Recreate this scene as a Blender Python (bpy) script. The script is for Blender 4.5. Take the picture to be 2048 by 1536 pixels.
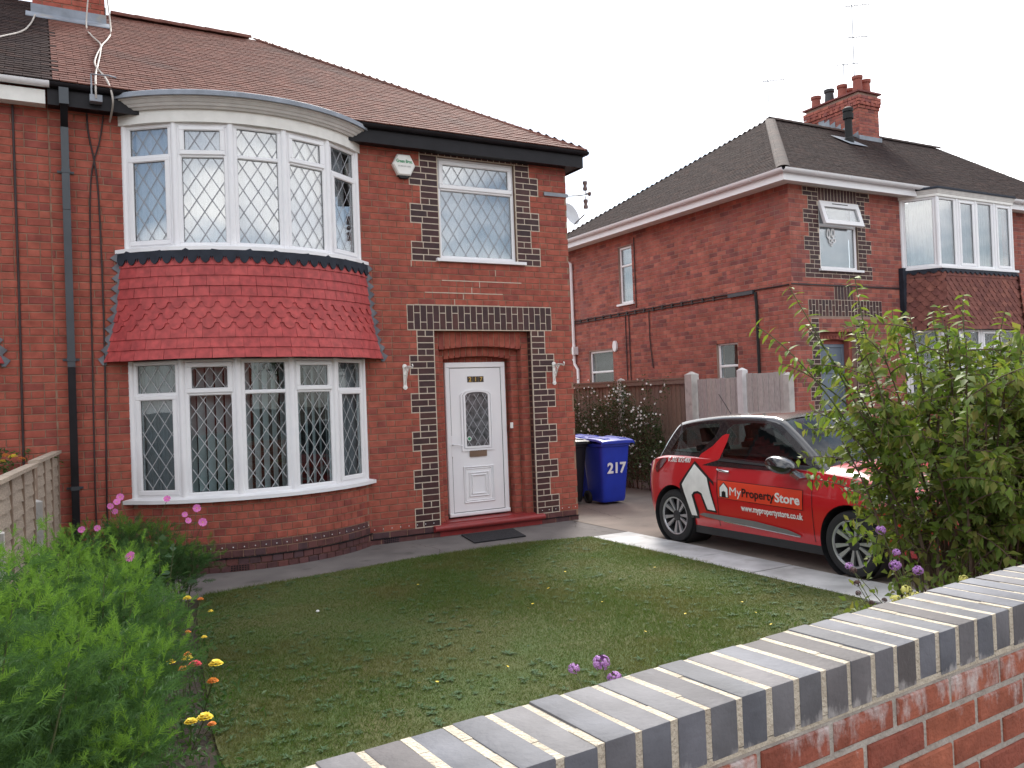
import bpy, bmesh, math, random
import numpy as np
from mathutils import Matrix, Vector
from math import sin, cos, tan, pi, radians, sqrt, atan2, hypot, floor

for _o in list(bpy.data.objects):
    bpy.data.objects.remove(_o)
scene = bpy.context.scene
COL = scene.collection
random.seed(7)
RNG = np.random.default_rng(7)

# ------------------------------------------------------------------ camera
CAM = Vector((0.0, -10.0, 1.8))
YAW, PITCH, ROLL = radians(29.0), radians(0.82), radians(-2.17)
_f = Vector((sin(YAW) * cos(PITCH), cos(YAW) * cos(PITCH), sin(PITCH)))
_r = Vector((cos(YAW), -sin(YAW), 0.0))
_u = _r.cross(_f)
_r2 = _r * cos(ROLL) + _u * sin(ROLL)
_u2 = -_r * sin(ROLL) + _u * cos(ROLL)
cam_data = bpy.data.cameras.new('camera')
cam_data.sensor_width = 36.0
cam_data.lens = 36.0 * 1665.0 / 2048.0
cam_data.clip_start = 0.05
cam_data.clip_end = 2000.0
cam_data.dof.use_dof = False
cam_data.dof.focus_distance = 10.5
cam_data.dof.aperture_fstop = 2.2
cam = bpy.data.objects.new('camera', cam_data)
COL.objects.link(cam)
cam.matrix_world = Matrix(((_r2.x, _u2.x, -_f.x, CAM.x), (_r2.y, _u2.y, -_f.y, CAM.y), (_r2.z, _u2.z, -_f.z, CAM.z), (0, 0, 0, 1)))
scene.camera = cam

# ------------------------------------------------------------------ sky, sun, exposure
SUN_AZ = radians(38.0)      # from +y towards +x: behind the houses, to the right
SUN_EL = radians(40.0)
world = bpy.data.worlds.new('World')
scene.world = world
world.use_nodes = True
wn, wl = world.node_tree.nodes, world.node_tree.links
wn.clear()
w_out = wn.new('ShaderNodeOutputWorld')
w_bg = wn.new('ShaderNodeBackground')
w_sky = wn.new('ShaderNodeTexSky')
w_sky.sky_type = 'NISHITA'
w_sky.sun_disc = False
w_sky.sun_elevation = SUN_EL
w_sky.sun_rotation = SUN_AZ
w_sky.air_density = 1.0
w_sky.dust_density = 0.6
w_tc = wn.new('ShaderNodeTexCoord')
w_map = wn.new('ShaderNodeMapping')
w_map.inputs['Location'].default_value = (9.1, 4.4, 1.2)
w_map.inputs['Scale'].default_value = (1.0, 1.0, 2.2)
w_noise = wn.new('ShaderNodeTexNoise')
w_noise.inputs['Scale'].default_value = 2.3
w_noise.inputs['Detail'].default_value = 7.0
w_noise.inputs['Roughness'].default_value = 0.55
w_ramp = wn.new('ShaderNodeValToRGB')
w_ramp.color_ramp.elements[0].position = 0.42
w_ramp.color_ramp.elements[1].position = 0.57
w_ramp.color_ramp.elements[0].color = (0.10, 0.10, 0.10, 1)
w_ramp.color_ramp.elements[1].color = (1, 1, 1, 1)
w_cl = wn.new('ShaderNodeTexNoise')
w_cl.inputs['Scale'].default_value = 4.0
w_cl.inputs['Detail'].default_value = 5.0
w_clr = wn.new('ShaderNodeValToRGB')
w_clr.color_ramp.elements[0].position = 0.3
w_clr.color_ramp.elements[1].position = 0.7
w_clr.color_ramp.elements[0].color = (10.5, 10.7, 11.4, 1)
w_clr.color_ramp.elements[1].color = (15.5, 15.2, 14.8, 1)
w_mix = wn.new('ShaderNodeMix')
w_mix.data_type = 'RGBA'
wl.new(w_tc.outputs['Generated'], w_map.inputs['Vector'])
wl.new(w_map.outputs['Vector'], w_noise.inputs['Vector'])
wl.new(w_map.outputs['Vector'], w_cl.inputs['Vector'])
wl.new(w_noise.outputs['Fac'], w_ramp.inputs['Fac'])
wl.new(w_cl.outputs['Fac'], w_clr.inputs['Fac'])
wl.new(w_ramp.outputs['Color'], w_mix.inputs['Factor'])
wl.new(w_sky.outputs['Color'], w_mix.inputs['A'])
wl.new(w_clr.outputs['Color'], w_mix.inputs['B'])
wl.new(w_mix.outputs['Result'], w_bg.inputs['Color'])
w_bg.inputs['Strength'].default_value = 0.075
wl.new(w_bg.outputs['Background'], w_out.inputs['Surface'])

sun_data = bpy.data.lights.new('sun', 'SUN')
sun_data.energy = 2.3
sun_data.angle = radians(18.0)
sun_data.color = (1.0, 0.95, 0.88)
sun = bpy.data.objects.new('sun', sun_data)
COL.objects.link(sun)
_sd = Vector((sin(SUN_AZ) * cos(SUN_EL), cos(SUN_AZ) * cos(SUN_EL), sin(SUN_EL)))
sun.rotation_euler = _sd.to_track_quat('Z', 'Y').to_euler()
sun.location = (20, 20, 30)

vs = scene.view_settings
vs.view_transform = 'Standard'
vs.look = 'None'
vs.exposure = 1.27
vs.gamma = 1.0
vs.use_curve_mapping = False
scene.render.engine = 'CYCLES'
scene.cycles.max_bounces = 8
scene.cycles.transparent_max_bounces = 16

# ------------------------------------------------------------------ materials
def _n(nt, t):
    return nt.nodes.new(t)

def principled(name):
    m = bpy.data.materials.new(name)
    m.use_nodes = True
    nt = m.node_tree
    return m, nt, nt.nodes['Principled BSDF']

def rnd_value(nt):
    """0..1, different for every object and for every loose piece of a mesh"""
    oi, ge = _n(nt, 'ShaderNodeObjectInfo'), _n(nt, 'ShaderNodeNewGeometry')
    ad, fr = _n(nt, 'ShaderNodeMath'), _n(nt, 'ShaderNodeMath')
    ad.operation, fr.operation = 'ADD', 'FRACT'
    nt.links.new(oi.outputs['Random'], ad.inputs[0])
    nt.links.new(ge.outputs['Random Per Island'], ad.inputs[1])
    nt.links.new(ad.outputs[0], fr.inputs[0])
    return fr.outputs[0]

def ramp(nt, stops, interp='LINEAR'):
    r = _n(nt, 'ShaderNodeValToRGB')
    cr = r.color_ramp
    cr.interpolation = interp
    while len(cr.elements) < len(stops):
        cr.elements.new(0.5)
    for e, (p, c) in zip(cr.elements, stops):
        e.position = p
        e.color = (*c, 1)
    return r

def MAT(name, c1, c2=None, rough=0.6, scale=6.0, bump=0.0, bscale=80.0, metallic=0.0, spec=0.5, rnd=None,
        stain=None, coat=0.0, detail=6.0, stretch=None):
    """c1/c2 mixed by noise; rnd: list of colours picked per piece (multiplied by the noise mix);
    stain=(colour, scale, threshold): blotches of their own"""
    m, nt, b = principled(name)
    L = nt.links
    ge = _n(nt, 'ShaderNodeNewGeometry')
    pos = ge.outputs['Position']
    if stretch:
        mp = _n(nt, 'ShaderNodeMapping')
        mp.inputs['Scale'].default_value = stretch
        L.new(pos, mp.inputs['Vector'])
        pos = mp.outputs['Vector']
    no = _n(nt, 'ShaderNodeTexNoise')
    no.inputs['Scale'].default_value = scale
    no.inputs['Detail'].default_value = detail
    L.new(pos, no.inputs['Vector'])
    c2 = c2 or tuple(x * 0.82 for x in c1)
    if rnd:
        n = len(rnd)
        rr = ramp(nt, [((i + 0.5) / n, c) for i, c in enumerate(rnd)])
        L.new(rnd_value(nt), rr.inputs['Fac'])
        gr = ramp(nt, [(0.32, (0.72, 0.72, 0.72)), (0.68, (1.18, 1.18, 1.18))])
        L.new(no.outputs['Fac'], gr.inputs['Fac'])
        mx = _n(nt, 'ShaderNodeMix')
        mx.data_type = 'RGBA'
        mx.blend_type = 'MULTIPLY'
        mx.inputs['Factor'].default_value = 1.0
        L.new(rr.outputs['Color'], mx.inputs['A'])
        L.new(gr.outputs['Color'], mx.inputs['B'])
        col = mx.outputs['Result']
    else:
        gr = ramp(nt, [(0.33, c2), (0.67, c1)])
        L.new(no.outputs['Fac'], gr.inputs['Fac'])
        col = gr.outputs['Color']
    if stain:
        sc_, ss, th = stain
        n2 = _n(nt, 'ShaderNodeTexNoise')
        n2.inputs['Scale'].default_value = ss
        n2.inputs['Detail'].default_value = 8.0
        L.new(ge.outputs['Position'], n2.inputs['Vector'])
        r2 = ramp(nt, [(th, (0, 0, 0)), (min(th + 0.14, 0.99), (1, 1, 1))])
        L.new(n2.outputs['Fac'], r2.inputs['Fac'])
        m2 = _n(nt, 'ShaderNodeMix')
        m2.data_type = 'RGBA'
        L.new(r2.outputs['Color'], m2.inputs['Factor'])
        L.new(col, m2.inputs['A'])
        m2.inputs['B'].default_value = (*sc_, 1)
        col = m2.outputs['Result']
    L.new(col, b.inputs['Base Color'])
    b.inputs['Roughness'].default_value = rough
    b.inputs['Metallic'].default_value = metallic
    b.inputs['Specular IOR Level'].default_value = spec
    b.inputs['Coat Weight'].default_value = coat
    b.inputs['Coat Roughness'].default_value = 0.04
    if bump:
        nb = _n(nt, 'ShaderNodeTexNoise')
        nb.inputs['Scale'].default_value = bscale
        nb.inputs['Detail'].default_value = 4.0
        L.new(ge.outputs['Position'], nb.inputs['Vector'])
        bp = _n(nt, 'ShaderNodeBump')
        bp.inputs['Strength'].default_value = bump
        bp.inputs['Distance'].default_value = 0.01
        L.new(nb.outputs['Fac'], bp.inputs['Height'])
        L.new(bp.outputs['Normal'], b.inputs['Normal'])
    return m

def GLASS(name, tint, f0=.08, rough=0.0, clear=0.93, wob=0.0):
    """thin window glass: clear sheet, each of its two faces reflecting f0 head-on and more at a slant"""
    m = bpy.data.materials.new(name)
    m.use_nodes = True
    nt = m.node_tree
    nt.nodes.clear()
    out = _n(nt, 'ShaderNodeOutputMaterial')
    tr, gl, mx = _n(nt, 'ShaderNodeBsdfTransparent'), _n(nt, 'ShaderNodeBsdfGlossy'), _n(nt, 'ShaderNodeMixShader')
    lw, pw, ma = _n(nt, 'ShaderNodeLayerWeight'), _n(nt, 'ShaderNodeMath'), _n(nt, 'ShaderNodeMath')
    lw.inputs['Blend'].default_value = 0.5
    pw.operation = 'POWER'
    pw.inputs[1].default_value = 5.0
    ma.operation = 'MULTIPLY_ADD'
    ma.inputs[1].default_value = 1.0 - f0
    ma.inputs[2].default_value = f0
    nt.links.new(lw.outputs['Facing'], pw.inputs[0])
    nt.links.new(pw.outputs[0], ma.inputs[0])
    tr.inputs['Color'].default_value = (*[t * clear for t in tint], 1)
    gl.inputs['Roughness'].default_value = rough
    if wob:
        ge = _n(nt, 'ShaderNodeNewGeometry')
        nb = _n(nt, 'ShaderNodeTexNoise')
        nb.inputs['Scale'].default_value = 3.0
        bp = _n(nt, 'ShaderNodeBump')
        bp.inputs['Strength'].default_value = wob
        bp.inputs['Distance'].default_value = 0.02
        nt.links.new(ge.outputs['Position'], nb.inputs['Vector'])
        nt.links.new(nb.outputs['Fac'], bp.inputs['Height'])
        nt.links.new(bp.outputs['Normal'], gl.inputs['Normal'])
    nt.links.new(ma.outputs[0], mx.inputs['Fac'])
    nt.links.new(tr.outputs['BSDF'], mx.inputs[1])
    nt.links.new(gl.outputs['BSDF'], mx.inputs[2])
    nt.links.new(mx.outputs['Shader'], out.inputs['Surface'])
    return m

m_brick = MAT('red_brick', (.3, .05, .03), rough=.85, scale=9, bump=.5, bscale=120, spec=.25,
              rnd=[(.36, .097, .066), (.335, .087, .061), (.38, .108, .073), (.315, .080, .059), (.35, .093, .064), (.255, .068, .056), (.37, .104, .072)],
              stain=((.25, .064, .049), 2.1, .64))
m_brick_n = MAT('neighbour_brick', (.3, .05, .03), rough=.88, scale=5, bump=.4, bscale=120, spec=.2,
                rnd=[(.38, .125, .092), (.33, .102, .080), (.41, .145, .108), (.29, .092, .078), (.36, .115, .088), (.22, .080, .074)],
                stain=((.25, .105, .095), 1.3, .60))
m_mortar = MAT('brown_mortar', (.30, .19, .13), (.20, .11, .075), rough=.95, scale=5, bump=.4)
m_mortar_n = MAT('neighbour_mortar', (.36, .25, .20), (.28, .17, .14), rough=.95, scale=4)
m_cream = MAT('cream_pointing', (.58, .50, .41), (.48, .40, .31), rough=.95, scale=12, bump=.4)
m_dark = MAT('dark_brick', (.06, .02, .02), rough=.6, scale=11, bump=.4, bscale=110, spec=.4,
             rnd=[(.046, .019, .020), (.062, .022, .021), (.038, .018, .021), (.085, .030, .024), (.050, .021, .023), (.055, .018, .018)])
m_plinth = MAT('plinth_brick', (.1, .04, .04), rough=.75, scale=8, bump=.4, spec=.3,
               rnd=[(.115, .048, .046), (.09, .042, .043), (.14, .052, .046), (.085, .045, .05)])
m_tile = MAT('roof_tile', (.24, .1, .085), rough=.85, scale=7, bump=.5, bscale=90, spec=.25,
             rnd=[(.165, .071, .053), (.153, .064, .048), (.172, .077, .058), (.160, .067, .051), (.145, .060, .046), (.168, .073, .055)],
             stain=((.115, .062, .052), 1.2, .56))
m_tile_dark = MAT('weathered_roof_tile', (.1, .08, .07), rough=.95, scale=6, bump=.5, bscale=90, spec=.06,
                  rnd=[(.046, .034, .033), (.054, .038, .035), (.039, .029, .029), (.062, .040, .036), (.049, .036, .034)],
                  stain=((.080, .074, .044), 2.4, .68))
m_hip = MAT('hip_tile', (.1, .08, .07), rough=.9, scale=6, bump=.5,
            rnd=[(.058, .036, .030), (.044, .031, .028), (.068, .040, .032), (.050, .036, .031)])
m_paint_red = MAT('red_masonry_paint', (.40, .058, .062), (.35, .046, .050), rough=.55, scale=14, spec=.35, bump=.12,
                  rnd=[(.385, .056, .056), (.43, .066, .064), (.405, .060, .059), (.45, .074, .070), (.395, .058, .058)], stain=((.34, .050, .050), 3.0, .62))
m_scale = MAT('fishscale_tile', (.2, .07, .05), rough=.85, scale=9, bump=.4, spec=.2,
              rnd=[(.22, .088, .070), (.185, .072, .060), (.245, .10, .076), (.165, .066, .058), (.20, .08, .066)])
m_upvc = MAT('white_upvc', (.80, .80, .81), (.77, .77, .79), rough=.32, scale=5, spec=.5)
m_white = MAT('white_paint', (.78, .77, .73), (.70, .69, .65), rough=.5, scale=9, bump=.1)
m_cornice = MAT('weathered_white_paint', (.62, .60, .57), (.52, .50, .48), rough=.6, scale=7, bump=.15)
m_lead = MAT('lead_sheet', (.26, .29, .34), (.17, .19, .22), rough=.55, scale=5, bump=.25, bscale=30, stain=((.30, .28, .24), 3, .6))
m_leaddark = MAT('dark_lead', (.030, .036, .050), (.020, .023, .032), rough=.7, spec=.2, scale=7, bump=.25)
m_flash = MAT('grey_flashing', (.17, .18, .20), (.09, .095, .11), rough=.7, scale=9, bump=.4)
m_black = MAT('black_gloss_paint', (.014, .013, .016), (.009, .008, .010), rough=.45, scale=6, spec=.22)
m_charcoal = MAT('charcoal_downpipe', (.055, .065, .075), (.042, .05, .058), rough=.42, scale=4)
m_cable = MAT('dark_cable', (.035, .02, .02), rough=.6)
m_cable_w = MAT('pale_cable', (.42, .38, .34), rough=.6)
m_came = MAT('lead_came', (.33, .34, .36), (.25, .26, .28), rough=.45, metallic=.3)
m_came2 = MAT('white_grille', (.40, .41, .42), (.33, .34, .35), rough=.5)
m_glass = GLASS('window_glass', (.95, .98, .99), .24, wob=.012)
m_glass_low = GLASS('lower_window_glass', (.90, .95, .96), .045, wob=.012)
m_glass_n = GLASS('neighbour_glass', (.94, .97, .98), .24, wob=.012)
m_curtain = MAT('white_net_curtain', (.72, .72, .74), (.62, .62, .66), rough=.9, scale=4)
m_blind = MAT('grey_green_blind', (.42, .46, .46), (.34, .375, .38), rough=.8)
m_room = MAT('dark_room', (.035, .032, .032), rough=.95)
m_step = MAT('red_step_paint', (.30, .035, .035), (.22, .03, .03), rough=.4, scale=6, bump=.2, stain=((.38, .22, .2), 7, .68))
m_gold = MAT('gold_numeral', (.62, .42, .12), rough=.35, metallic=.7)
m_plate = MAT('dark_number_plate', (.05, .035, .02), rough=.4)
m_brass = MAT('bronze_letter_plate', (.24, .17, .12), rough=.4, metallic=.5)
m_silver = MAT('chrome', (.75, .76, .78), rough=.15, metallic=1.0)
m_galv = MAT('galvanised_steel', (.26, .28, .31), (.18, .19, .21), rough=.5, metallic=.6)
m_rust = MAT('brown_insulator', (.16, .10, .09), rough=.5)
m_rubber = MAT('black_rubber', (.016, .016, .017), (.012, .012, .012), rough=.8, bump=.3)
m_green_ink = MAT('green_lettering', (.02, .28, .12), rough=.5)
m_grey_ink = MAT('grey_lettering', (.35, .36, .36), rough=.5)
m_white_ink = MAT('white_lettering', (.80, .80, .80), rough=.5)

# ------------------------------------------------------------------ objects and meshes
WM = {}
I4 = Matrix.Identity(4)

def _link(o, parent, M=None):
    COL.objects.link(o)
    M = M or I4
    o.matrix_basis = M
    WM[o] = M
    if parent is not None:
        o.parent = parent
        o.matrix_parent_inverse = WM[parent].inverted()
    return o

def thing(name, label, cat, loc=(0, 0, 0), group=None):
    o = bpy.data.objects.new(name, None)
    o.empty_display_size = 0.2
    _link(o, None, Matrix.Translation(loc))
    return tag(o, label, cat, group)

def tag(o, label, cat=None, group=None, kind=None):
    if label:
        o['label'] = label
    if cat:
        o['category'] = cat
    if group:
        o['group'] = group
    if kind:
        o['kind'] = kind
    return o

def struct(o):
    o['kind'] = 'structure'
    return o

def smooth(me, ang=40):
    me.polygons.foreach_set('use_smooth', [True] * len(me.polygons))
    try:
        me.set_sharp_from_angle(angle=radians(ang))
    except Exception:
        pass

class MB:
    """collects faces, then becomes one mesh object"""
    def __init__(s):
        s.v, s.f, s.mi = [], [], []

    def add(s, verts, faces, mi=0):
        o = len(s.v)
        s.v += [tuple(p) for p in verts]
        s.f += [tuple(i + o for i in f) for f in faces]
        s.mi += [mi] * len(faces)
        return s

    def box(s, x0, x1, y0, y1, z0, z1, mi=0):
        v = [(x, y, z) for z in (z0, z1) for y in (y0, y1) for x in (x0, x1)]
        return s.add(v, [(0, 2, 3, 1), (4, 5, 7, 6), (0, 1, 5, 4), (2, 6, 7, 3), (0, 4, 6, 2), (1, 3, 7, 5)], mi)

    def obox(s, O, U, N, u0, u1, z0, z1, w0, w1, mi=0):
        """box in a frame: U along, N outwards, z up"""
        v = []
        for w in (w0, w1):
            for z in (z0, z1):
                for u in (u0, u1):
                    v.append((O[0] + U[0] * u + N[0] * w, O[1] + U[1] * u + N[1] * w, O[2] + z))
        fs = [(0, 2, 3, 1), (4, 5, 7, 6), (0, 1, 5, 4), (2, 6, 7, 3), (0, 4, 6, 2), (1, 3, 7, 5)]
        if U[0] * N[1] - U[1] * N[0] < 0:
            fs = [f[::-1] for f in fs]
        fs = [f[::-1] for f in fs]
        return s.add(v, fs, mi)

    def prism(s, poly, fn, w0, w1, mi=0):
        """poly: list of (a,b) ccw seen from +w; fn(a,b,w)->xyz"""
        n = len(poly)
        v = [fn(a, b, w0) for a, b in poly] + [fn(a, b, w1) for a, b in poly]
        f = [tuple(range(n, 2 * n)), tuple(range(n - 1, -1, -1))]
        f += [(i, (i + 1) % n, n + (i + 1) % n, n + i) for i in range(n)]
        return s.add(v, f, mi)

    def tube(s, path, r, n=8, mi=0, cap=True):
        path = [Vector(p) for p in path]
        rs = r if hasattr(r, '__len__') else [r] * len(path)
        t0 = (path[1] - path[0]).normalized()
        a = t0.orthogonal().normalized()
        o = len(s.v)
        for i, p in enumerate(path):
            t = (path[min(i + 1, len(path) - 1)] - path[max(i - 1, 0)]).normalized()
            a = (a - t * a.dot(t))
            a = a.normalized() if a.length > 1e-6 else t.orthogonal().normalized()
            b = t.cross(a)
            for k in range(n):
                q = 2 * pi * k / n
                s.v.append(tuple(p + (a * cos(q) + b * sin(q)) * rs[i]))
        m = len(path)
        for i in range(m - 1):
            for k in range(n):
                k2 = (k + 1) % n
                s.f.append((o + i * n + k, o + i * n + k2, o + (i + 1) * n + k2, o + (i + 1) * n + k))
                s.mi.append(mi)
        if cap:
            s.f.append(tuple(o + k for k in range(n - 1, -1, -1)))
            s.f.append(tuple(o + (m - 1) * n + k for k in range(n)))
            s.mi += [mi, mi]
        return s

    def lathe(s, prof, M, n=24, mi=0, closed=False, cap=False):
        """prof: (r,h) pairs turned about local z, then placed by M"""
        o = len(s.v)
        for r, h in prof:
            for k in range(n):
                q = 2 * pi * k / n
                s.v.append(tuple(M @ Vector((r * cos(q), r * sin(q), h))))
        m = len(prof)
        for i in range(m - 1 + (1 if closed else 0)):
            j = (i + 1) % m
            for k in range(n):
                k2 = (k + 1) % n
                s.f.append((o + i * n + k, o + i * n + k2, o + j * n + k2, o + j * n + k))
                s.mi.append(mi)
        if cap:
            if prof[0][0] > 1e-5:
                s.f.append(tuple(o + k for k in range(n - 1, -1, -1)))
                s.mi.append(mi)
            if prof[-1][0] > 1e-5:
                s.f.append(tuple(o + (m - 1) * n + k for k in range(n)))
                s.mi.append(mi)
        return s

    def sweep(s, prof, path_fn, ts, mi=0, closed=True, cap=True):
        """prof: list of (out, up); path_fn(t)->(base xyz, out vector xy)"""
        o = len(s.v)
        k = len(prof)
        for t in ts:
            b, nn = path_fn(t)
            for a, z in prof:
                s.v.append((b[0] + nn[0] * a, b[1] + nn[1] * a, b[2] + z))
        m = len(ts)
        for i in range(m - 1):
            for j in range(k if closed else k - 1):
                j2 = (j + 1) % k
                s.f.append((o + i * k + j, o + (i + 1) * k + j, o + (i + 1) * k + j2, o + i * k + j2))
                s.mi.append(mi)
        if closed and cap:
            s.f.append(tuple(o + j for j in range(k)))
            s.f.append(tuple(o + (m - 1) * k + j for j in range(k - 1, -1, -1)))
            s.mi += [mi, mi]
        return s

    def mesh(s, name):
        me = bpy.data.meshes.new(name)
        me.from_pydata(s.v, [], s.f)
        return me

    def build(s, name, mat, parent=None, M=None, sm=None, fix=False):
        me = s.mesh(name)
        mats = mat if isinstance(mat, (list, tuple)) else [mat]
        for m in mats:
            me.materials.append(m)
        if len(mats) > 1:
            me.polygons.foreach_set('material_index', s.mi)
        if fix:
            bm = bmesh.new()
            bm.from_mesh(me)
            bmesh.ops.recalc_face_normals(bm, faces=bm.faces)
            bm.to_mesh(me)
            bm.free()
        if sm:
            smooth(me, sm)
        o = bpy.data.objects.new(name, me)
        return _link(o, parent, M)

class Pieces:
    """alike pieces: the ones that show largest become objects of their own, the rest one joined 'stuff' part"""
    def __init__(s, name, mat, parent, limit=300, rest=None):
        s.name, s.mat, s.parent, s.limit, s.rest = name, mat, parent, limit, rest or name + '_mass'
        s.tpl, s.items = {}, []

    def put(s, key, make, M, size):
        if key not in s.tpl:
            s.tpl[key] = make()
        c = M.translation
        s.items.append((-size / ((c - CAM).length_squared), key, M))

    def done(s):
        s.items.sort(key=lambda t: t[0])
        meshes = {}
        for _, key, M in s.items[:s.limit]:
            if key not in meshes:
                v, f = s.tpl[key]
                me = bpy.data.meshes.new(s.name)
                me.from_pydata(v, [], f)
                me.materials.append(s.mat)
                meshes[key] = me
            _link(bpy.data.objects.new(s.name, meshes[key]), s.parent, M)
        rest = s.items[s.limit:]
        if rest:
            mb = MB()
            for _, key, M in rest:
                v, f = s.tpl[key]
                mb.add([M @ Vector(p) for p in v], f)
            o = mb.build(s.rest, s.mat, s.parent)
            o['kind'] = 'stuff'

def frame_matrix(O, U, N, W=(0, 0, 1)):
    """local x=U, y=-N (into the wall), z=W"""
    U, N, W = Vector(U), Vector(N), Vector(W)
    return Matrix(((U.x, -N.x, W.x, O[0]), (U.y, -N.y, W.y, O[1]), (U.z, -N.z, W.z, O[2]), (0, 0, 0, 1)))

def brick_tpl(l, h, d=.03, c=.004):
    """brick lying along x, front at y=0, going back to y=d; origin at the centre of the front face"""
    a, b = l / 2, h / 2
    v = []
    for (y, i) in ((d, 0), (c, 0), (0, c)):
        v += [(-a + i, y, -b + i), (a - i, y, -b + i), (a - i, y, b - i), (-a + i, y, b - i)]
    f = [(8, 9, 10, 11)]
    for k in range(4):
        k2 = (k + 1) % 4
        f += [(k, k2, 4 + k2, 4 + k), (4 + k, 4 + k2, 8 + k2, 8 + k)]
    return v, f

def spans(x0, x1, holes):
    segs = [(x0, x1)]
    for a, b in holes:
        out = []
        for p, q in segs:
            if b <= p or a >= q:
                out.append((p, q))
            else:
                if a > p:
                    out.append((p, a))
                if b < q:
                    out.append((b, q))
        segs = out
    return segs

def lay_course(P, O, U, N, segs, z, ch, bl, off, joint=.010, jig=.0012, header=.0):
    for (a, b) in segs:
        k = floor((a - off) / bl)
        x = off + k * bl
        while x < b - 1e-4:
            x2 = x + bl
            cuts = [x, x2]
            if header and random.random() < header:
                cuts = [x, x + bl / 2, x2]
            for p, q in zip(cuts[:-1], cuts[1:]):
                p2, q2 = max(p, a), min(q, b)
                l = q2 - p2 - joint
                if l > .025:
                    l = round(l / .005) * .005
                    h = ch - joint
                    c = (p2 + q2) / 2
                    w = random.uniform(-jig, jig)
                    M = frame_matrix((O[0] + U[0] * c + N[0] * w, O[1] + U[1] * c + N[1] * w, O[2] + z), U, N)
                    P.put((round(l, 3), round(h, 4)), lambda l=l, h=h: brick_tpl(l, h), M, l)
            x = x2

def rects_minus(x0, x1, z0, z1, holes):
    xs = sorted({x0, x1, *[min(max(h[0], x0), x1) for h in holes], *[min(max(h[1], x0), x1) for h in holes]})
    zs = sorted({z0, z1, *[min(max(h[2], z0), z1) for h in holes], *[min(max(h[3], z0), z1) for h in holes]})
    out = []
    for a, b in zip(xs[:-1], xs[1:]):
        run = None
        for c, d in zip(zs[:-1], zs[1:]):
            mx, mz = (a + b) / 2, (c + d) / 2
            inside = any(h[0] < mx < h[1] and h[2] < mz < h[3] for h in holes)
            if inside:
                if run:
                    out.append(run)
                run = None
            else:
                run = (a, b, run[2], d) if run else (a, b, c, d)
        if run:
            out.append(run)
    return out

def text_mesh(body, size, extrude=.001, bold=0.0, align='LEFT', shear=0.0):
    cu = bpy.data.curves.new('lettering', 'FONT')
    cu.body = body
    cu.size = size
    cu.extrude = extrude
    cu.offset = bold
    cu.align_x = align
    cu.shear = shear
    cu.resolution_u = 3
    o = bpy.data.objects.new('lettering', cu)
    COL.objects.link(o)
    dg = bpy.context.evaluated_depsgraph_get()
    me = bpy.data.meshes.new_from_object(o.evaluated_get(dg))
    bpy.data.objects.remove(o)
    bpy.data.curves.remove(cu)
    return me

def put_text(body, size, mat, parent, M, bold=0.0, align='LEFT', width=None, name='lettering', fn=None, extrude=.001):
    me = text_mesh(body, size, extrude, bold, align)
    me.materials.clear()
    me.materials.append(mat)
    xs = [v.co.x for v in me.vertices]
    if width:
        k = width / (max(xs) - min(xs))
        x0 = min(xs) if align == 'LEFT' else 0
        for v in me.vertices:
            v.co.x = (v.co.x - x0) * k
    if fn:
        for v in me.vertices:
            v.co = fn(v.co)
        return _link(bpy.data.objects.new(name, me), parent)
    return _link(bpy.data.objects.new(name, me), parent, M)
# ------------------------------------------------------------------ ground
def flat(name, poly, z, mat, kind='structure', th=None):
    mb = MB()
    if th is None:
        mb.add([(x, y, z) for x, y in poly], [tuple(range(len(poly)))])
    else:
        mb.prism(poly, lambda a, b, w: (a, b, w), z - th, z)
    o = mb.build(name, mat)
    if kind:
        o['kind'] = kind
    return o

m_earth = MAT('rough_ground', (.10, .085, .065), (.07, .06, .045), rough=1, scale=2, bump=.4)
m_soil = MAT('dark_soil', (.055, .040, .030), (.030, .022, .017), rough=1, scale=14, bump=1.0, bscale=45)
m_turf = MAT('turf', (.064, .098, .026), (.095, .095, .034), rough=1, scale=1.6, bump=.6, bscale=60)
m_conc = MAT('grey_concrete', (.165, .148, .140), (.115, .104, .10), rough=.92, scale=2.2, bump=.5, bscale=70, stain=((.075, .068, .062), 3.1, .60))
m_drive = MAT('brown_concrete', (.225, .182, .154), (.16, .132, .113), rough=.92, scale=1.6, bump=.6, bscale=90, stain=((.085, .072, .064), 2.3, .62))
m_slab = MAT('pale_paving_slab', (.50, .50, .50), (.40, .40, .41), rough=.85, scale=2.5, bump=.3, stain=((.34, .33, .32), 4, .58),
             rnd=[(.47, .47, .48), (.52, .52, .52), (.44, .445, .45)])
m_tarmac = MAT('tarmac', (.055, .055, .058), (.042, .042, .045), rough=.95, scale=3, bump=.5)
m_flag = MAT('grey_flagstone', (.26, .255, .25), (.20, .20, .195), rough=.9, scale=2, bump=.3)

flat('ground', [(-400, -400), (400, -400), (400, 400), (-400, 400)], -.06, m_earth)
flat('road', [(-60, -19.5), (60, -11.2), (60, -17.5), (-60, -25.8)], -.03, m_tarmac)
flat('pavement', [(-40, -12.2), (-40, -15.4), (40, -9.8), (40, -6.6)], -.01, m_flag)
flat('concrete_path', [(-.02, -1.75), (1.6, -1.62), (3.6, -1.3), (6.42, -1.40), (6.42, .5), (-.02, .5)], 0.0, m_conc)
flat('driveway', [(6.42, -8.3), (9.55, -8.1), (9.55, 14), (6.42, 14)], .004, m_drive)
flat('neighbour_driveway', [(9.6, -8.1), (22, -7.2), (22, .7), (11.8, .7), (11.8, 14), (9.6, 14)], -.004, m_conc)
flat('flower_bed', [(-.85, -8.75), (.62, -8.64), (.74, -5.3), (.94, -3.4), (1.24, -1.6), (-.02, -1.68)], -.004, m_soil)
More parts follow.
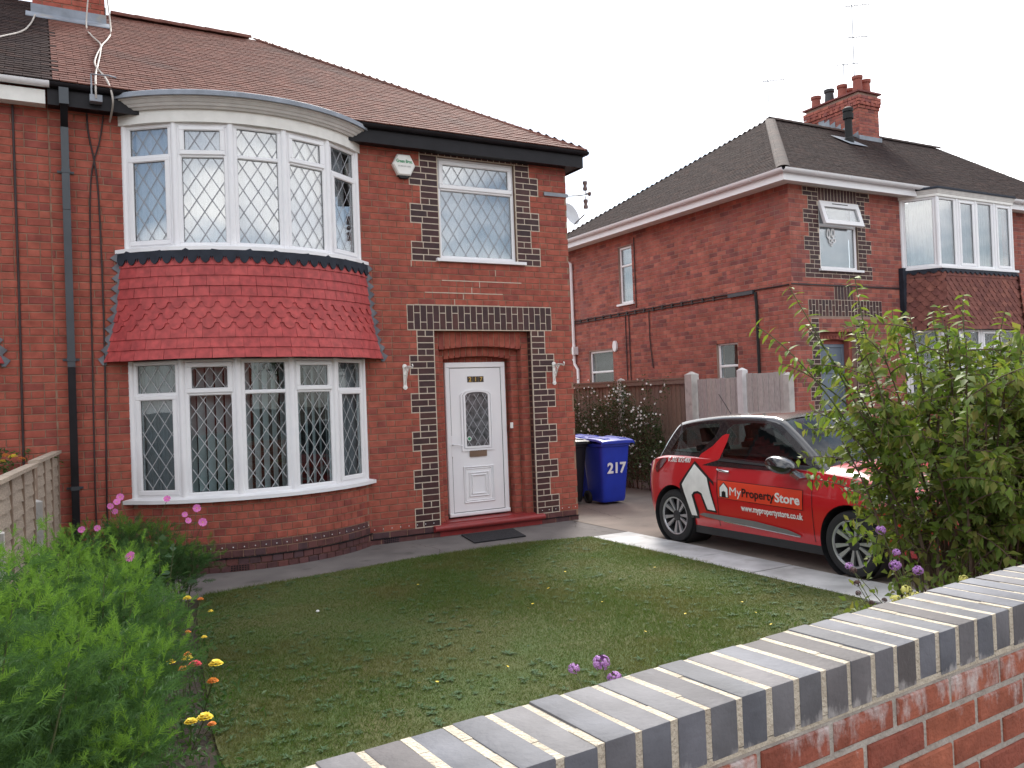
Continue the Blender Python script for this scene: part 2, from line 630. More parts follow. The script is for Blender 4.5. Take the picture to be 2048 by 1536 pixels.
flat('shrub_bed', [(3.0, -8.5), (6.4, -8.24), (6.4, -8.0), (5.84, -5.2), (5.2, -5.45), (4.6, -6.0), (3.7, -7.4)], -.002, m_soil)
LAWN = [(.60, -8.6), (.72, -5.3), (.92, -3.4), (1.06, -2.3), (1.22, -1.56), (2.3, -1.38), (3.61, -1.18), (5.07, -1.15), (5.845, -1.34), (5.845, -2.45),
        (5.843, -4.07), (5.842, -5.30), (5.5, -5.75), (4.7, -6.3), (3.8, -7.4), (3.2, -8.4)]
lawn = flat('lawn', LAWN, .012, m_turf, th=.05)

slab_path = MB().box(5.84, 6.43, -8.2, -1.33, -.05, -.002).build('slab_path', m_soil)
struct(slab_path)
_slabs = {}
_y = -1.34
_k = 0
while _y > -8.1:
    ln = .9
    if 'a' not in _slabs:
        _mb = MB()
        _mb.box(-.285, .285, -.445, .445, -.03, .010)
        _me = _mb.mesh('paving_slab')
        _me.materials.append(m_slab)
        _slabs['a'] = _me
    _o = bpy.data.objects.new('paving_slab', _slabs['a'])
    _link(_o, slab_path, Matrix.Translation((6.135 + random.uniform(-.004, .004), _y - ln / 2, random.uniform(-.003, .004))) @ Matrix.Rotation(random.uniform(-.004, .004), 4, 'Z'))
    _y -= ln
    _k += 1

# ------------------------------------------------------------------ main house
CH = .0823          # brick course
Z0 = .148           # first full course above the plinth
XR = 6.555          # right-hand corner
XP = 0.05           # party line with the attached house
house = thing('brick_house', 'red brick semi-detached house with painted curved bay and white front door', 'house', (3.3, 0, 0))

HOLES = [(.78, 3.42, -1, 5.3), (4.535, 5.711, 3.62, 5.004), (4.40, 5.88, -1, 2.699)]
front_wall = MB()
for a, b, c, d in rects_minus(XP, XR - .008, -.05, 5.25, HOLES):
    front_wall.box(a, b, .006, .24, c, d)
front_wall = front_wall.build('front_wall', m_mortar, house)
side = MB().box(XR - .24, XR - .004, .24, 7.6, -.05, 5.25)
side.box(XP - .1, XR - .24, 7.36, 7.6, -.05, 5.25)
side.build('side_wall', m_brick, house)

def k_of(z):
    return round((z - Z0) / CH)

bricks = Pieces('brick', m_brick, front_wall, 300, 'brickwork')
darkb = Pieces('dark_brick', m_dark, front_wall, 300, 'dark_brickwork')
plinthb = Pieces('plinth_brick', m_plinth, front_wall, 300)
cream = MB()
U, N, O0 = (1, 0, 0), (0, -1, 0), (0, 0, 0)

def quoin_w(k, kind):
    """dark block edges for course k: list of (x0,x1) spans"""
    out = []
    if 0 <= k < 31:
        wide = (k // 3) % 2 == 0 and k < 30
        out += [(4.055 if wide else 4.165, 4.40), (5.88, 6.235 if wide else 6.095)]
    if 31 <= k < 35:
        out += [(4.04, 6.215)]
    if 42 <= k < 59:
        wide = ((k - 42) // 3) % 2 == 0
        out += [(4.135 if wide else 4.285, 4.535), (5.711, 6.075 if wide else 5.935)]
    if 59 <= k < 62:
        out += [(4.285, 5.935)]
    return out

for k in range(-2, 62):
    z = Z0 + (k + .5) * CH
    dark = quoin_w(k, 0)
    openings = [(h[0], h[1]) for h in HOLES if h[2] < z < h[3]]
    if k < 0:
        segs = spans(XP, XR, openings)
        lay_course(plinthb, O0, U, N, segs, z, CH, .235, .06 + (k % 2) * .1175, header=.1)
        continue
    segs = spans(XP, XR, openings + dark)
    lay_course(bricks, O0, U, N, segs, z, CH, .235, .06 + (k % 2) * .1175 + (.03 if k % 5 == 0 else 0), header=.16)
    if k >= 59:
        continue
    if k in (31, 32, 33, 34):
        continue
    for (a, b) in dark:
        cream.box(a - .006, b + .006, .0005 + .0008 * (k % 2), .02, z - CH / 2 - .006, z + CH / 2 + .006)
        odd = k % 2
        lft = a < 5.0
        # long brick on alternating ends
        cut = (b - .235 if (odd == 0) == lft else a + .235) if b - a > .30 else (None if k % 3 else (a + b) / 2)
        cuts = [a, cut, b] if cut and a + .05 < cut < b - .05 else [a, b]
        for p, q in zip(cuts[:-1], cuts[1:]):
            l = round((q - p - .011) / .002) * .002
            M = frame_matrix(((p + q) / 2, -.0025 + random.uniform(-.001, .001), z), U, N)
            darkb.put((l, 'q'), lambda l=l: brick_tpl(l, CH - .011), M, l * 3)
# soldier band over the door
n_col = 24
cw = (6.215 - 4.04) / n_col
cream.box(4.036, 6.219, .001, .02, 2.695, 3.032)
for i in range(n_col):
    xc = 4.04 + (i + .5) * cw
    zz = [2.702, 2.702 + .222, 3.026] if i % 2 else [2.702, 2.702 + .102, 3.026]
    for p, q in zip(zz[:-1], zz[1:]):
        l = round((q - p - .010) / .005) * .005
        M = frame_matrix((xc, -.004 + random.uniform(-.001, .001), (p + q) / 2), (0, 0, 1), N, (-1, 0, 0))
        darkb.put((l, 's'), lambda l=l: brick_tpl(l, cw - .011), M, l * 3)
# soldier course over the small window
cream.box(4.283, 5.937, .001, .02, 5.0, 5.22)
for i in range(18):
    xc = 4.285 + (i + .5) * (1.65 / 18)
    M = frame_matrix((xc, -.004, 5.115), (0, 0, 1), N, (-1, 0, 0))
    darkb.put((.21, 's'), lambda: brick_tpl(.21, .081), M, .2)
bricks.done()
darkb.done()
plinthb.done()
cream.build('cream_pointing', m_cream, house)
# re-pointed joints under the small window
rp = MB()
for x0, x1, k in ((4.55, 5.75, 39), (4.3, 5.45, 37), (4.15, 5.4, 35.02)):
    z = Z0 + k * CH
    rp.box(x0, x1, -.003, .01, z - .006, z + .006)
for x, k in ((4.12, 41), (5.1, 38), (4.98, 37), (4.85, 36), (4.72, 35), (5.35, 40)):
    z = Z0 + k * CH
    rp.box(x - .005, x + .005, -.0025, .01, z, z + CH)
rp.build('repointed_joint', m_cream, house)

# damp course line and injection plugs
MB().box(3.44, 4.39, -.009, .0, Z0 - CH - .006, Z0 - CH + .006).build('damp_course', m_black, house)
MB().box(5.89, XR, -.009, .0, Z0 - CH - .006, Z0 - CH + .006).build('damp_course', m_black, house)
plug = MB()
for x in [3.5 + .115 * i for i in range(8)] + [5.95 + .11 * i for i in range(6)]:
    plug.lathe([(.0001, .004), (.006, .003), (.007, 0)], Matrix.Translation((x, -.002, Z0 + CH * .5)) @ Matrix.Rotation(pi / 2, 4, 'X'), 8)

def airbrick(O, U, N):
    mb = MB()
    mb.obox(O, U, N, -.11, .11, -.035, .035, -.02, .002)
    for r in range(3):
        for c in range(7):
            mb.obox(O, U, N, -.1 + c * .0285, -.1 + c * .0285 + .02, -.03 + r * .021, -.03 + r * .021 + .015, .002, .003, mi=1)
    mb.build('air_brick', [m_plinth, m_black], house)
airbrick((3.72, -.004, .035), (1, 0), (0, -1))

# ------------------------------------------------------------------ windows
def lattice_segments(x0, x1, z0, z1, w, h):
    """clipped diagonal lines of a diamond lattice"""
    out = []
    cx, cz = (x0 + x1) / 2, (z0 + z1) / 2
    for sgn in (1, -1):
        sl = sgn * h / w
        n = int((x1 - x0) / w + (z1 - z0) / h) + 2
        for i in range(-n, n + 1):
            c = (i + .5) * h      # z - cz = sl*(x-cx) + c
            pts = []
            for x in (x0, x1):
                z = cz + sl * (x - cx) + c
                if z0 <= z <= z1:
                    pts.append((x, z))
            for z in (z0, z1):
                x = cx + (z - cz - c) / sl
                if x0 < x < x1:
                    pts.append((x, z))
            if len(pts) >= 2 and hypot(pts[0][0] - pts[1][0], pts[0][1] - pts[1][1]) > .02:
                out.append((pts[0], pts[1]))
    return out

def pane_with_lead(parent, O, U, N, u0, u1, z0, z1, w, glass, lat=None, came=m_came, cw=.0055):
    mb = MB()
    mb.obox(O, U, N, u0, u1, z0, z1, w - .012, w)
    p = mb.build('pane', glass, parent, fix=True)
    if lat:
        mb = MB()
        for (a, b), (c, d) in lattice_segments(u0, u1, z0, z1, *lat):
            l = hypot(c - a, d - b)
            px, pz = -(d - b) / l * cw, (c - a) / l * cw
            def P(u, z, ww):
                return (O[0] + U[0] * u + N[0] * ww, O[1] + U[1] * u + N[1] * ww, O[2] + z)
            v = [P(a + px, b + pz, w + .001), P(a - px, b - pz, w + .001), P(c - px, d - pz, w + .001), P(c + px, d + pz, w + .001)]
            v += [P(a, b, w + .004), P(c, d, w + .004)]
            mb.add(v, [(0, 4, 5, 3), (4, 1, 2, 5), (0, 1, 4), (3, 5, 2), (0, 3, 2, 1)])
        if mb.v:
            mb.build('lead_lattice', came, parent)
    # dark gasket
    g = MB()
    for a, b, c, d in ((u0, u1, z0, z0 + .006), (u0, u1, z1 - .006, z1), (u0, u0 + .006, z0 + .006, z1 - .006), (u1 - .006, u1, z0 + .006, z1 - .006)):
        g.obox(O, U, N, a, b, c, d, w + .0005, w + .0055)
    g.build('gasket', m_rubber, parent)

def bevel_bar(mb, O, U, N, u0, u1, z0, z1, w0, w1, c=.010):
    """rectangular bar with chamfered outer face"""
    def P(u, z, w):
        return (O[0] + U[0] * u + N[0] * w, O[1] + U[1] * u + N[1] * w, O[2] + z)
    v = []
    for w, i in ((w0, 0), (w1 - c, 0), (w1, c)):
        v += [P(u0 + i, z0 + i, w), P(u1 - i, z0 + i, w), P(u1 - i, z1 - i, w), P(u0 + i, z1 - i, w)]
    f = [(8, 9, 10, 11), (3, 2, 1, 0)]
    for k in range(4):
        k2 = (k + 1) % 4
        f += [(k, k2, 4 + k2, 4 + k), (4 + k, 4 + k2, 8 + k2, 8 + k)]
    mb.add(v, f)

def ring(mb, O, U, N, u0, u1, z0, z1, t, w0, w1, ts=None):
    ts = ts or t
    bevel_bar(mb, O, U, N, u0, u1, z0, z0 + t, w0, w1)
    bevel_bar(mb, O, U, N, u0, u1, z1 - t, z1, w0, w1)
    bevel_bar(mb, O, U, N, u0, u0 + ts, z0 + t - .008, z1 - t + .008, w0, w1 - .001)
    bevel_bar(mb, O, U, N, u1 - ts, u1, z0 + t - .008, z1 - t + .008, w0, w1 - .001)

def light(parent, mb, O, U, N, L, z0, z1, zt, top, bot, glass, lat, t=.05, t2=.045, ts=None, came=None, cw=.0055):
    """one window light with outer frame, transom and two panes"""
    ts = ts or t
    came = came or m_came
    ring(mb, O, U, N, 0, L, z0, z1, t, -.07, 0, ts)
    cells = [(z0 + t, z1 - t, bot)] if zt is None else [(z0 + t, zt - t * .4, bot), (zt + t * .4, z1 - t, top)]
    if zt is not None:
        bevel_bar(mb, O, U, N, ts - .006, L - ts + .006, zt - t * .45, zt + t * .45, -.07, -.001)
    for a, b, kind in cells:
        u0, u1 = ts, L - ts
        if kind == 'open':
            ring(mb, O, U, N, u0 - .022, u1 + .022, a - .018, b + .018, t2 + .018, -.05, .016)
            pane_with_lead(parent, O, U, N, u0 + t2 - .006, u1 - t2 + .006, a + t2 - .002, b - t2 + .002, -.012, glass, lat, came, cw)
        else:
            pane_with_lead(parent, O, U, N, u0 - .003, u1 + .003, a - .003, b + .003, -.03, glass, lat, came, cw)

def curtain(parent, pts_fn, n, z0, z1, mat, amp=.02, period=.13, length=1.0):
    mb = MB()
    v, f = [], []
    m = max(4, int(length / .012))
    for i in range(m + 1):
        t = i / m
        (x, y), (nx, ny) = pts_fn(t)
        o = amp * sin(2 * pi * t * length / period + 1.3 * sin(t * 9)) + .5 * amp * sin(2 * pi * t * length / (period * .37))
        v += [(x + nx * o, y + ny * o, z0), (x + nx * o, y + ny * o, z1)]
    for i in range(m):
        f.append((2 * i, 2 * i + 2, 2 * i + 3, 2 * i + 1))
    mb.add(v, f)
    return mb.build('net_curtain', mat, parent, sm=80)

class Bay:
    def __init__(s, cx, y0=0.0, half=1.33, sag=.56):
        s.cx, s.y0 = cx, y0
        s.R = (half * half + sag * sag) / (2 * sag)
        s.cy = y0 - sag + s.R
        s.ha = math.asin(half / s.R)

    def at(s, th, r):
        return (s.cx + r * sin(th), s.cy - r * cos(th))

    def end(s, r):
        """angle at which radius r meets the wall plane"""
        return math.acos(min(1, (s.cy - s.y0) / r))

    def ang(s, th):
        return th

    def samples(s, n):
        return [-1 + 2 * i / n for i in range(n + 1)]

    def lights(s, n):
        return [-s.ha + 2 * s.ha * i / n for i in range(n + 1)]

    def sweep(s, name, prof, mat, parent, z=0.0, n=40, sm=30):
        """profile points (radius, z); every ring is cut at the wall plane"""
        mb = MB()
        k = len(prof)
        ts_ = s.samples(n)
        n = len(ts_) - 1
        for t in ts_:
            for r, zz in prof:
                mb.v.append((*s.at(t * s.end(r), r), z + zz))
        for i in range(n):
            for j in range(k):
                j2 = (j + 1) % k
                mb.f.append((i * k + j, (i + 1) * k + j, (i + 1) * k + j2, i * k + j2))
                mb.mi.append(0)
        mb.f += [tuple(range(k)), tuple(n * k + j for j in range(k - 1, -1, -1))]
        mb.mi += [0, 0]
        return mb.build(name, mat, parent, sm=sm, fix=True)

class CantedBay(Bay):
    """splayed sides and a straight front; 'angles' are positions along the outline, -1..1"""
    def __init__(s, V, y0, n_front):
        s.V = [Vector(v) for v in V]
        s.cx, s.y0 = (V[0][0] + V[-1][0]) / 2, y0
        s.ha = 1.0
        s.len = [(b - a).length for a, b in zip(s.V[:-1], s.V[1:])]
        s.R = sum(s.len) / 2
        c, s.knots = 0, [-1.0]
        for l in s.len:
            c += l
            s.knots.append(-1 + 2 * c / sum(s.len))
        s.n_front = n_front

    def _seg(s, t):
        for i in range(len(s.len) - 1):
            if t < s.knots[i + 1]:
                return i
        return len(s.len) - 1

    def at(s, t, r):
        o = r - s.R
        i = s._seg(t)
        # offset the three sides and cut the ends at the wall
        P = []
        for k, v in enumerate(s.V):
            if k in (0, len(s.V) - 1):
                j = 0 if k == 0 else len(s.len) - 1
                d = (s.V[j + 1] - s.V[j]).normalized()
                nn = Vector((d.y, -d.x))
                q = v + nn * o
                P.append(q - d * ((q.y - s.y0) / d.y) if abs(d.y) > 1e-6 else q)
            else:
                d1 = (s.V[k] - s.V[k - 1]).normalized()
                d2 = (s.V[k + 1] - s.V[k]).normalized()
                n1, n2 = Vector((d1.y, -d1.x)), Vector((d2.y, -d2.x))
                b = (n1 + n2).normalized()
                P.append(v + b * (o / b.dot(n1)))
        f = (t - s.knots[i]) / (s.knots[i + 1] - s.knots[i])
        q = P[i] + (P[i + 1] - P[i]) * f
        return (q.x, q.y)

    def end(s, r):
        return 1.0

    def ang(s, t):
        i = s._seg(t)
        d = s.V[i + 1] - s.V[i]
        return atan2(d.y, d.x)

    def samples(s, n):
        return sorted(set(s.knots) | {s.knots[1] + (s.knots[2] - s.knots[1]) * i / 8 for i in range(9)})

    def lights(s, n):
        return [s.knots[0]] + [s.knots[1] + (s.knots[2] - s.knots[1]) * i / s.n_front for i in range(s.n_front + 1)] + [s.knots[3]]

def bay_window(parent, bay, z0, z1, n, zt, pattern, glass, lat, inner, label=None, ts=.076, came=None, cw=.0055):
    """curved window of n flat lights"""
    mb = MB()
    root_mb = MB()
    part = None
    th = bay.lights(n)
    n = len(th) - 1
    # corner posts
    for a in th:
        x, y = bay.at(a, bay.R - .02)
        x = min(max(x, bay.at(-bay.ha, bay.R)[0] + .006), bay.at(bay.ha, bay.R)[0] - .006)
        root_mb.lathe([(.040, z0), (.040, z1)], Matrix.Translation((x, y, 0)), 10)
    part = root_mb.build('bay_window', m_upvc, parent, sm=40)
    if label:
        part['label'] = label
    for i in range(n):
        p, q = Vector(bay.at(th[i], bay.R)), Vector(bay.at(th[i + 1], bay.R))
        Uv = (q - p).normalized()
        Nv = (Uv.y, -Uv.x)
        L = (q - p).length
        fm = MB()
        light(part, fm, (p.x, p.y, 0), (Uv.x, Uv.y), Nv, L, z0, z1, zt, *pattern[i], glass, lat, ts=ts, came=came, cw=cw, t2=.038)
        fm.build('frame', m_upvc, part)
    # what hangs behind the glass
    if inner in ('net', 'grey'):
        r = bay.R - .16
        curtain(part, lambda t: (bay.at((-1 + 2 * t) * bay.ha * .97, r), (sin(bay.ang((-1 + 2 * t) * bay.ha)), -cos(bay.ang((-1 + 2 * t) * bay.ha)))), 0, z0, z1, m_curtain if inner == 'net' else m_greycurt, length=2.7)
    else:
        r = bay.R - .17
        sl = MB()
        sl.box(-.044, .044, -.002, .002, z0 + .02, z1 - .02)
        me = sl.mesh('blind_slat')
        me.materials.append(m_blind)
        a = -bay.ha * .93
        while a < bay.ha * .93:
            x, y = bay.at(a, r)
            o = bpy.data.objects.new('blind_slat', me)
            _link(o, part, Matrix.Translation((x, y, 0)) @ Matrix.Rotation(bay.ang(a) + radians(38) + random.uniform(-.06, .06), 4, 'Z'))
            a += .098 / r
        rr = bay.R - .11
        for s_ in (-1, 1):    # net at the two end lights
            curtain(part, lambda t: (bay.at(s_ * bay.ha * (.62 + .34 * t), rr), (sin(bay.ang(s_ * bay.ha * .8)), -cos(bay.ang(s_ * bay.ha * .8)))), 0, z0 + .02, z1 - .02, m_net2, amp=.012, period=.05, length=.45)
    return part

m_greycurt = MAT('grey_net', (.30, .31, .32), (.24, .25, .26), rough=.9)  # grey curtain cloth for the neighbour's upper bay
m_net2 = GLASS('sheer_net', (.55, .56, .58), .0, rough=1.0)
_nt = m_net2.node_tree
_d = _nt.nodes.new('ShaderNodeBsdfDiffuse')
_d.inputs['Color'].default_value = (.5, .52, .55, 1)
_mx = [n_ for n_ in _nt.nodes if n_.type == 'MIX_SHADER'][0]
for l_ in list(_mx.inputs['Fac'].links):
    _nt.links.remove(l_)
_mx.inputs['Fac'].default_value = .42
_nt.links.new(_d.outputs['BSDF'], _mx.inputs[2])

FX, OP = 'fixed', 'open'
PAT = [(FX, OP), (OP, FX), (FX, FX), (OP, FX), (FX, OP)]

def tile_plate(w, h, scallop, d=.012):
    """hung tile, top at z=0 going down to -h; front at y=0"""
    a = w / 2
    if scallop:
        sh = h * .52
        pts = [(-a, h * .45), (-a, -sh), (-a * .80, -sh)]
        m = 7
        for i in range(m + 1):
            q = pi + pi * i / m
            pts.append((a * .72 * cos(q), -sh - .010 + (h - sh - .010) * sin(q)))
        pts += [(a * .80, -sh), (a, -sh), (a, h * .45)]
    else:
        pts = [(-a, h * .45), (-a, -h), (a, -h), (a, h * .45)]
    n = len(pts)
    v = [(x, 0, z) for x, z in pts] + [(x, d, z) for x, z in pts]
    f = [tuple(range(n))] + [(i, i + n, (i + 1) % n + n, (i + 1) % n) for i in range(n)]
    return v, f

def tile_skirt(parent, bay, zt, zb, rows, kinds, r0, r1, mat, tw=.168, piece='hung_tile', pw=2.0, limit=300):
    H = (zt - zb) / rows
    core = MB()
    prof = [(r0 + (r1 - r0) * (i / 8) ** pw - .018, zt - (zt - zb) * i / 8) for i in range(9)]
    prof += [(r1 - .22, zb + .004), (r0 - .22, zt)]
    core = bay.sweep('tile_battens', prof, m_black, parent)
    P = Pieces(piece, mat, core, limit)
    def rad(z):
        return r0 + (r1 - r0) * max(0, min(1, (zt - z) / (zt - zb))) ** pw
    for k in range(rows):
        ztop = zt - k * H
        hh = H + (.030 if kinds[k] else .012)
        r_t, r_b = rad(ztop), rad(ztop - H)
        lean = atan2(r_b - r_t + .012, H)
        e = bay.end(r_b) + .012
        n = max(1, round(2 * e * r_b / tw))
        da = 2 * e / n
        offs = .5 * da if k % 2 else 0
        a0 = -e
        edges = [a0] + [a0 + offs + i * da for i in range(0 if offs else 1, n)] + [e]
        for p, q in zip(edges[:-1], edges[1:]):
            w = (q - p) * r_b - .0025
            if w < .02:
                continue
            w = round(w / .004) * .004
            th = (p + q) / 2
            x, y = bay.at(th, r_t + .004)
            j = random.uniform(-.002, .002)
            M = Matrix.Translation((x, y, ztop + j)) @ Matrix.Rotation(bay.ang(th), 4, 'Z') @ Matrix.Rotation(-lean + random.uniform(-.012, .012), 4, 'X') @ Matrix.Rotation(random.uniform(-.012, .012), 4, 'Y')
            sc = kinds[k] and w > tw * .8
            P.put((w, round(hh, 3), sc), lambda w=w, sc=sc: tile_plate(w, hh, sc), M, w)
    P.done()
    return core

def lead_apron(parent, bay, r, zt, depth, pitch, mat):
    """lead band with a scalloped lower edge"""
    mb = MB()
    e = bay.end(r)
    n = round(2 * e * r / pitch)
    da = 2 * e / n
    for i in range(n):
        a = -e + i * da
        pts = [(0, 0), (0, -depth * .82), (.035, -depth * .62), (.06, -depth * .56)]
        pts += [(.1 + .8 * j / 8, -depth * (.56 + .44 * sin(pi * j / 8) ** .7)) for j in range(9)]
        pts += [(.94, -depth * .56), (.965, -depth * .62), (1, -depth * .82), (1, 0)]
        m = len(pts)
        v = []
        for off in (0, -.012):
            for u, z in pts:
                x, y = bay.at(a + u * da, r + off + .01 * (-z / depth))
                v.append((x, y, zt + z))
        f = [tuple(range(m)), tuple(range(2 * m - 1, m - 1, -1))] + [(j, (j + 1) % m, m + (j + 1) % m, m + j) for j in range(m)]
        mb.add(v, f)
    return mb.build('lead_apron', mat, parent)

def saw_flashing(parent, bay, side, zt, zb, rfun, n=11, out=.085):
    """stepped saw-tooth flashing where the skirt meets the wall"""
    mb = MB()
    dz = (zt - zb) / n
    for i in range(n):
        z1 = zt - i * dz
        z0 = z1 - dz * 1.12
        r1_, r0_ = rfun(z1), rfun(z0)
        xa = bay.cx + side * (r1_ * sin(bay.end(r1_)) - .03)
        xb = bay.cx + side * (r0_ * sin(bay.end(r0_)) - .03)
        w = out + random.uniform(-.012, .012)
        pts = [(xa, z1), (xa + side * w * .45, z1), (xa + side * (w + .03), z1 - dz * .55 + random.uniform(-.01, .01)), (xb + side * w * .4, z0), (xb, z0)]
        yy = bay.y0 - .014 - .004 * (i % 2) - random.uniform(0, .004)
        v = [(x, yy, z) for x, z in pts] + [(x, bay.y0 - .001, z) for x, z in pts]
        f = [tuple(range(5)), tuple(range(9, 4, -1))] + [(j, (j + 1) % 5, 5 + (j + 1) % 5, 5 + j) for j in range(5)]
        mb.add(v, f)
    return mb.build('saw_tooth_flashing', m_flash, parent)

def bay_set(parent, bay, dz, main=True):
    R = bay.R
    q = 1.0 if main else .42
    if main:
        up = bay_window(parent, bay, 3.56 + dz, 4.925 + dz, 5, 4.565 + dz, PAT, m_glass, (.165, .25), 'net', 'upper bay window of five leaded lights backed by white curtains')
        lo = bay_window(parent, bay, .83 + dz, 2.33 + dz, 5, 1.955 + dz, PAT, m_glass_low, (.16, .235), 'blind', 'lower bay window of five lattice lights with grey vertical blinds', came=m_came2, cw=.0046)
    # sills
    for z, rr in ((3.53 + dz, .085), (.795 + dz, .085)):
        bay.sweep('window_sill', [(R - .12, z + .045), (R + .0, z + .045), (R + rr, z + .022), (R + rr, z - .018), (R + rr - .03, z - .018), (R + rr - .03, z - .004), (R - .12, z - .004)], m_upvc, parent, n=10 if main else 10, sm=None)
    # frieze, cornice, lead roof
    fz = 0.0 if main else -.105       # the neighbour's frieze is shallower
    zc = dz + fz
    bay.sweep('frieze', [(R - .1, 4.92 + dz), (R + .035, 4.92 + dz), (R + .035, 5.09 + zc), (R - .1, 5.09 + zc)], m_white, parent, n=48)
    bay.sweep('cornice', [(R - .05, 5.055 + zc), (R + .07 * q, 5.055 + zc), (R + .085 * q, 5.075 + zc), (R + .10 * q, 5.08 + zc), (R + .115 * q, 5.105 + zc), (R + .125 * q, 5.11 + zc),
                          (R + .15 * q, 5.14 + zc), (R + .165 * q, 5.145 + zc), (R + .175 * q, 5.165 + zc), (R - .05, 5.165 + zc)], m_cornice, parent, n=48, sm=20)
    bay.sweep('lead_roof', [(R - .4, 5.165 + zc), (R + .185 * q, 5.160 + zc), (R + .190 * q, 5.155 + zc), (R + .20 * q, 5.160 + zc), (R + .195 * q, 5.212 + zc - (0 if main else .02)), (R + .17 * q, 5.225 + zc - (0 if main else .02)), (R - .4, 5.275 + zc)], m_lead if main else m_leaddark, parent, n=48)
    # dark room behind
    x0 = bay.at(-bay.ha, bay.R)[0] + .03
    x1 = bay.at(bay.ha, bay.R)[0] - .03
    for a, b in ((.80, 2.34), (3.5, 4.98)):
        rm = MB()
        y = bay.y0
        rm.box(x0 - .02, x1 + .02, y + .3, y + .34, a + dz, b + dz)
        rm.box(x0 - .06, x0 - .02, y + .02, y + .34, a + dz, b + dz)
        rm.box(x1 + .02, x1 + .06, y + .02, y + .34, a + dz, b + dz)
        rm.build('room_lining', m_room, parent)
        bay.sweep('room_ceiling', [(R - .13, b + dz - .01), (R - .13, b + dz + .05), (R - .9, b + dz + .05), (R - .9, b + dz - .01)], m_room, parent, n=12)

def bay_plinth(parent, bay, ztop, dz=0.0):
    """curved wall of header bricks under the lower window"""
    R = bay.R + .012
    back = bay.sweep('bay_wall', [(R - .006, -.05 + dz), (R - .006, ztop), (R - .22, ztop), (R - .22, -.05 + dz)], m_mortar, parent, n=48)
    Pd = Pieces('header_brick', m_brick, back, 300)
    Pp = Pieces('plinth_header', m_plinth, back, 300)
    k = -2
    e = bay.end(R)
    while True:
        z = Z0 + (k + .5) * CH
        if z + CH / 2 > ztop + .03:
            break
        n = round(2 * e * R / .1225)
        da = 2 * e / n
        off = .5 * da if k % 2 else 0
        rr = R + (.012 if k < 0 else 0)
        for i in range(n):
            th = -e + off + (i + .5) * da
            if abs(th) > e - .3 * da:
                continue
            x, y = bay.at(th, rr + random.uniform(-.0015, .0015))
            M = frame_matrix((x, y, z), (cos(th), sin(th), 0), (sin(th), -cos(th), 0))
            P = Pp if k < 2 else Pd
            P.put(1, lambda: brick_tpl(.1125, CH - .010), M, .11)
        k += 1
    Pd.done()
    Pp.done()
    bay.sweep('damp_course', [(R + .004, Z0 - .008), (R + .020, Z0 - .008), (R + .020, Z0 + .004), (R + .004, Z0 + .004)], m_black, back, n=40)
    for i in range(26):
        th = -e + (i + .5) * 2 * e / 26
        x, y = bay.at(th, R + .001)
        plug.lathe([(.0001, .004), (.006, .003), (.007, 0)], Matrix.Translation((x, y, Z0 + CH * 1.4)) @ Matrix.Rotation(th, 4, 'Z') @ Matrix.Rotation(pi / 2, 4, 'X'), 8)

main_bay = Bay(2.10)
bay_set(house, main_bay, 0.0)
R_ = main_bay.R
SK = [False] * 4 + [True] * 3 + [False] * 3
tile_skirt(house, main_bay, 3.475, 2.335, 10, SK, R_ + .055, R_ + .19, m_paint_red)
lead_apron(house, main_bay, R_ + .078, 3.535, .165, .135, m_leaddark)
_rf = lambda z: R_ + .055 + .135 * max(0, (3.475 - z) / 1.14) ** 2
for sd in (-1, 1):
    saw_flashing(house, main_bay, sd, 3.53, 2.31, _rf)
bay_plinth(house, main_bay, .79)
plug.build('damp_plugs', m_white_ink, house)
# the wall between the two windows, behind the tiles
main_bay.sweep('bay_core', [(R_ - .02, 2.34), (R_ - .02, 3.53), (R_ - .2, 3.53), (R_ - .2, 2.34)], m_room, house)
_th = -.18
_x, _y = main_bay.at(_th, R_ + .026)
airbrick((_x, _y, .04), (cos(_th), sin(_th)), (sin(_th), -cos(_th)))

# small upstairs window
sw = MB()
sw.box(4.535, 5.711, .115, .2, 3.60, 3.62)
small_win = sw.build('bedroom_window', m_upvc, house)
small_win['label'] = 'two-pane leaded white window with white curtain behind'
fm = MB()
light(small_win, fm, (4.541, .045, 0), (1, 0), (0, -1), 1.164, 3.645, 5.0, 4.585, OP, FX, m_glass, (.175, .27))
fm.build('frame', m_upvc, small_win)
MB().box(4.47, 5.82, -.055, .05, 3.605, 3.645).build('window_sill', m_upvc, small_win)
curtain(small_win, lambda t: ((4.55 + 1.15 * t, .17), (0, -1)), 0, 3.62, 5.0, m_curtain, amp=.012, period=.2, length=1.15)
MB().box(4.5, 5.75, .235, .25, 3.55, 5.1).build('room_lining', m_room, small_win)

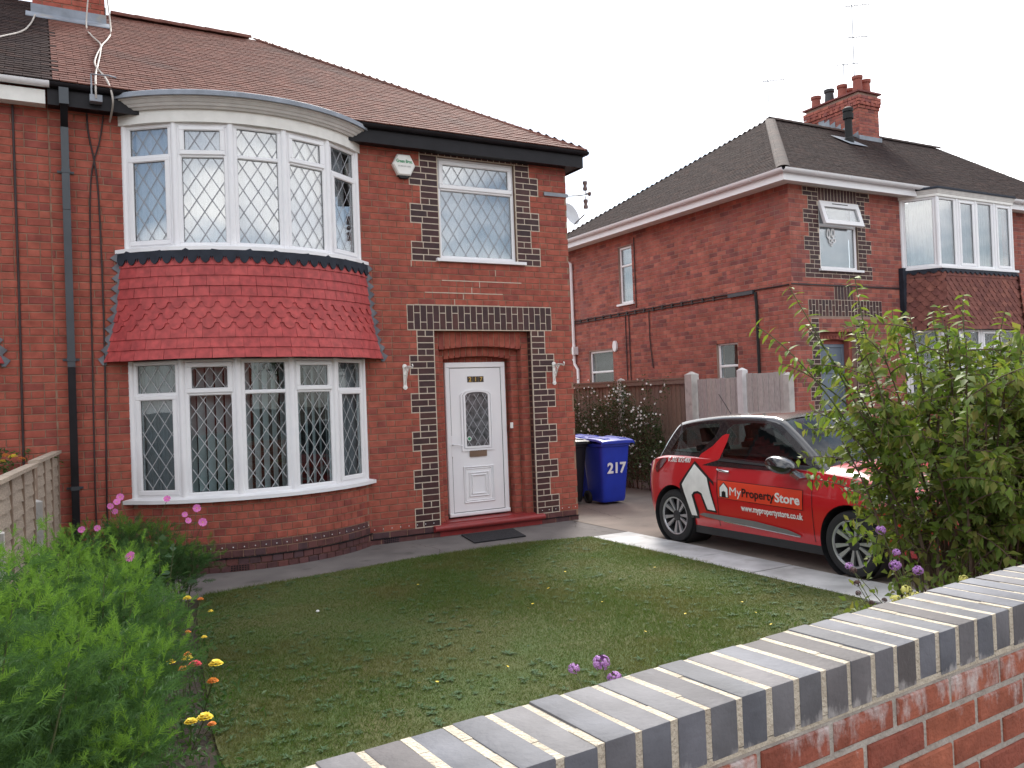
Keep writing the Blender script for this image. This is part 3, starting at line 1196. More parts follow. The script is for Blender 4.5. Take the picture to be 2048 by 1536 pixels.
# ------------------------------------------------------------------ entrance
ent = MB()
orders = [(4.40, 5.88, 0.0, .115, 2.699), (4.515, 5.765, .115, .23, 2.49), (4.625, 5.655, .23, .36, 2.365)]
recess = MB()
for i, (a, b, y0, y1, zt) in enumerate(orders):
    nx = orders[i + 1] if i < 2 else (4.675, 5.605, .36, .36, 2.285)
    # faces of the next order: jambs and head
    recess.box(a - .10, nx[0] - .005, y1 + .006, y1 + .13, -.05, zt + .02)
    recess.box(nx[1] + .005, b + .10, y1 + .006, y1 + .13, -.05, zt + .02)
    recess.box(nx[0] - .005, nx[1] + .005, y1 + .006, y1 + .13, nx[4] + .005, zt + .02)
entrance = recess.build('entrance_recess', m_mortar, house)
ob = Pieces('jamb_brick', m_brick, entrance, 300)
od = Pieces('dark_jamb_brick', m_dark, entrance, 300)
for i, (a, b, y0, y1, zt) in enumerate(orders):
    nx = orders[i + 1] if i < 2 else (4.675, 5.605, .36, .36, 2.285)
    P = od if i == 0 else ob
    k = 0
    while Z0 + (k + 1) * CH <= zt + .01:
        z = Z0 + (k + .5) * CH
        # reveals (facing inwards)
        l = round((y1 - y0 - .010) / .005) * .005
        for X, s_ in ((a, 1), (b, -1)):
            M = frame_matrix((X + s_ * .002, (y0 + y1) / 2 + .004, z), (0, -s_, 0), (s_, 0, 0))
            P.put((l, 'r', i == 0), lambda l=l: brick_tpl(l, CH - .010), M, l)
        # faces of the next order
        for p, q in ((a, nx[0]), (nx[1], b)):
            l2 = round((q - p - .010) / .005) * .005
            if l2 > .03:
                M = frame_matrix(((p + q) / 2, y1, z), U, N)
                ob.put((l2, 'f'), lambda l2=l2: brick_tpl(l2, CH - .010), M, l2)
        k += 1
    # head: upright bricks over a shallow arch
    w = nx[1] - nx[0]
    n = round(w / .083)
    rise = .045
    for j in range(n):
        xc = nx[0] + (j + .5) * w / n
        tt = (xc - (nx[0] + nx[1]) / 2) / (w / 2)
        zb = nx[4] - rise * tt * tt
        l = round((zt - .006 - zb) / .005) * .005
        M = frame_matrix((xc, y1 + .001, zb + l / 2), (0, 0, 1), N, (-1, 0, 0))
        ob.put((l, 'h'), lambda l=l: brick_tpl(l, .075, d=.11), M, l)
ob.done()
od.done()

def door(parent, x0, x1, z0, z1, y):
    d = MB()
    O, Uu, Nn = (x0, y, 0), (1, 0), (0, -1)
    W = x1 - x0
    fr = MB()
    bevel_bar(fr, O, Uu, Nn, 0, W, z1 - .075, z1, -.06, 0)
    bevel_bar(fr, O, Uu, Nn, 0, .07, z0, z1 - .068, -.06, -.001)
    bevel_bar(fr, O, Uu, Nn, W - .07, W, z0, z1 - .068, -.06, -.001)
    bevel_bar(fr, O, Uu, Nn, 0, W, z0, z0 + .05, -.06, .02)
    # leaf with an arched light and raised mouldings
    a, b, c, e = .075, W - .075, z0 + .055, z1 - .08
    bevel_bar(d, O, Uu, Nn, a, b, c, e, -.055, -.014, c=.004)
    leaf = d.build('front_door', m_upvc, parent)
    leaf['label'] = 'white panelled front door with arched leaded light'
    fr.build('door_frame', m_upvc, leaf)
    gap = MB()
    for p in ((a - .004, a, c, e), (b, b + .004, c, e), (a, b, e, e + .004), (a, b, c - .004, c)):
        gap.obox(O, Uu, Nn, *p, -.05, -.013)
    gap.build('door_gap', m_rubber, leaf)
    cxm = W / 2
    def arch_pts(hw, zb, zs, rise, n=12):
        pts = [(cxm - hw, zb), (cxm + hw, zb)]
        for i in range(n + 1):
            t = 1 - 2 * i / n
            pts.append((cxm + hw * t, zs + rise * sqrt(max(0, 1 - t * t)) ** 1.0))
        return pts
    def P(u, z, w):
        return (x0 + u, y - w, z)
    zb, zs = z1 - 1.17, z1 - .45
    def frame_ring(outer, inner, w0, w1):
        mb = MB()
        n = len(outer)
        v = [P(*p, w0) for p in outer] + [P(*p, w1) for p in outer] + [P(*p, w1) for p in inner] + [P(*p, w0) for p in inner]
        f = []
        for i in range(n):
            j = (i + 1) % n
            f += [(i, j, n + j, n + i), (n + i, n + j, 2 * n + j, 2 * n + i), (2 * n + i, 2 * n + j, 3 * n + j, 3 * n + i)]
        mb.add(v, f)
        return mb
    frame_ring(arch_pts(.245, zb - .05, zs - .0, .075), arch_pts(.215, zb - .02, zs, .06), -.014, .004).build('light_moulding', m_upvc, leaf, sm=30)
    frame_ring(arch_pts(.205, zb - .012, zs, .058), arch_pts(.175, zb + .015, zs - .005, .045), -.014, .008).build('light_moulding', m_upvc, leaf, sm=30)
    gl = MB()
    pts = arch_pts(.176, zb + .014, zs - .005, .046)
    gl.add([P(*p, -.006) for p in pts], [tuple(range(len(pts)))])
    gl.build('door_light', m_doorglass, leaf)
    lt = MB()
    for (p, q), (r, s_) in lattice_segments(cxm - .174, cxm + .174, zb + .016, zs + .012, .13, .2):
        l = hypot(r - p, s_ - q)
        px, pz = -(s_ - q) / l * .005, (r - p) / l * .005
        lt.add([P(p + px, q + pz, -.004), P(p - px, q - pz, -.004), P(r - px, s_ - pz, -.004), P(r + px, s_ + pz, -.004)], [(0, 1, 2, 3)])
    lt.build('lead_lattice', m_came, leaf)
    # sticker, letter plate, panel, handle, numerals
    st = MB().lathe([(.033, 0), (.033, .002), (.0001, .002)], Matrix.Translation(P(cxm - .13, zb + .12, -.003)) @ Matrix.Rotation(pi / 2, 4, 'X'), 20)
    st.build('round_sticker', m_white_ink, leaf)
    st = MB().lathe([(.022, 0), (.022, .001), (.0001, .001)], Matrix.Translation(P(cxm - .13, zb + .12, -.0008)) @ Matrix.Rotation(pi / 2, 4, 'X'), 20)
    st.build('sticker_centre', m_green_ink, leaf)
    MB().obox(O, Uu, Nn, cxm - .13, cxm + .13, z0 + .80, z0 + .885, -.014, .004).build('letter_plate', m_brass, leaf)
    pn = MB()
    for (hw, za, zb_, w) in ((.235, z0 + .17, z0 + .67, .004), (.21, z0 + .195, z0 + .645, -.003), (.155, z0 + .25, z0 + .59, .003), (.115, z0 + .285, z0 + .555, .007)):
        t = .018
        ring(pn, O, Uu, Nn, cxm - hw, cxm + hw, za, zb_, t, -.02, w)
    pn.build('raised_panel', m_upvc, leaf)
    hd = MB()
    hd.obox(O, Uu, Nn, .06, .09, z0 + .82, z0 + 1.10, -.014, .002)
    hd.tube([P(.075, z0 + .98, 0), P(.075, z0 + .98, .04), P(.10, z0 + .98, .05), P(.205, z0 + .965, .045)], .009, 8)
    hd.build('door_handle', m_upvc, leaf, sm=40)
    nm = MB()
    for i in range(3):
        nm.obox(O, Uu, Nn, cxm - .125 + i * .085, cxm - .125 + i * .085 + .08, z1 - .275, z1 - .195, -.014, -.008)
    nm.build('number_plate', m_plate, leaf)
    for i, ch in enumerate('217'):
        put_text(ch, .085, m_gold, leaf, Matrix.Translation(P(cxm - .085 + i * .085, z1 - .264, -.0065)) @ Matrix.Rotation(pi / 2, 4, 'X'), bold=.002, align='CENTER', name='door_numeral')
    return leaf

m_doorglass = MAT('obscure_door_glass', (.16, .16, .17), (.03, .035, .035), rough=.12, scale=13, spec=.6)
door(house, 4.675, 5.605, .185, 2.285, .30)
MB().box(5.61, 5.648, .20, .22, 1.35, 1.43).build('door_bell', m_white, house)

# red painted step with a rounded nose
st = MB()
st.sweep([(0, .10), (.10, .10), (.125, .085), (.135, .06), (.125, .035), (.10, .02), (0, .02)], lambda x: ((x, .06, 0.05), (0, -1)), [4.30, 5.96])
st.box(4.41, 5.87, .05, .36, .03, .165)
st.box(4.32, 5.94, .0, .05, -.02, .072)
st.build('doorstep', m_step, house, sm=50, fix=True)

# eaves: soffit, fascia, gutter
EZ = 5.25
ev = MB().box(XP, XR + .16, -.16, .05, 5.03, 5.055)
ev.box(XR - .1, XR + .16, .05, 7.4, 5.03, 5.055)
ev.build('soffit', m_black, house)
fa = MB().box(XP, XR + .18, -.185, -.16, 5.015, 5.20)
fa.box(XR + .16, XR + .185, -.16, 7.4, 5.015, 5.20)
fa.build('fascia', m_black, house)

def gutter(parent, a, b, out, z, mat, r=.055, name='gutter'):
    """half round gutter from a to b (xy), opening upwards; out = outward unit"""
    prof = [(r * cos(q), r * sin(q)) for q in [pi + pi * i / 8 for i in range(9)]]
    prof = [(p, q) for p, q in prof] + [((r - .006) * cos(q), (r - .006) * sin(q) + .001) for q in [2 * pi - pi * i / 8 for i in range(9)]]
    mb = MB()
    def pf(t):
        return ((a[0] + (b[0] - a[0]) * t, a[1] + (b[1] - a[1]) * t, z), out)
    mb.sweep(prof, pf, [0, 1])
    return mb.build(name, mat, parent, sm=40)
gutter(house, (XP, -.215), (XR + .235, -.215), (0, -1), 5.235, m_black, .05)
gutter(house, (XR + .215, -.235), (XR + .215, 7.4), (1, 0), 5.235, m_black, .05)

# roof
TP = tan(radians(32.7))
EY, EX = -.25, XR + .25
RY = 3.50
RZ = EZ + .015 + (RY - EY) * TP

def roof_plane(parent, name, O, Ud, Vd, u_lo, u_hi, vmax, mat, gauge=.1, tw=.165, limit=300, base_mat=None, tile_name='roof_tile', key_extra=''):
    """plain tiles on a slope. O eave origin, Ud along the eave, Vd up the slope (unit); u_lo(v), u_hi(v) bounds"""
    Ud, Vd = Vector(Ud), Vector(Vd)
    Nd = Ud.cross(Vd).normalized()
    if Nd.z < 0:
        Nd = -Nd
    O = Vector(O)
    deck = MB()
    c = [O + Ud * u_lo(0), O + Ud * u_hi(0), O + Ud * u_hi(vmax) + Vd * vmax, O + Ud * u_lo(vmax) + Vd * vmax]
    deck.add([p - Nd * .012 for p in c] + [p - Nd * .05 for p in c], [(0, 1, 2, 3), (7, 6, 5, 4), (0, 4, 5, 1), (1, 5, 6, 2), (2, 6, 7, 3), (3, 7, 4, 0)])
    deck = deck.build(name, base_mat or m_black, parent)
    P = Pieces(tile_name, mat, deck, limit)
    rows = int(vmax / gauge)
    Yv = Vd.cos if False else None
    for k in range(rows):
        v = k * gauge
        lo, hi = u_lo(v + gauge * .5), u_hi(v + gauge * .5)
        off = (tw / 2 if k % 2 else 0)
        u = floor((lo - off) / tw) * tw + off
        while u < hi:
            a, b = max(u, lo), min(u + tw, hi)
            w = b - a - .003
            if w > .03:
                w = round(w / .005) * .005
                ctr = O + Ud * ((a + b) / 2) + Vd * (v - .006 + random.uniform(-.003, .003)) + Nd * (.012 + random.uniform(0, .003))
                tl = Vd - Nd * .075 + Ud * random.uniform(-.01, .01)
                tl.normalize()
                nn = Ud.cross(tl).normalized()
                if nn.z < 0:
                    nn = -nn
                M = Matrix(((Ud.x, tl.x, nn.x, ctr.x), (Ud.y, tl.y, nn.y, ctr.y), (Ud.z, tl.z, nn.z, ctr.z), (0, 0, 0, 1)))
                def mk(w=w):
                    h, t = .165, .013
                    vv = [(-w / 2, 0, -t), (w / 2, 0, -t), (w / 2, h, -t * .3), (-w / 2, h, -t * .3), (-w / 2, 0, 0), (w / 2, 0, 0), (w / 2, h, 0), (-w / 2, h, 0)]
                    return vv, [(4, 5, 6, 7), (0, 1, 5, 4), (1, 2, 6, 5), (3, 0, 4, 7)]
                P.put(w, mk, M, w)
            u += tw
    P.done()
    return deck

Vf = Vector((0, 1, TP)).normalized()
vmx = (RY - EY) / Vf.y
roof_plane(house, 'front_roof_slope', (0, EY, EZ), (1, 0, 0), Vf, lambda v: XP + .05, lambda v: EX - v * Vf.y, vmx, m_tile)
Vs = Vector((-1, 0, TP)).normalized()
roof_plane(house, 'side_roof_slope', (EX, 0, EZ), (0, 1, 0), Vs, lambda v: EY + v * Vf.y, lambda v: 7.25 - v * Vf.y, vmx, m_tile, limit=0)
roof_plane(house, 'rear_roof_slope', (0, 7.25, EZ), (1, 0, 0), (0, -Vf.y, Vf.z), lambda v: XP + .05, lambda v: EX - v * Vf.y, vmx, m_tile, limit=0)

def half_tile_run(parent, name, a, b, mat, r=.10, ln=.33, overlap=.03, flat_=.65):
    """half-round ridge or hip tiles laid from a to b, each one an object sharing one mesh"""
    a, b = Vector(a), Vector(b)
    d = (b - a)
    n = max(1, round(d.length / ln))
    step = d.length / n
    d.normalize()
    sd = d.cross(Vector((0, 0, 1))).normalized()
    up = sd.cross(d).normalized()
    mb = MB()
    prof = [(r * cos(q), r * flat_ * sin(q) - .03) for q in [pi * i / 8 for i in range(9)]] + [((r - .014) * cos(q), (r - .014) * flat_ * sin(q) - .03) for q in [pi - pi * i / 8 for i in range(9)]]
    mb.sweep(prof, lambda t: ((0, t, 0), (1, 0)), [0, step + overlap])
    me = mb.mesh(name)
    me.materials.append(mat)
    smooth(me, 40)
    for i in range(n):
        o = a + d * (step * i)
        t = d - up * (-.02)
        t.normalize()
        up2 = sd.cross(t).normalized()
        M = Matrix(((sd.x, t.x, up2.x, o.x), (sd.y, t.y, up2.y, o.y), (sd.z, t.z, up2.z, o.z), (0, 0, 0, 1)))
        _link(bpy.data.objects.new(name, me), parent, M)

half_tile_run(house, 'ridge_tile', (EX - (RY - EY) - .12, RY, RZ - .02), (XP + .9, RY, RZ - .02), m_tile, r=.14)
half_tile_run(house, 'hip_tile', (EX - .02, EY + .02, EZ + .015), (EX - (RY - EY), RY, RZ), m_tile, r=.085, ln=.12, flat_=.45)
# ------------------------------------------------------------------ attached house on the left
att = thing('attached_house', 'attached red brick house at the left edge with white gutter and dark weathered roof', 'house', (-2.5, 0, 0))
aw = MB()
AH = [(-3.32, -.68, -1, 5.3)]
for a, b, c, d in rects_minus(-4.5, XP, -.05, 5.25, AH):
    aw.box(a, b, .006, .24, c, d)
aw.box(-4.5, -4.3, .24, 7.6, -.05, 5.25)
att_wall = aw.build('front_wall', m_mortar, att)
ab = Pieces('brick', m_brick, att_wall, 300, 'brickwork')
for k in range(-2, 62):
    z = Z0 + (k + .5) * CH
    segs = spans(-1.2, XP, [(-3.32, -.68)])
    lay_course(ab, O0, U, N, segs, z, CH, .235, .06 + (k % 2) * .1175, header=.2)
ab.done()
abay = Bay(-2.0)
bay_set(att, abay, 0.0, main=True)
tile_skirt(att, abay, 3.475, 2.335, 10, SK, R_ + .055, R_ + .19, m_paint_red)
lead_apron(att, abay, R_ + .078, 3.535, .165, .135, m_leaddark)
for sd in (-1, 1):
    saw_flashing(att, abay, sd, 3.53, 2.31, _rf)
abay.sweep('bay_wall', [(R_ + .012, -.05), (R_ + .012, .79), (R_ - .2, .79), (R_ - .2, -.05)], m_brick, att)
abay.sweep('bay_core', [(R_ - .02, 2.34), (R_ - .02, 3.53), (R_ - .2, 3.53), (R_ - .2, 2.34)], m_room, att)
MB().box(-4.5, XP - .02, -.16, .05, 5.03, 5.055).build('soffit', m_white, att)
MB().box(-4.5, XP - .02, -.185, -.16, 5.015, 5.16).build('fascia', m_white, att)
gutter(att, (-4.5, -.215), (XP + .02, -.215), (0, -1), 5.235, m_upvc, .055)
roof_plane(att, 'front_roof_slope', (0, EY, EZ), (1, 0, 0), Vf, lambda v: -4.5, lambda v: XP + .05 + (.0 if int(v / .1) % 2 else .08), vmx, m_tile_dark, limit=220)
roof_plane(att, 'rear_roof_slope', (0, 7.25, EZ), (1, 0, 0), (0, -Vf.y, Vf.z), lambda v: -4.5, lambda v: XP + .05, vmx, m_tile_dark, limit=0)
half_tile_run(att, 'ridge_tile', (-.3, RY, RZ - .02), (-4.5, RY, RZ - .02), m_tile_dark, r=.14)

# ------------------------------------------------------------------ chimney shared by the two houses
def brick_stack(parent, x0, x1, y0, y1, z0, z1, mat_b, mat_m, ch=.08, bl=.235, name='stack', limit=300, corb=0):
    core = MB().box(x0 + .008, x1 - .008, y0 + .008, y1 - .008, z0, z1)
    core = core.build(name, mat_m, parent)
    P = Pieces('brick', mat_b, core, limit)
    k = 0
    n = int((z1 - z0) / ch)
    for k in range(n):
        z = z0 + (k + .5) * ch
        o = .02 * max(0, k - (n - 5)) if corb else 0
        o = min(o, .05)
        for (O, Uu, Nn, L) in (((x0 - o, y0 - o, 0), (1, 0, 0), (0, -1, 0), x1 - x0 + 2 * o), ((x0 - o, y1 + o, 0), (0, -1, 0), (-1, 0, 0), y1 - y0 + 2 * o), ((x1 + o, y0 - o, 0), (0, 1, 0), (1, 0, 0), y1 - y0 + 2 * o)):
            lay_course(P, O, Uu, Nn, [(0, L)], z, ch, bl, (k % 2) * bl / 2, header=.1)
    P.done()
    return core

chim = thing('chimney_stack', 'red brick chimney stack with lead flashing at the upper left', 'chimney', (.35, 3.1, 7.2))
brick_stack(chim, -.08, .80, 2.75, 4.2, 6.9, 8.6, m_brick, m_mortar)
_ty = 2.75
zf = EZ + (_ty - EY) * TP
fl = MB()
fl.box(-.10, .815, 2.735, 2.752, zf - .02, zf + .14)
for i in range(6):
    yy = 2.74 + i * .24
    zz = EZ + (yy - EY) * TP
    fl.box(.802, .815 + .0015 * (i % 2), yy, yy + .25, zz - .05, zz + .26)
fl.add([(-.16, 2.745, zf + .03), (.86, 2.745, zf + .03), (.86, 2.52, zf - .115), (-.16, 2.52, zf - .115), (-.16, 2.745, zf + .015), (.86, 2.745, zf + .015), (.86, 2.52, zf - .13), (-.16, 2.52, zf - .13)],
       [(0, 1, 2, 3), (7, 6, 5, 4), (2, 6, 7, 3), (1, 5, 6, 2), (0, 3, 7, 4)])
fl.build('lead_flashing', m_lead, chim)

# aerial cables over the roof
def cable(name, pts, r, mat, label, cat='cable', group=None):
    # smooth the path
    P = [Vector(p) for p in pts]
    out = []
    for i in range(len(P) - 1):
        p0, p1, p2, p3 = P[max(i - 1, 0)], P[i], P[i + 1], P[min(i + 2, len(P) - 1)]
        for j in range(6):
            t = j / 6
            out.append(.5 * ((2 * p1) + (p2 - p0) * t + (2 * p0 - 5 * p1 + 4 * p2 - p3) * t * t + (3 * p1 - p0 - 3 * p2 + p3) * t ** 3))
    out.append(P[-1])
    o = MB().tube(out, r, 6).build(name, mat, None, sm=60)
    return tag(o, label, cat, group)

def on_roof(x, y, h=.035):
    return (x, y, EZ + (y - EY) * TP + h)
cable('aerial_cable', [(.62, 2.74, 7.75), on_roof(.55, 2.45), on_roof(.58, 1.9), on_roof(.66, 1.45), on_roof(.58, .9), on_roof(.54, .45), on_roof(.62, -.1), (.66, -.30, 5.1), (.64, -.03, 4.95)], .010, m_cable_w, 'pale aerial cable running down the red roof left of its twin')
cable('aerial_cable', [(.83, 2.9, 7.8), on_roof(.85, 2.5), on_roof(.78, 1.9), on_roof(.67, 1.42), on_roof(.62, .95), on_roof(.57, .5), on_roof(.52, .05), (.50, -.28, 5.22), (.50, -.30, 5.1)], .010, m_cable_w, 'pale aerial cable leaving the chimney corner and joining its twin')
cable('aerial_cable', [on_roof(-.05, 2.55), on_roof(-.1, 2.0), on_roof(-.2, 1.5), on_roof(-.45, 1.0), on_roof(-.6, .5)], .010, m_cable_w, 'grey cable on the dark roof at the left edge')
cable('wall_cable', [(-.27, -.012, 5.02), (-.265, -.012, 4.0), (-.26, -.012, 3.0), (-.262, -.012, 1.5), (-.26, -.012, .3)], .012, m_cable, 'thin dark cable down the wall of the attached house')
cable('wall_cable', [(.42, -.012, 5.02), (.43, -.012, 4.8), (.50, -.012, 4.3), (.52, -.012, 3.4), (.52, -.012, 2.3), (.50, -.012, .9), (.50, -.012, .2)], .009, m_cable, 'dark wall cable nearer the bay, curving right of its pair')
cable('wall_cable', [(.58, -.012, 5.02), (.54, -.012, 4.75), (.44, -.012, 4.3), (.41, -.012, 3.4), (.40, -.012, 2.3), (.39, -.012, .9), (.40, -.012, .2)], .008, m_cable, 'dark wall cable just right of the charcoal downpipe')
bx = thing('cable_bracket', 'small steel cable bracket on the gutter beside the bay roof', 'bracket', (.45, -.24, 5.15))
MB().box(.44, .56, -.30, -.19, 5.07, 5.14).build('bracket_plate', m_galv, bx)
MB().tube([(.46, -.27, 5.12), (.46, -.27, 5.36), (.62, -.27, 5.37), (.70, -.25, 5.365)], .010, 6).build('bracket_rod', m_galv, bx)

# downpipe
dp = thing('downpipe', 'square charcoal downpipe on the brick wall left of the bay', 'downpipe', (.2, -.05, 0))
MB().box(.155, .245, -.255, -.175, 5.02, 5.19).build('outlet', m_charcoal, dp)
d1 = MB()
d1.add([(.165, -.245, 5.03), (.235, -.245, 5.03), (.235, -.185, 5.03), (.165, -.185, 5.03), (.165, -.085, 4.82), (.235, -.085, 4.82), (.235, -.02, 4.86), (.165, -.02, 4.86)],
       [(0, 1, 5, 4), (1, 2, 6, 5), (2, 3, 7, 6), (3, 0, 4, 7), (0, 3, 2, 1), (4, 5, 6, 7)])
d1.build('swan_neck', m_black, dp)
for za, zb in ((3.95, 4.84), (2.28, 3.945), (.12, 2.275)):
    MB().box(.163, .237, -.088, -.018, za, zb).build('pipe_section', m_charcoal if za > 2 else m_black, dp)
for zc in (4.36, 2.36, 1.0):
    c_ = MB().box(.158, .242, -.093, -.012, zc - .02, zc + .02)
    c_.box(.12, .28, -.018, -.006, zc - .012, zc + .012)
    c_.build('pipe_clip', m_charcoal, dp)

# alarm box
al = thing('alarm_box', 'white hexagonal burglar alarm box with green lettering under the eaves', 'alarm box', (3.98, 0, 4.7))
hexp = [(-.155, .02), (-.085, .155), (.085, .155), (.155, .02), (.085, -.115), (-.085, -.115)]
ab_ = MB()
cx_, cz_ = 4.05, 4.80
hb = [(a_, b_) for a_, b_ in hexp]
n_ = 6
vv = [(cx_ + a_, -.002, cz_ + b_) for a_, b_ in hb] + [(cx_ + a_, -.05, cz_ + b_) for a_, b_ in hb] + [(cx_ + a_ * .88, -.068, cz_ + b_ * .88 + .002) for a_, b_ in hb]
ff = [tuple(range(12, 18))] + [(i, (i + 1) % 6, 6 + (i + 1) % 6, 6 + i) for i in range(6)] + [(6 + i, 6 + (i + 1) % 6, 12 + (i + 1) % 6, 12 + i) for i in range(6)]
ab_.add(vv, ff)
ab_.build('cover', m_white, al, fix=True)
MB().prism([(-.085, -.115), (-.05, -.15), (.05, -.15), (.085, -.115)], lambda a_, b_, w: (cx_ + a_, -w, cz_ + b_), .002, .05).build('strobe', m_rubber, al)
RX = Matrix.Rotation(pi / 2, 4, 'X')
put_text('Green Bros.', .06, m_green_ink, al, Matrix.Translation((cx_ - .11, -.0695, cz_ + .045)) @ RX, bold=.0015, width=.22)
put_text('01302 811690', .03, m_grey_ink, al, Matrix.Translation((cx_ - .085, -.0695, cz_ - .01)) @ RX, width=.17)

# hanging basket brackets
def basket_bracket(x, label):
    t = thing('basket_bracket', label, 'bracket', (x, 0, 2.0), 'white hanging basket brackets beside the door')
    b = MB()
    b.box(x - .022, x + .022, -.012, 0, 1.95, 2.24)
    for z_ in (1.96, 2.23):
        b.lathe([(.03, 0), (.03, .012), (.0001, .018)], Matrix.Translation((x, -.001, z_)) @ RX, 12)
    b.build('wall_plate', m_white, t)
    s = MB()
    s.tube([(x, -.01, 2.21), (x, -.12, 2.225), (x, -.22, 2.215), (x, -.27, 2.20), (x, -.285, 2.225), (x, -.27, 2.245)], .009, 6)
    s.tube([(x, -.012, 2.0), (x, -.05, 2.06), (x, -.10, 2.15), (x, -.16, 2.215)], .008, 6)
    for c_, r_ in (((-.06, 2.17), .035), ((-.11, 2.185), .022), ((-.035, 2.10), .022)):
        s.tube([(x, c_[0] + r_ * cos(q), c_[1] + r_ * sin(q)) for q in [2 * pi * i / 12 for i in range(11)]], .006, 5)
    s.build('scroll_arm', m_white, t, sm=50)
basket_bracket(3.975, 'ornate white basket bracket on the wall left of the front door')
basket_bracket(6.225, 'ornate white basket bracket right of the front door near the house corner')

# wire bracket at the corner
wb = thing('wire_bracket', 'steel wire bracket with two brown insulators at the house corner', 'bracket', (6.4, 0, 4.64))
MB().box(6.17, 6.57, -.016, -.002, 4.615, 4.665).build('strap', m_galv, wb)
MB().tube([(6.56, -.01, 4.64), (6.72, -.02, 4.655), (6.90, -.02, 4.69)], .010, 8).build('arm', m_galv, wb)
MB().lathe([(.0001, 0), (.035, 0), (.03, .02), (.012, .03), (.012, .06), (.0001, .06)], Matrix.Translation((6.95, -.02, 4.70)) @ Matrix.Rotation(-pi / 2, 4, 'Y'), 12).build('end_cap', m_rust, wb, sm=40)
for z_, s_ in ((4.695, 1), (4.66, -1)):
    ins = MB()
    ins.tube([(6.87, -.02, z_), (6.87, -.02, z_ + s_ * .06)], .006, 6)
    M_ = Matrix.Translation((6.87, -.02, z_ + s_ * .05)) @ (I4 if s_ > 0 else Matrix.Rotation(pi, 4, 'X'))
    ins.lathe([(.0001, 0), (.032, 0), (.034, .03), (.024, .055), (.024, .075), (.034, .10), (.032, .13), (.0001, .13)], M_, 12)
    ins.build('insulator', m_rust, wb, sm=40)

# satellite dish on the side wall
m_dish = MAT('pale_dish', (.62, .64, .66), (.52, .54, .57), rough=.45)
ds = thing('satellite_dish', 'pale round satellite dish fixed round the house corner', 'dish', (6.7, .3, 4.45))
MD = Matrix.Translation((6.83, .36, 4.46)) @ Matrix.Rotation(radians(20), 4, 'Z') @ Matrix.Rotation(radians(72), 4, 'X')
MB().lathe([(.0001, .0), (.06, .004), (.12, .018), (.17, .038), (.178, .04), (.17, .034), (.12, .013), (.06, -.002), (.0001, -.006)], MD, 28).build('reflector', m_dish, ds, sm=50)
MB().tube([(6.55, .45, 4.46), (6.70, .45, 4.46), (6.83, .40, 4.46)], .016, 8).build('mount', m_galv, ds)
MB().tube([tuple(MD @ Vector((0, -.17, .03))), tuple(MD @ Vector((0, -.12, .25)))], .010, 8).build('feed_arm', m_galv, ds)

# door mat
mt = MB()
mt.add([(4.63, -.13, .004), (5.40, -.13, .004), (5.24, -.76, .004), (4.51, -.76, .004), (4.63, -.13, .018), (5.40, -.13, .018), (5.24, -.76, .018), (4.51, -.76, .018)], [(3, 2, 1, 0), (4, 5, 6, 7), (0, 1, 5, 4), (1, 2, 6, 5), (2, 3, 7, 6), (3, 0, 4, 7)])
tag(mt.build('door_mat', MAT('black_mat', (.020, .021, .025), (.012, .012, .015), rough=.9, scale=30, bump=.8, bscale=160), None, fix=True), 'flat black rubber door mat on the path before the front door', 'door mat')

# ------------------------------------------------------------------ neighbouring house on the right
NX, NY, NT = 11.70, .60, 5.62
nb = thing('neighbour_house', 'detached-looking brick house beyond the driveway with dark hipped roof', 'house', (15, 3, 0))
nb['label'] = 'brick house beyond the fence with dark hipped roof and white gutters'
# side wall
SH = [(5.25, 5.76, 3.81, 5.16), (6.12, 7.11, 1.75, 2.82), (2.02, 2.60, 1.75, 2.70)]
sw_ = MB()
for a, b, c, d in rects_minus(NY + .2, 8.2, -.05, 5.6, SH):
    sw_.box(NX + .006, NX + .22, a, b, c, d)
sw_.box(NX + .006, 21.5, 8.0, 8.2, -.05, 5.6)
ns = sw_.build('side_wall', m_mortar_n, nb)
NCH, NZ0 = .0835, .25
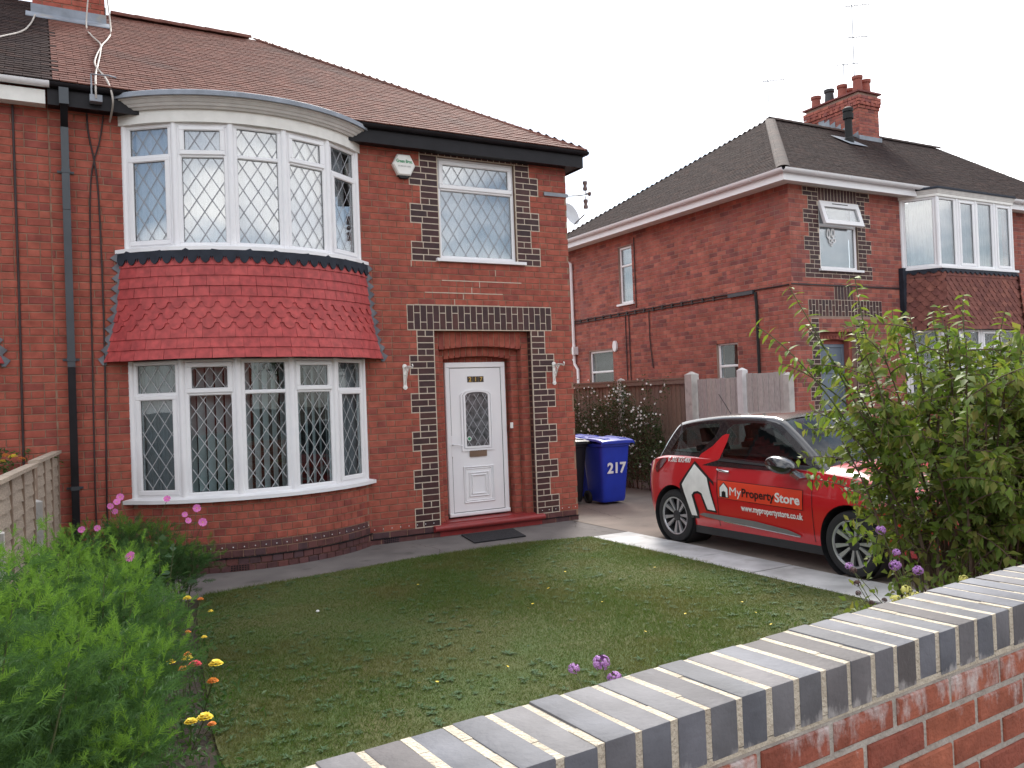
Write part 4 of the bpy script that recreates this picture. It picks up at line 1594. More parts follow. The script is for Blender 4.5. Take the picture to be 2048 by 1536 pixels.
# front wall
FH = [(14.82, 17.94, -1, 5.45), (12.47, 13.52, 3.90, 5.20), (12.36, 13.36, -1, 2.80)]
fw_ = MB()
for a, b, c, d in rects_minus(NX + .006, 21.5, -.05, 5.6, FH):
    fw_.box(a, b, NY + .006, NY + .2, c, d)
nf = fw_.build('front_wall', m_mortar_n, nb)
nsb = Pieces('brick', m_brick_n, ns, 300, 'brickwork')
nfb = Pieces('brick', m_brick_n, nf, 300, 'brickwork')
nfd = Pieces('dark_brick', m_dark, nf, 300, 'dark_brickwork')
ncr = MB()
for k in range(0, 64):
    z = NZ0 - .08 + (k + .5) * NCH
    if z > 5.56:
        break
    holes = [(-h[1], -h[0]) for h in SH if h[2] < z < h[3]]
    # U runs towards the viewer (-y)
    segs = spans(-8.2, -NY, holes)
    lay_course(nsb, (NX, 0, 0), (0, -1, 0), (-1, 0, 0), segs, z, NCH, .235, (k % 2) * .1175, joint=.009, header=.12)
    holes = [(h[0], h[1]) for h in FH if h[2] < z < h[3]]
    dk = []
    kk = int((z - 3.72) / NCH)
    if 3.72 < z < 5.44:
        wide = (kk // 3) % 2 == 0
        dk = [(12.07 if wide else 12.20, 12.47), (13.52, 13.90 if wide else 13.75)] if z > 3.90 else [(12.07, 13.90)]
    if 3.05 < z < 3.36:
        dk = [(12.11, 14.13)]
    if 3.36 <= z < 3.62:
        dk = [(12.81, 13.32)]
    if z <= 3.05 and z > .3:
        wide = (int((3.05 - z) / NCH) // 3) % 2 == 1
        dk = [(12.08 if wide else 12.16, 12.36), (13.36, 13.66 if wide else 13.56)]
    segs = spans(NX, 21.4, holes + dk)
    lay_course(nfb, (0, NY, 0), U, N, segs, z, NCH, .235, (k % 2) * .1175, joint=.009, header=.12)
    if dk and not (3.05 < z < 3.62):
        for a, b in dk:
            for p, q in spans(a, b, [(h[0], h[1]) for h in FH if h[2] < z < h[3]]):
                ncr.box(p, q, NY - .0004 - .0008 * (k % 2), NY + .02, z - NCH / 2 - .004, z + NCH / 2 + .004)
                lay_course(nfd, (0, NY - .005, 0), U, N, [(p, q)], z, NCH, .235, p + (0 if k % 2 else -.1175), joint=.011)
for (x0_, x1_, z0_, z1_) in ((12.11, 14.13, 3.05, 3.36), (12.81, 13.32, 3.362, 3.62), (12.47, 13.52, 5.20, 5.44)):
    ncr.box(x0_, x1_, NY - .002, NY + .02, z0_, z1_)
    n_ = round((x1_ - x0_) / .0875)
    for i in range(n_):
        xc = x0_ + (i + .5) * (x1_ - x0_) / n_
        H_ = z1_ - z0_
        cuts = [z0_, z0_ + H_ * (.68 if i % 2 else .32), z1_] if H_ > .28 else [z0_, z1_]
        for p, q in zip(cuts[:-1], cuts[1:]):
            l = round((q - p - .010) / .005) * .005
            nfd.put((l, 's'), lambda l=l: brick_tpl(l, .076), frame_matrix((xc, NY - .006, (p + q) / 2), (0, 0, 1), N, (-1, 0, 0)), l)
nsb.done(); nfb.done(); nfd.done()
ncr.build('cream_pointing', m_cream, nb)

def plain_window(parent, O, Uu, Nn, L, z0, z1, zt, top, bot, glass, back, lat=None):
    b_ = MB()
    b_.obox(O, Uu, Nn, -.01, L + .01, z0 - .02, z1 + .02, -.24, -.22)
    w = b_.build('window', back, parent)
    fm_ = MB()
    O2 = (O[0] - Nn[0] * .05, O[1] - Nn[1] * .05, O[2])
    light(w, fm_, O2, Uu, Nn, L, z0, z1, zt, top, bot, glass, lat, t=.055)
    fm_.build('frame', m_upvc, w)
    s_ = MB()
    s_.obox(O, Uu, Nn, -.06, L + .06, z0 - .045, z0, -.06, .05)
    s_.build('window_sill', m_upvc, w)
    return w
m_greyroom = MAT('pale_room', (.30, .30, .31), rough=.9)
UY, NXm = (0, -1), (-1, 0)
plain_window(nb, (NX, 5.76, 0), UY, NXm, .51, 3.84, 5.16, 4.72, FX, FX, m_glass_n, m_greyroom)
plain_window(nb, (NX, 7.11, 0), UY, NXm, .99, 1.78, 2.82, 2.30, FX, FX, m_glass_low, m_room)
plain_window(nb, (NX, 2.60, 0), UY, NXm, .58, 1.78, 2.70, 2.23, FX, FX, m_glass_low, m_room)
# front bedroom window with a tilted-open top light
wfr = MB().obox((12.47, NY, 0), (1, 0), (0, -1), -.01, 1.06, 3.88, 5.22, -.24, -.22)
nw = wfr.build('window', m_greyroom, nb)
nw['label'] = 'front window with its top light tilted open'
f_ = MB()
O2 = (12.475, NY + .03, 0)
ring(f_, O2, (1, 0), (0, -1), 0, 1.04, 3.93, 5.19, .055, -.07, 0)
bevel_bar(f_, O2, (1, 0), (0, -1), .05, .99, 4.72, 4.78, -.07, -.001)
f_.build('frame', m_upvc, nw)
pane_with_lead(nw, O2, (1, 0), (0, -1), .052, .988, 3.983, 4.722, -.03, m_glass_n)
MB().box(12.42, 13.60, NY - .06, NY + .04, 3.89, 3.93).build('window_sill', m_upvc, nw)
tl_ = MB()
ang = radians(17)
def tilt(u, h, w):     # hinged at the top
    return (12.475 + u, NY + .02 - (h * sin(ang)) - w * cos(ang), 5.16 - h * cos(ang) + w * sin(ang))
def tbar(mb, u0, u1, h0, h1, w0, w1):
    v = [tilt(u, h, w) for w in (w0, w1) for h in (h0, h1) for u in (u0, u1)]
    mb.add(v, [(0, 2, 3, 1), (4, 5, 7, 6), (0, 1, 5, 4), (2, 6, 7, 3), (0, 4, 6, 2), (1, 3, 7, 5)])
tbar(tl_, -.01, 1.05, -.01, .10, 0, .06); tbar(tl_, -.01, 1.05, .37, .45, 0, .06)
tbar(tl_, -.01, .08, .10, .37, 0, .0595); tbar(tl_, .96, 1.05, .10, .37, 0, .0595)
tl_.build('open_top_light', m_upvc, nw, fix=True)
tv = MB(); tbar(tv, .32, .74, .03, .045, .06, .065); tv.build('trickle_vent', m_rubber, nw)
tg = MB(); tbar(tg, .078, .962, .098, .372, .02, .03); tg.build('pane', m_glass_n, nw, fix=True)
orn = MB()
for px_, pz_, rx_, rz_ in ((.30, 4.60, .05, .10), (.42, 4.62, .055, .09), (.34, 4.47, .04, .05), (.44, 4.48, .05, .045), (.38, 4.40, .03, .03)):
    pts_ = [(px_ + rx_ * cos(q), pz_ + rz_ * sin(q)) for q in [2 * pi * i / 12 for i in range(12)]]
    inn_ = [(px_ + .55 * rx_ * cos(q), pz_ + .55 * rz_ * sin(q)) for q in [2 * pi * i / 12 for i in range(12)]]
    for (A, B, C_, D_) in [(pts_[i], pts_[(i + 1) % 12], inn_[(i + 1) % 12], inn_[i]) for i in range(12)]:
        orn.prism([A, B, C_, D_], lambda a_, b_, w: (12.475 + a_, NY + .03 - w, b_), -.024, -.014)
orn.build('window_ornament', m_white_ink, nw)
# bay
nbay = CantedBay([(14.80, NY), (15.14, NY - .56), (17.62, NY - .56), (17.96, NY)], NY, 4)
NB = .45
NPAT = [(FX, FX), (FX, FX), (FX, OP), (FX, FX), (FX, OP), (FX, FX)]
bay_window(nb, nbay, 3.56 + NB, 4.925 + NB, 5, None, NPAT, m_glass_n, None, 'grey', 'upper bay window of tall unleaded lights', ts=.085)
bay_window(nb, nbay, .83 + NB, 2.33 + NB, 5, 1.955 + NB, PAT + [(FX, FX)], m_glass_low, (.12, .16), 'blind')
bay_set(nb, nbay, NB, main=False)
Rn = nbay.R
tile_skirt(nb, nbay, 3.475 + NB, 2.335 + NB, 12, [False] + [True] * 10 + [False], Rn + .055, Rn + .13, m_scale, tw=.175, pw=1.4)
lead_apron(nb, nbay, Rn + .078, 3.535 + NB, .12, .16, m_leaddark)
for sd in (-1, 1):
    MB().box(nbay.cx + sd * 1.65 - .05, nbay.cx + sd * 1.65 + .05, NY - .10, NY - .002, 2.76, 4.02).build('corner_flashing', m_leaddark, nb)
nbay.sweep('bay_wall', [(Rn + .012, -.05), (Rn + .012, .79 + NB), (Rn - .2, .79 + NB), (Rn - .2, -.05)], m_brick_n, nb)
nbay.sweep('bay_core', [(Rn - .02, 2.34 + NB), (Rn - .02, 3.53 + NB), (Rn - .2, 3.53 + NB), (Rn - .2, 2.34 + NB)], m_room, nb)
# entrance
m_slate = MAT('slate_blue_door', (.13, .17, .22), (.11, .145, .19), rough=.4)
er = MB()
er.box(12.36, 12.44, NY + .11, NY + .3, -.05, 2.8); er.box(13.28, 13.36, NY + .11, NY + .3, -.05, 2.8); er.box(12.44, 13.28, NY + .11, NY + .3, 2.70, 2.8)
er.box(12.37, 13.35, NY + .24, NY + .29, 2.5501, 2.69)
er.build('entrance_recess', m_brick_n, nb)
arch = Pieces('arch_brick', m_brick_n, nb, 300)
for row, (zb_, yy) in enumerate(((2.80, NY + .02), (2.62, NY + .12))):
    for i in range(12):
        t_ = (i - 5.5) / 6
        arch.put('a', lambda: brick_tpl(.17, .072, d=.1), frame_matrix((12.86 + (i - 5.5) * .083, yy, zb_ + .10 - .05 * t_ * t_), (0, 0, 1), N, (-1, 0, 0)), .2)
arch.done()
nd_ = MB().box(12.44, 13.28, NY + .24, NY + .28, .3, 2.55)
nd = nd_.build('front_door', m_slate, nb)
nfd_ = MB(); ring(nfd_, (12.44, NY + .24, 0), (1, 0), (0, -1), 0, .84, .3, 2.55, .07, -.02, .02); nfd_.box(12.50, 13.22, NY + .22, NY + .24, 2.0, 2.06)
nfd_.build('door_frame', m_slate, nd)
# eaves
NE = (11.24, .26, 5.58)
MB().box(NE[0] + .05, 21.5, NE[1] + .05, NY + .1, 5.44, 5.465).box(NE[0] + .05, NX + .1, NY + .1, 8.6, 5.44, 5.465).build('soffit', m_white, nb)
MB().box(NE[0] + .045, 21.5, NE[1] + .045, NE[1] + .07, 5.40, 5.56).box(NE[0] + .045, NE[0] + .07, NE[1] + .07, 8.6, 5.40, 5.56).build('fascia', m_upvc, nb)
gutter(nb, (NE[0] - .035, NE[1] - .02), (21.5, NE[1] - .02), (0, -1), 5.585, m_upvc, .065)
gutter(nb, (NE[0] - .02, 8.6), (NE[0] - .02, NE[1] - .035), (-1, 0), 5.585, m_upvc, .065)
gb = MB()
for x_ in np.arange(12.0, 21, .9):
    gb.tube([(x_, NE[1] - .02 + .068 * cos(q), 5.585 + .068 * sin(q)) for q in [pi + pi * i / 8 for i in range(9)]], .008, 5)
for y_ in np.arange(1.0, 8.5, .9):
    gb.tube([(NE[0] - .02 + .068 * cos(q), y_, 5.585 + .068 * sin(q)) for q in [pi + pi * i / 8 for i in range(9)]], .008, 5)
gb.build('gutter_brackets', m_upvc, nb)
# roof
NTP = tan(radians(33.0))
nrise = 3.95
Vn = Vector((0, 1, NTP)).normalized()
nvm = nrise / Vn.y
roof_plane(nb, 'front_roof_slope', (0, NE[1], NE[2] + .03), (1, 0, 0), Vn, lambda v: NE[0] + v * Vn.y, lambda v: 21.5, nvm, m_tile_dark, limit=0)
roof_plane(nb, 'side_roof_slope', (NE[0], 0, NE[2] + .03), (0, 1, 0), (Vn.y, 0, Vn.z), lambda v: NE[1] + v * Vn.y, lambda v: 8.2 - v * Vn.y, nvm, m_tile_dark, limit=0)
roof_plane(nb, 'rear_roof_slope', (0, NE[1] + 2 * nrise, NE[2] + .03), (1, 0, 0), (0, -Vn.y, Vn.z), lambda v: NE[0] + v * Vn.y, lambda v: 21.5, nvm, m_tile_dark, limit=0)
NRZ = NE[2] + .03 + nrise * NTP
half_tile_run(nb, 'ridge_tile', (NE[0] + nrise - .05, NE[1] + nrise, NRZ - .02), (21.5, NE[1] + nrise, NRZ - .02), m_hip, r=.14)
half_tile_run(nb, 'hip_tile', (NE[0], NE[1], NE[2] + .03), (NE[0] + nrise, NE[1] + nrise, NRZ), m_hip, r=.12, ln=.13, flat_=.5)
# flue on the slope
fx_, fy_ = 16.5, 3.05
fz_ = NE[2] + .03 + (fy_ - NE[1]) * NTP
fl = MB().lathe([(.11, -.1), (.11, .10), (.085, .12), (.085, .55), (.12, .56), (.12, .68), (.10, .69), (.10, .72), (.12, .73), (.12, .80), (.06, .84), (.0001, .84)], Matrix.Translation((fx_, fy_, fz_)), 16)
flue = fl.build('flue', m_rubber, nb, sm=35)
MB().add([(fx_ - .3, fy_ - .28, fz_ - .28 * NTP + .05), (fx_ + .3, fy_ - .28, fz_ - .28 * NTP + .05), (fx_ + .3, fy_ + .28, fz_ + .28 * NTP + .05), (fx_ - .3, fy_ + .28, fz_ + .28 * NTP + .05)], [(0, 1, 2, 3)]).build('flue_flashing', m_lead, flue)
# downpipe with hopper, vent, cables
ndp = MB()
ndp.tube([(NE[0] + .0, 7.95, 5.55), (NE[0] + .0, 7.95, 5.40), (NX - .05, 7.70, 5.10), (NX - .05, 7.70, 2.9)], .038, 10)
ndp.box(NX - .15, NX - .005, 7.58, 7.82, 2.78, 2.98)
ndp.tube([(NX - .05, 7.70, 2.78), (NX - .05, 7.70, 2.55), (NX - .055, 7.55, 2.4), (NX - .055, 7.55, 0)], .036, 10)
ndp.tube([(NX - .05, 7.72, 2.66), (NX - .05, 8.1, 2.66)], .025, 8)
ndp.build('downpipe', m_upvc, nb, sm=40)
vt = MB(); vt.prism([(.075 * cos(q), .13 * sin(q)) for q in [2 * pi * i / 16 for i in range(16)]], lambda a_, b_, w: (NX - w, 5.98 - a_, 2.88 + b_), 0, .05)
vt.build('wall_vent', m_upvc, nb)
# string course and pipes
MB().box(NX - .02, 14.7, NY - .02, NY - .001, 3.615, 3.64).build('string_line', m_cable, nb)
tag(MB().tube([(NX - .02, NY + .05, 3.62), (NX - .02, 3.0, 3.63), (NX - .02, 5.2, 3.63), (NX - .02, 7.9, 3.63)], .014, 6).build('wall_cable', m_cable, None), 'upper dark cable along the side wall of the house beyond the fence', 'cable')
lad = thing('wall_cable', 'lower clipped dark cable with grey joint along the neighbouring side wall', 'cable', (NX, 4, 3.55))
MB().tube([(NX - .022, 1.45, 3.57), (NX - .022, 4.0, 3.575), (NX - .022, 7.9, 3.57)], .012, 6).build('cable_run', m_cable, lad)
cl_ = MB()
for y_ in np.arange(2.6, 7.9, .32):
    cl_.box(NX - .035, NX - .002, y_ - .02, y_ + .02, 3.555, 3.65)
cl_.build('cable_clips', m_cable, lad)
MB().box(NX - .07, NX - .01, 1.5, 2.15, 3.555, 3.62).build('joint_box', m_charcoal, lad)
MB().tube([(NX - .03, 1.46, 3.58), (NX - .03, 1.44, 3.3), (NX - .035, 1.44, .3)], .028, 8).build('drop_pipe', m_rubber, lad)
for i_, (y_, za, zb_, l_) in enumerate(((5.12, 5.3, 3.7, 'thin brown pipe right of the tall narrow side window'), (5.55, 3.6, .4, 'thin dark pipe dropping below the tall narrow side window'), (5.42, 3.6, .4, 'thin brown pipe with white clips below the side wall cable'), (4.68, 3.6, 2.3, 'short cranked brown pipe in the middle of the side wall'))):
    p_ = [(NX - .018, y_, za), (NX - .018, y_, (za + zb_) / 2), (NX - .018, y_ - (.08 if i_ == 3 else 0), zb_)]
    tag(MB().tube(p_, .012, 6).build('wall_pipe', m_cable, None), l_, 'pipe')

# neighbour chimney
m_pot = MAT('terracotta_pot', (.30, .085, .06), (.22, .065, .05), rough=.8, scale=8)
m_potk = MAT('black_pot', (.035, .035, .04), rough=.6)
nc = thing('chimney_stack', 'tall brick chimney with terracotta pots on the house beyond the fence', 'chimney', (18, 4.4, 8))
brick_stack(nc, 17.7, 18.45, 3.68, 5.32, 7.5, 9.02, m_brick_n, m_mortar_n, corb=1)
cap_ = MB().box(17.64, 18.51, 3.62, 5.38, 9.021, 9.06)
cap_.build('capping', m_brick_n, nc)
dent = MB()
for i in range(9):
    dent.box(17.645, 17.705, 3.70 + i * .18, 3.79 + i * .18, 8.70, 8.78)
for i in range(4):
    dent.box(17.72 + i * .19, 17.81 + i * .19, 3.62, 3.685, 8.70, 8.78)
dent.build('dentil_course', m_brick_n, nc)
for px_, py_, h_, mt_ in ((17.92, 5.15, .34, m_pot), (17.92, 4.72, .38, m_potk), (17.92, 4.32, .36, m_pot), (17.95, 3.88, .44, m_pot), (18.28, 3.90, .40, m_pot), (18.28, 4.40, .34, m_pot)):
    MB().lathe([(.15, 0), (.145, .05), (.12, .06), (.105, h_ - .09), (.13, h_ - .07), (.135, h_), (.10, h_), (.095, h_ - .1)], Matrix.Translation((px_, py_, 9.06)), 16).build('chimney_pot', mt_, nc, sm=35)
lf = MB()
for i in range(7):
    y_ = 3.70 + i * .17
    z_ = NE[2] + .03 + (y_ - NE[1]) * NTP
    lf.prism([(y_, z_ - .05), (y_ + .19, z_ + .05), (y_ + .19, z_ + .14), (y_ + .02, z_ + .20)], lambda a_, b_, w: (17.70 - w, a_, b_), 0, .012 + .002 * (i % 2))
z_ = NE[2] + .03 + (3.68 - NE[1]) * NTP
lf.box(17.66, 18.5, 3.655, 3.675, z_ - .05, z_ + .10)
lf.build('lead_flashing', m_lead, nc)
# aerials
def yagi(x, y, z0, z1, arms, label):
    t = thing('tv_aerial', label, 'aerial', (x, y, z0))
    MB().tube([(x, y, z0), (x + .02, y, z1)], .012, 6).build('mast', m_galv, t)
    b = MB()
    for (z, ln, a) in arms:
        d = Vector((cos(a), sin(a), .12))
        c = Vector((x, y, z))
        b.tube([c - d * ln * .25, c + d * ln * .75], .010, 5)
        s = Vector((-sin(a), cos(a), 0))
        for i in range(7):
            p = c + d * ln * (-.2 + .9 * i / 6)
            b.tube([p - s * .10, p + s * .10], .005, 4)
    b.build('antenna', m_galv, t)
yagi(18.0, 4.0, 9.1, 11.4, [(11.35, .7, -.4), (10.55, .6, -.3)], 'tall twin television aerial above the terracotta chimney pots')
yagi(19.6, 5.6, 8.8, 10.75, [(10.7, .7, -.35)], 'television aerial right of the chimney pots')
yagi(17.6, 6.5, 8.5, 10.3, [(10.25, .7, -.4)], 'television aerial left of the chimney pots')

def crack(name, pts, w, label):
    mb = MB()
    P = []
    for (a, b), (c, d) in zip(pts[:-1], pts[1:]):
        n = max(2, int(hypot(c - a, d - b) / .06))
        for i in range(n):
            P.append((a + (c - a) * i / n + random.gauss(0, .010), b + (d - b) * i / n + random.gauss(0, .010)))
    P.append(pts[-1])
    for i, ((a, b), (c, d)) in enumerate(zip(P[:-1], P[1:])):
        l = hypot(c - a, d - b) + 1e-6
        q = w * random.uniform(.5, 1.2)
        nx, ny = -(d - b) / l * q, (c - a) / l * q
        z = .0075
        mb.add([(a + nx, b + ny, z), (a - nx, b - ny, z), (c - nx, d - ny, z), (c + nx, d + ny, z)], [(0, 1, 2, 3)])
    return mb
for par_, pts_ in (('driveway', [(6.45, -.2), (7.3, -.45), (8.2, -.3), (9.5, -.6)]), ('driveway', [(7.1, 2.6), (7.3, 1.0), (7.0, -.4)]), ('concrete_path', [(6.42, -.1), (6.1, -.6), (6.25, -1.3)]), ('concrete_path', [(3.9, -.2), (4.0, -.8), (3.85, -1.3)])):
    crack('crack', pts_, .003, '').build('crack', m_soil, bpy.data.objects[par_])
# ------------------------------------------------------------------ front garden wall
WA = radians(4.0)
WU, WN = (cos(WA), sin(WA), 0), (sin(WA), -cos(WA), 0)       # along, towards the street
WO = (0.0, -8.868, 0)
WT = 1.20            # top of the coping
gw = thing('garden_wall', 'low red brick front wall topped with blue-grey coping bricks', 'wall', (2.5, -8.6, 0))
m_blue = MAT('blue_coping_brick', (.2, .2, .22), rough=.7, scale=7, bump=.25, bscale=60, spec=.3,
             rnd=[(.130, .133, .151), (.149, .145, .151), (.115, .122, .141), (.141, .132, .135), (.122, .128, .142), (.098, .087, .085), (.136, .141, .160)],
             stain=((.15, .15, .16), 6, .66))
m_buff = MAT('buff_mortar', (.60, .54, .43), (.46, .40, .31), rough=.95, scale=22, bump=1.0, bscale=130)
m_greym = MAT('grey_mortar', (.46, .43, .38), (.34, .31, .27), rough=.95, scale=14, bump=1.0, bscale=90)

def salt_bloom(m, z0, z1, a, b_, lo=.56, hi=.74):
    """patchy white salt on a brick, more of it towards the joint under the coping"""
    m = m or MAT('orange_brick', (.42, .12, .05), rough=.85, scale=16, bump=.6, bscale=90, spec=.25,
            rnd=[(.34, .105, .060), (.30, .090, .055), (.37, .120, .070), (.26, .076, .050)])
    nt = m.node_tree
    b = nt.nodes['Principled BSDF']
    src = b.inputs['Base Color'].links[0].from_socket
    ge, sp = _n(nt, 'ShaderNodeNewGeometry'), _n(nt, 'ShaderNodeSeparateXYZ')
    nt.links.new(ge.outputs['Position'], sp.inputs[0])
    mr = _n(nt, 'ShaderNodeMapRange')
    mr.inputs[1].default_value, mr.inputs[2].default_value = z0, z1
    mr.inputs[3].default_value, mr.inputs[4].default_value = a, b_
    nt.links.new(sp.outputs['Z'], mr.inputs[0])
    mp = _n(nt, 'ShaderNodeMapping')
    mp.inputs['Scale'].default_value = (9, 9, 4)
    no = _n(nt, 'ShaderNodeTexNoise')
    no.inputs['Scale'].default_value = 1.6
    no.inputs['Detail'].default_value = 9
    no.inputs['Roughness'].default_value = .68
    nt.links.new(ge.outputs['Position'], mp.inputs[0])
    nt.links.new(mp.outputs[0], no.inputs['Vector'])
    ad = _n(nt, 'ShaderNodeMath')
    ad.operation = 'ADD'
    nt.links.new(no.outputs['Fac'], ad.inputs[0])
    nt.links.new(mr.outputs[0], ad.inputs[1])
    rp_ = ramp(nt, [(lo, (0, 0, 0)), (hi, (.8, .8, .8))])
    nt.links.new(ad.outputs[0], rp_.inputs['Fac'])
    mx = _n(nt, 'ShaderNodeMix')
    mx.data_type = 'RGBA'
    nt.links.new(rp_.outputs['Color'], mx.inputs['Factor'])
    nt.links.new(src, mx.inputs['A'])
    mx.inputs['B'].default_value = (.58, .56, .54, 1)
    nt.links.new(mx.outputs['Result'], b.inputs['Base Color'])
    return m
m_orange = salt_bloom(None, .90, 1.12, -.10, .16)
salt_bloom(m_blue, 1.10, 1.17, .10, -.30, .55, .75)

core = MB()
core.obox(WO, WU, WN, -1.5, 6.5, -.05, WT - .108, -.228, -.006)
wall_core = core.build('wall_core', m_greym, gw)
wbr = Pieces('brick', m_orange, wall_core, 300)
for face, (O_, U_, N_) in enumerate(((WO, WU, WN), ((WO[0] - WN[0] * .235, WO[1] - WN[1] * .235, 0), (-WU[0], -WU[1], 0), (-WN[0], -WN[1], 0)))):
    for k in range(13):
        z = WT - .112 - (k + .5) * .0765
        a, b = (-1.5, 6.5) if face == 0 else (-6.5, 1.5)
        lay_course(wbr, O_, U_, N_, [(a, b)], z, .0765, .228, .06 + (k % 2) * .114, joint=.0155, jig=.0025)
wbr.done()
# mortar bed and joints of the coping
mbed = MB()
mbed.obox(WO, WU, WN, -1.5, 6.5, WT - .110, WT - .096, -.232, -.002)
mbed.obox(WO, WU, WN, -1.5, 6.5, WT - .096, WT - .016, -.225, -.014)
for i in range(int(8.0 / .0855) + 1):       # each joint struck a little differently
    u = -1.5 + i * .0855 + random.uniform(-.001, .001)
    for (wa, wb_) in ((-.236, -.16), (-.16, -.08), (-.08, 0.0)):
        zt_ = WT - random.uniform(.0002, .0022)
        fr_ = -random.uniform(.0008, .003) if wb_ == 0.0 else wb_
        mbed.obox(WO, WU, WN, u - .010, u + .010, WT - .094, zt_, wa + (.001 if wa < -.2 else 0), fr_)
mbed.build('coping_mortar', m_buff, gw)

def soft_box(l, h, d, c=.005):
    """rounded block, origin at top front centre; x along, y into the wall, z down"""
    bm = bmesh.new()
    bmesh.ops.create_cube(bm, size=1.0)
    for v in bm.verts:
        v.co = Vector((v.co.x * l, (v.co.y + .5) * d, (v.co.z - .5) * h))
    bmesh.ops.bevel(bm, geom=list(bm.edges), offset=c, segments=2, affect='EDGES', profile=.6)
    me = bpy.data.meshes.new('coping_brick')
    bm.to_mesh(me)
    bm.free()
    smooth(me, 50)
    return me
cop_me = [soft_box(.0700 + e_, .103, .238) for e_ in (-.001, 0, .001)]
for me in cop_me:
    me.materials.append(m_blue)
n_cop = int(8.0 / .0855)
for i in range(n_cop):
    u = -1.5 + (i + .5) * .0855
    if u < -.75 or u > 6.3:
        continue
    o = (WO[0] + WU[0] * u + WN[0] * random.uniform(-.002, .002), WO[1] + WU[1] * u + WN[1] * random.uniform(-.002, .002), WT + random.uniform(-.0025, .0025))
    M = frame_matrix(o, WU, WN) @ Matrix.Rotation(random.uniform(-.010, .010), 4, 'Z') @ Matrix.Rotation(random.uniform(-.008, .008), 4, 'Y') @ Matrix.Rotation(random.uniform(-.006, .006), 4, 'X')
    _link(bpy.data.objects.new('coping_brick', random.choice(cop_me)), gw, M)

# ------------------------------------------------------------------ fences
m_conpost = MAT('concrete_post', (.50, .48, .45), (.38, .37, .35), rough=.9, scale=9, bump=.5, stain=((.25, .24, .21), 6, .62))
m_conwhite = MAT('white_concrete_post', (.66, .66, .66), (.55, .55, .55), rough=.85, scale=9, bump=.4)
m_board = MAT('grey_fence_board', (.3, .27, .25), rough=.9, scale=10, bump=.5, stretch=(14, 14, 1.5),
              rnd=[(.40, .375, .36), (.45, .42, .40), (.37, .345, .335), (.43, .40, .375)], stain=((.12, .10, .09), 9, .68))
m_brown = MAT('brown_fence_board', (.2, .13, .09), rough=.9, scale=10, bump=.5, stretch=(14, 14, 1.5),
              rnd=[(.22, .155, .115), (.19, .13, .098), (.25, .175, .13), (.205, .15, .12)])
m_larch = MAT('larch_lap', (.42, .36, .30), rough=.9, scale=8, bump=.5, stretch=(3, 3, 14),
              rnd=[(.40, .325, .255), (.35, .28, .215), (.43, .35, .275), (.38, .305, .24)])
m_batten = MAT('fence_batten', (.30, .22, .165), (.23, .165, .12), rough=.9, scale=8)
FXX = 9.60
bfence = thing('boundary_fence', 'board fence with concrete posts between the driveways behind the red car', 'fence', (9.6, 2.5, 0))
lfence = thing('lap_fence', 'weathered lap fence with concrete posts at the left edge behind the cosmos', 'fence', (-.25, -3, 0))

def concrete_post(x, y, h, w, d, mat, label, cap=.04, parent=None):
    parent = parent or bfence
    """square post with a weathered pointed top"""
    mb = MB()
    mb.box(x - w / 2, x + w / 2, y - d / 2, y + d / 2, -.05, h - cap)
    o = len(mb.v)
    mb.add([(x - w / 2, y - d / 2, h - cap), (x + w / 2, y - d / 2, h - cap), (x + w / 2, y + d / 2, h - cap), (x - w / 2, y + d / 2, h - cap), (x, y - d * .1, h), (x, y + d * .1, h)],
           [(0, 1, 4), (1, 2, 5, 4), (2, 3, 5), (3, 0, 4, 5)])
    o = mb.build('concrete_post', mat, parent, fix=True)
    o['label'] = label
    return o

def board_panel(y0, y1, h, mat, label, rails, bw=.115, cap=True, step=0.0):
    """vertical overlapping boards between y0 and y1"""
    t = MB().box(FXX - .02, FXX + .02, y0, y1, 0, .14).build('panel', m_conpost, bfence)
    t['label'] = label
    n = max(1, round((y1 - y0) / bw))
    w = (y1 - y0) / n
    me = {}
    for i in range(n):
        hh = h + random.uniform(-.006, .006)
        mb = MB()
        mb.add([(-.008, -w / 2 - .006, 0), (.004, w / 2, 0), (.010, w / 2, 0), (.012, -w / 2 - .006, 0), (-.008, -w / 2 - .006, 1), (.004, w / 2, 1), (.010, w / 2, 1), (.012, -w / 2 - .006, 1)],
               [(0, 4, 5, 1), (1, 5, 6, 2), (2, 6, 7, 3), (3, 7, 4, 0), (4, 7, 6, 5), (0, 1, 2, 3)])
        if 'b' not in me:
            me['b'] = mb.mesh('board')
            me['b'].materials.append(mat)
        _link(bpy.data.objects.new('board', me['b']), t, Matrix.Translation((FXX + random.uniform(-.003, .003), y0 + (i + .5) * w, .12)) @ Matrix.Diagonal((1, 1, hh - .12, 1)))
    for z in rails:
        MB().box(FXX - .055, FXX - .014, y0, y1, z - .03, z + .03).build('rail', mat, t)
    if cap:
        MB().box(FXX - .05, FXX + .045, y0, y1, h + .007, h + .04).build('cap_rail', mat, t)
        MB().box(FXX - .042, FXX - .016, y0, y1, h - .07, h + .005).build('top_rail', mat, t)
    return t
board_panel(-1.10, -.30, 2.01, m_board, 'grey weathered board panel right of the white fence post', [], cap=False)
board_panel(-.16, .84, 1.96, m_board, 'grey weathered board panel between the two pale posts', [], cap=False)
board_panel(1.06, 2.92, 1.97, m_brown, 'brown board fence panel behind the flowering hedge beside the tall post', [.95])
board_panel(3.06, 4.90, 1.97, m_brown, 'brown board fence panel nearest the house corner behind the hedge', [.95])
board_panel(5.04, 7.0, 1.97, m_brown, 'farthest brown board fence panel, mostly hidden by the house corner', [.95])
concrete_post(FXX - .02, .95, 2.10, .17, .17, m_conpost, 'tall pale concrete fence post beside the red car roof', .05)
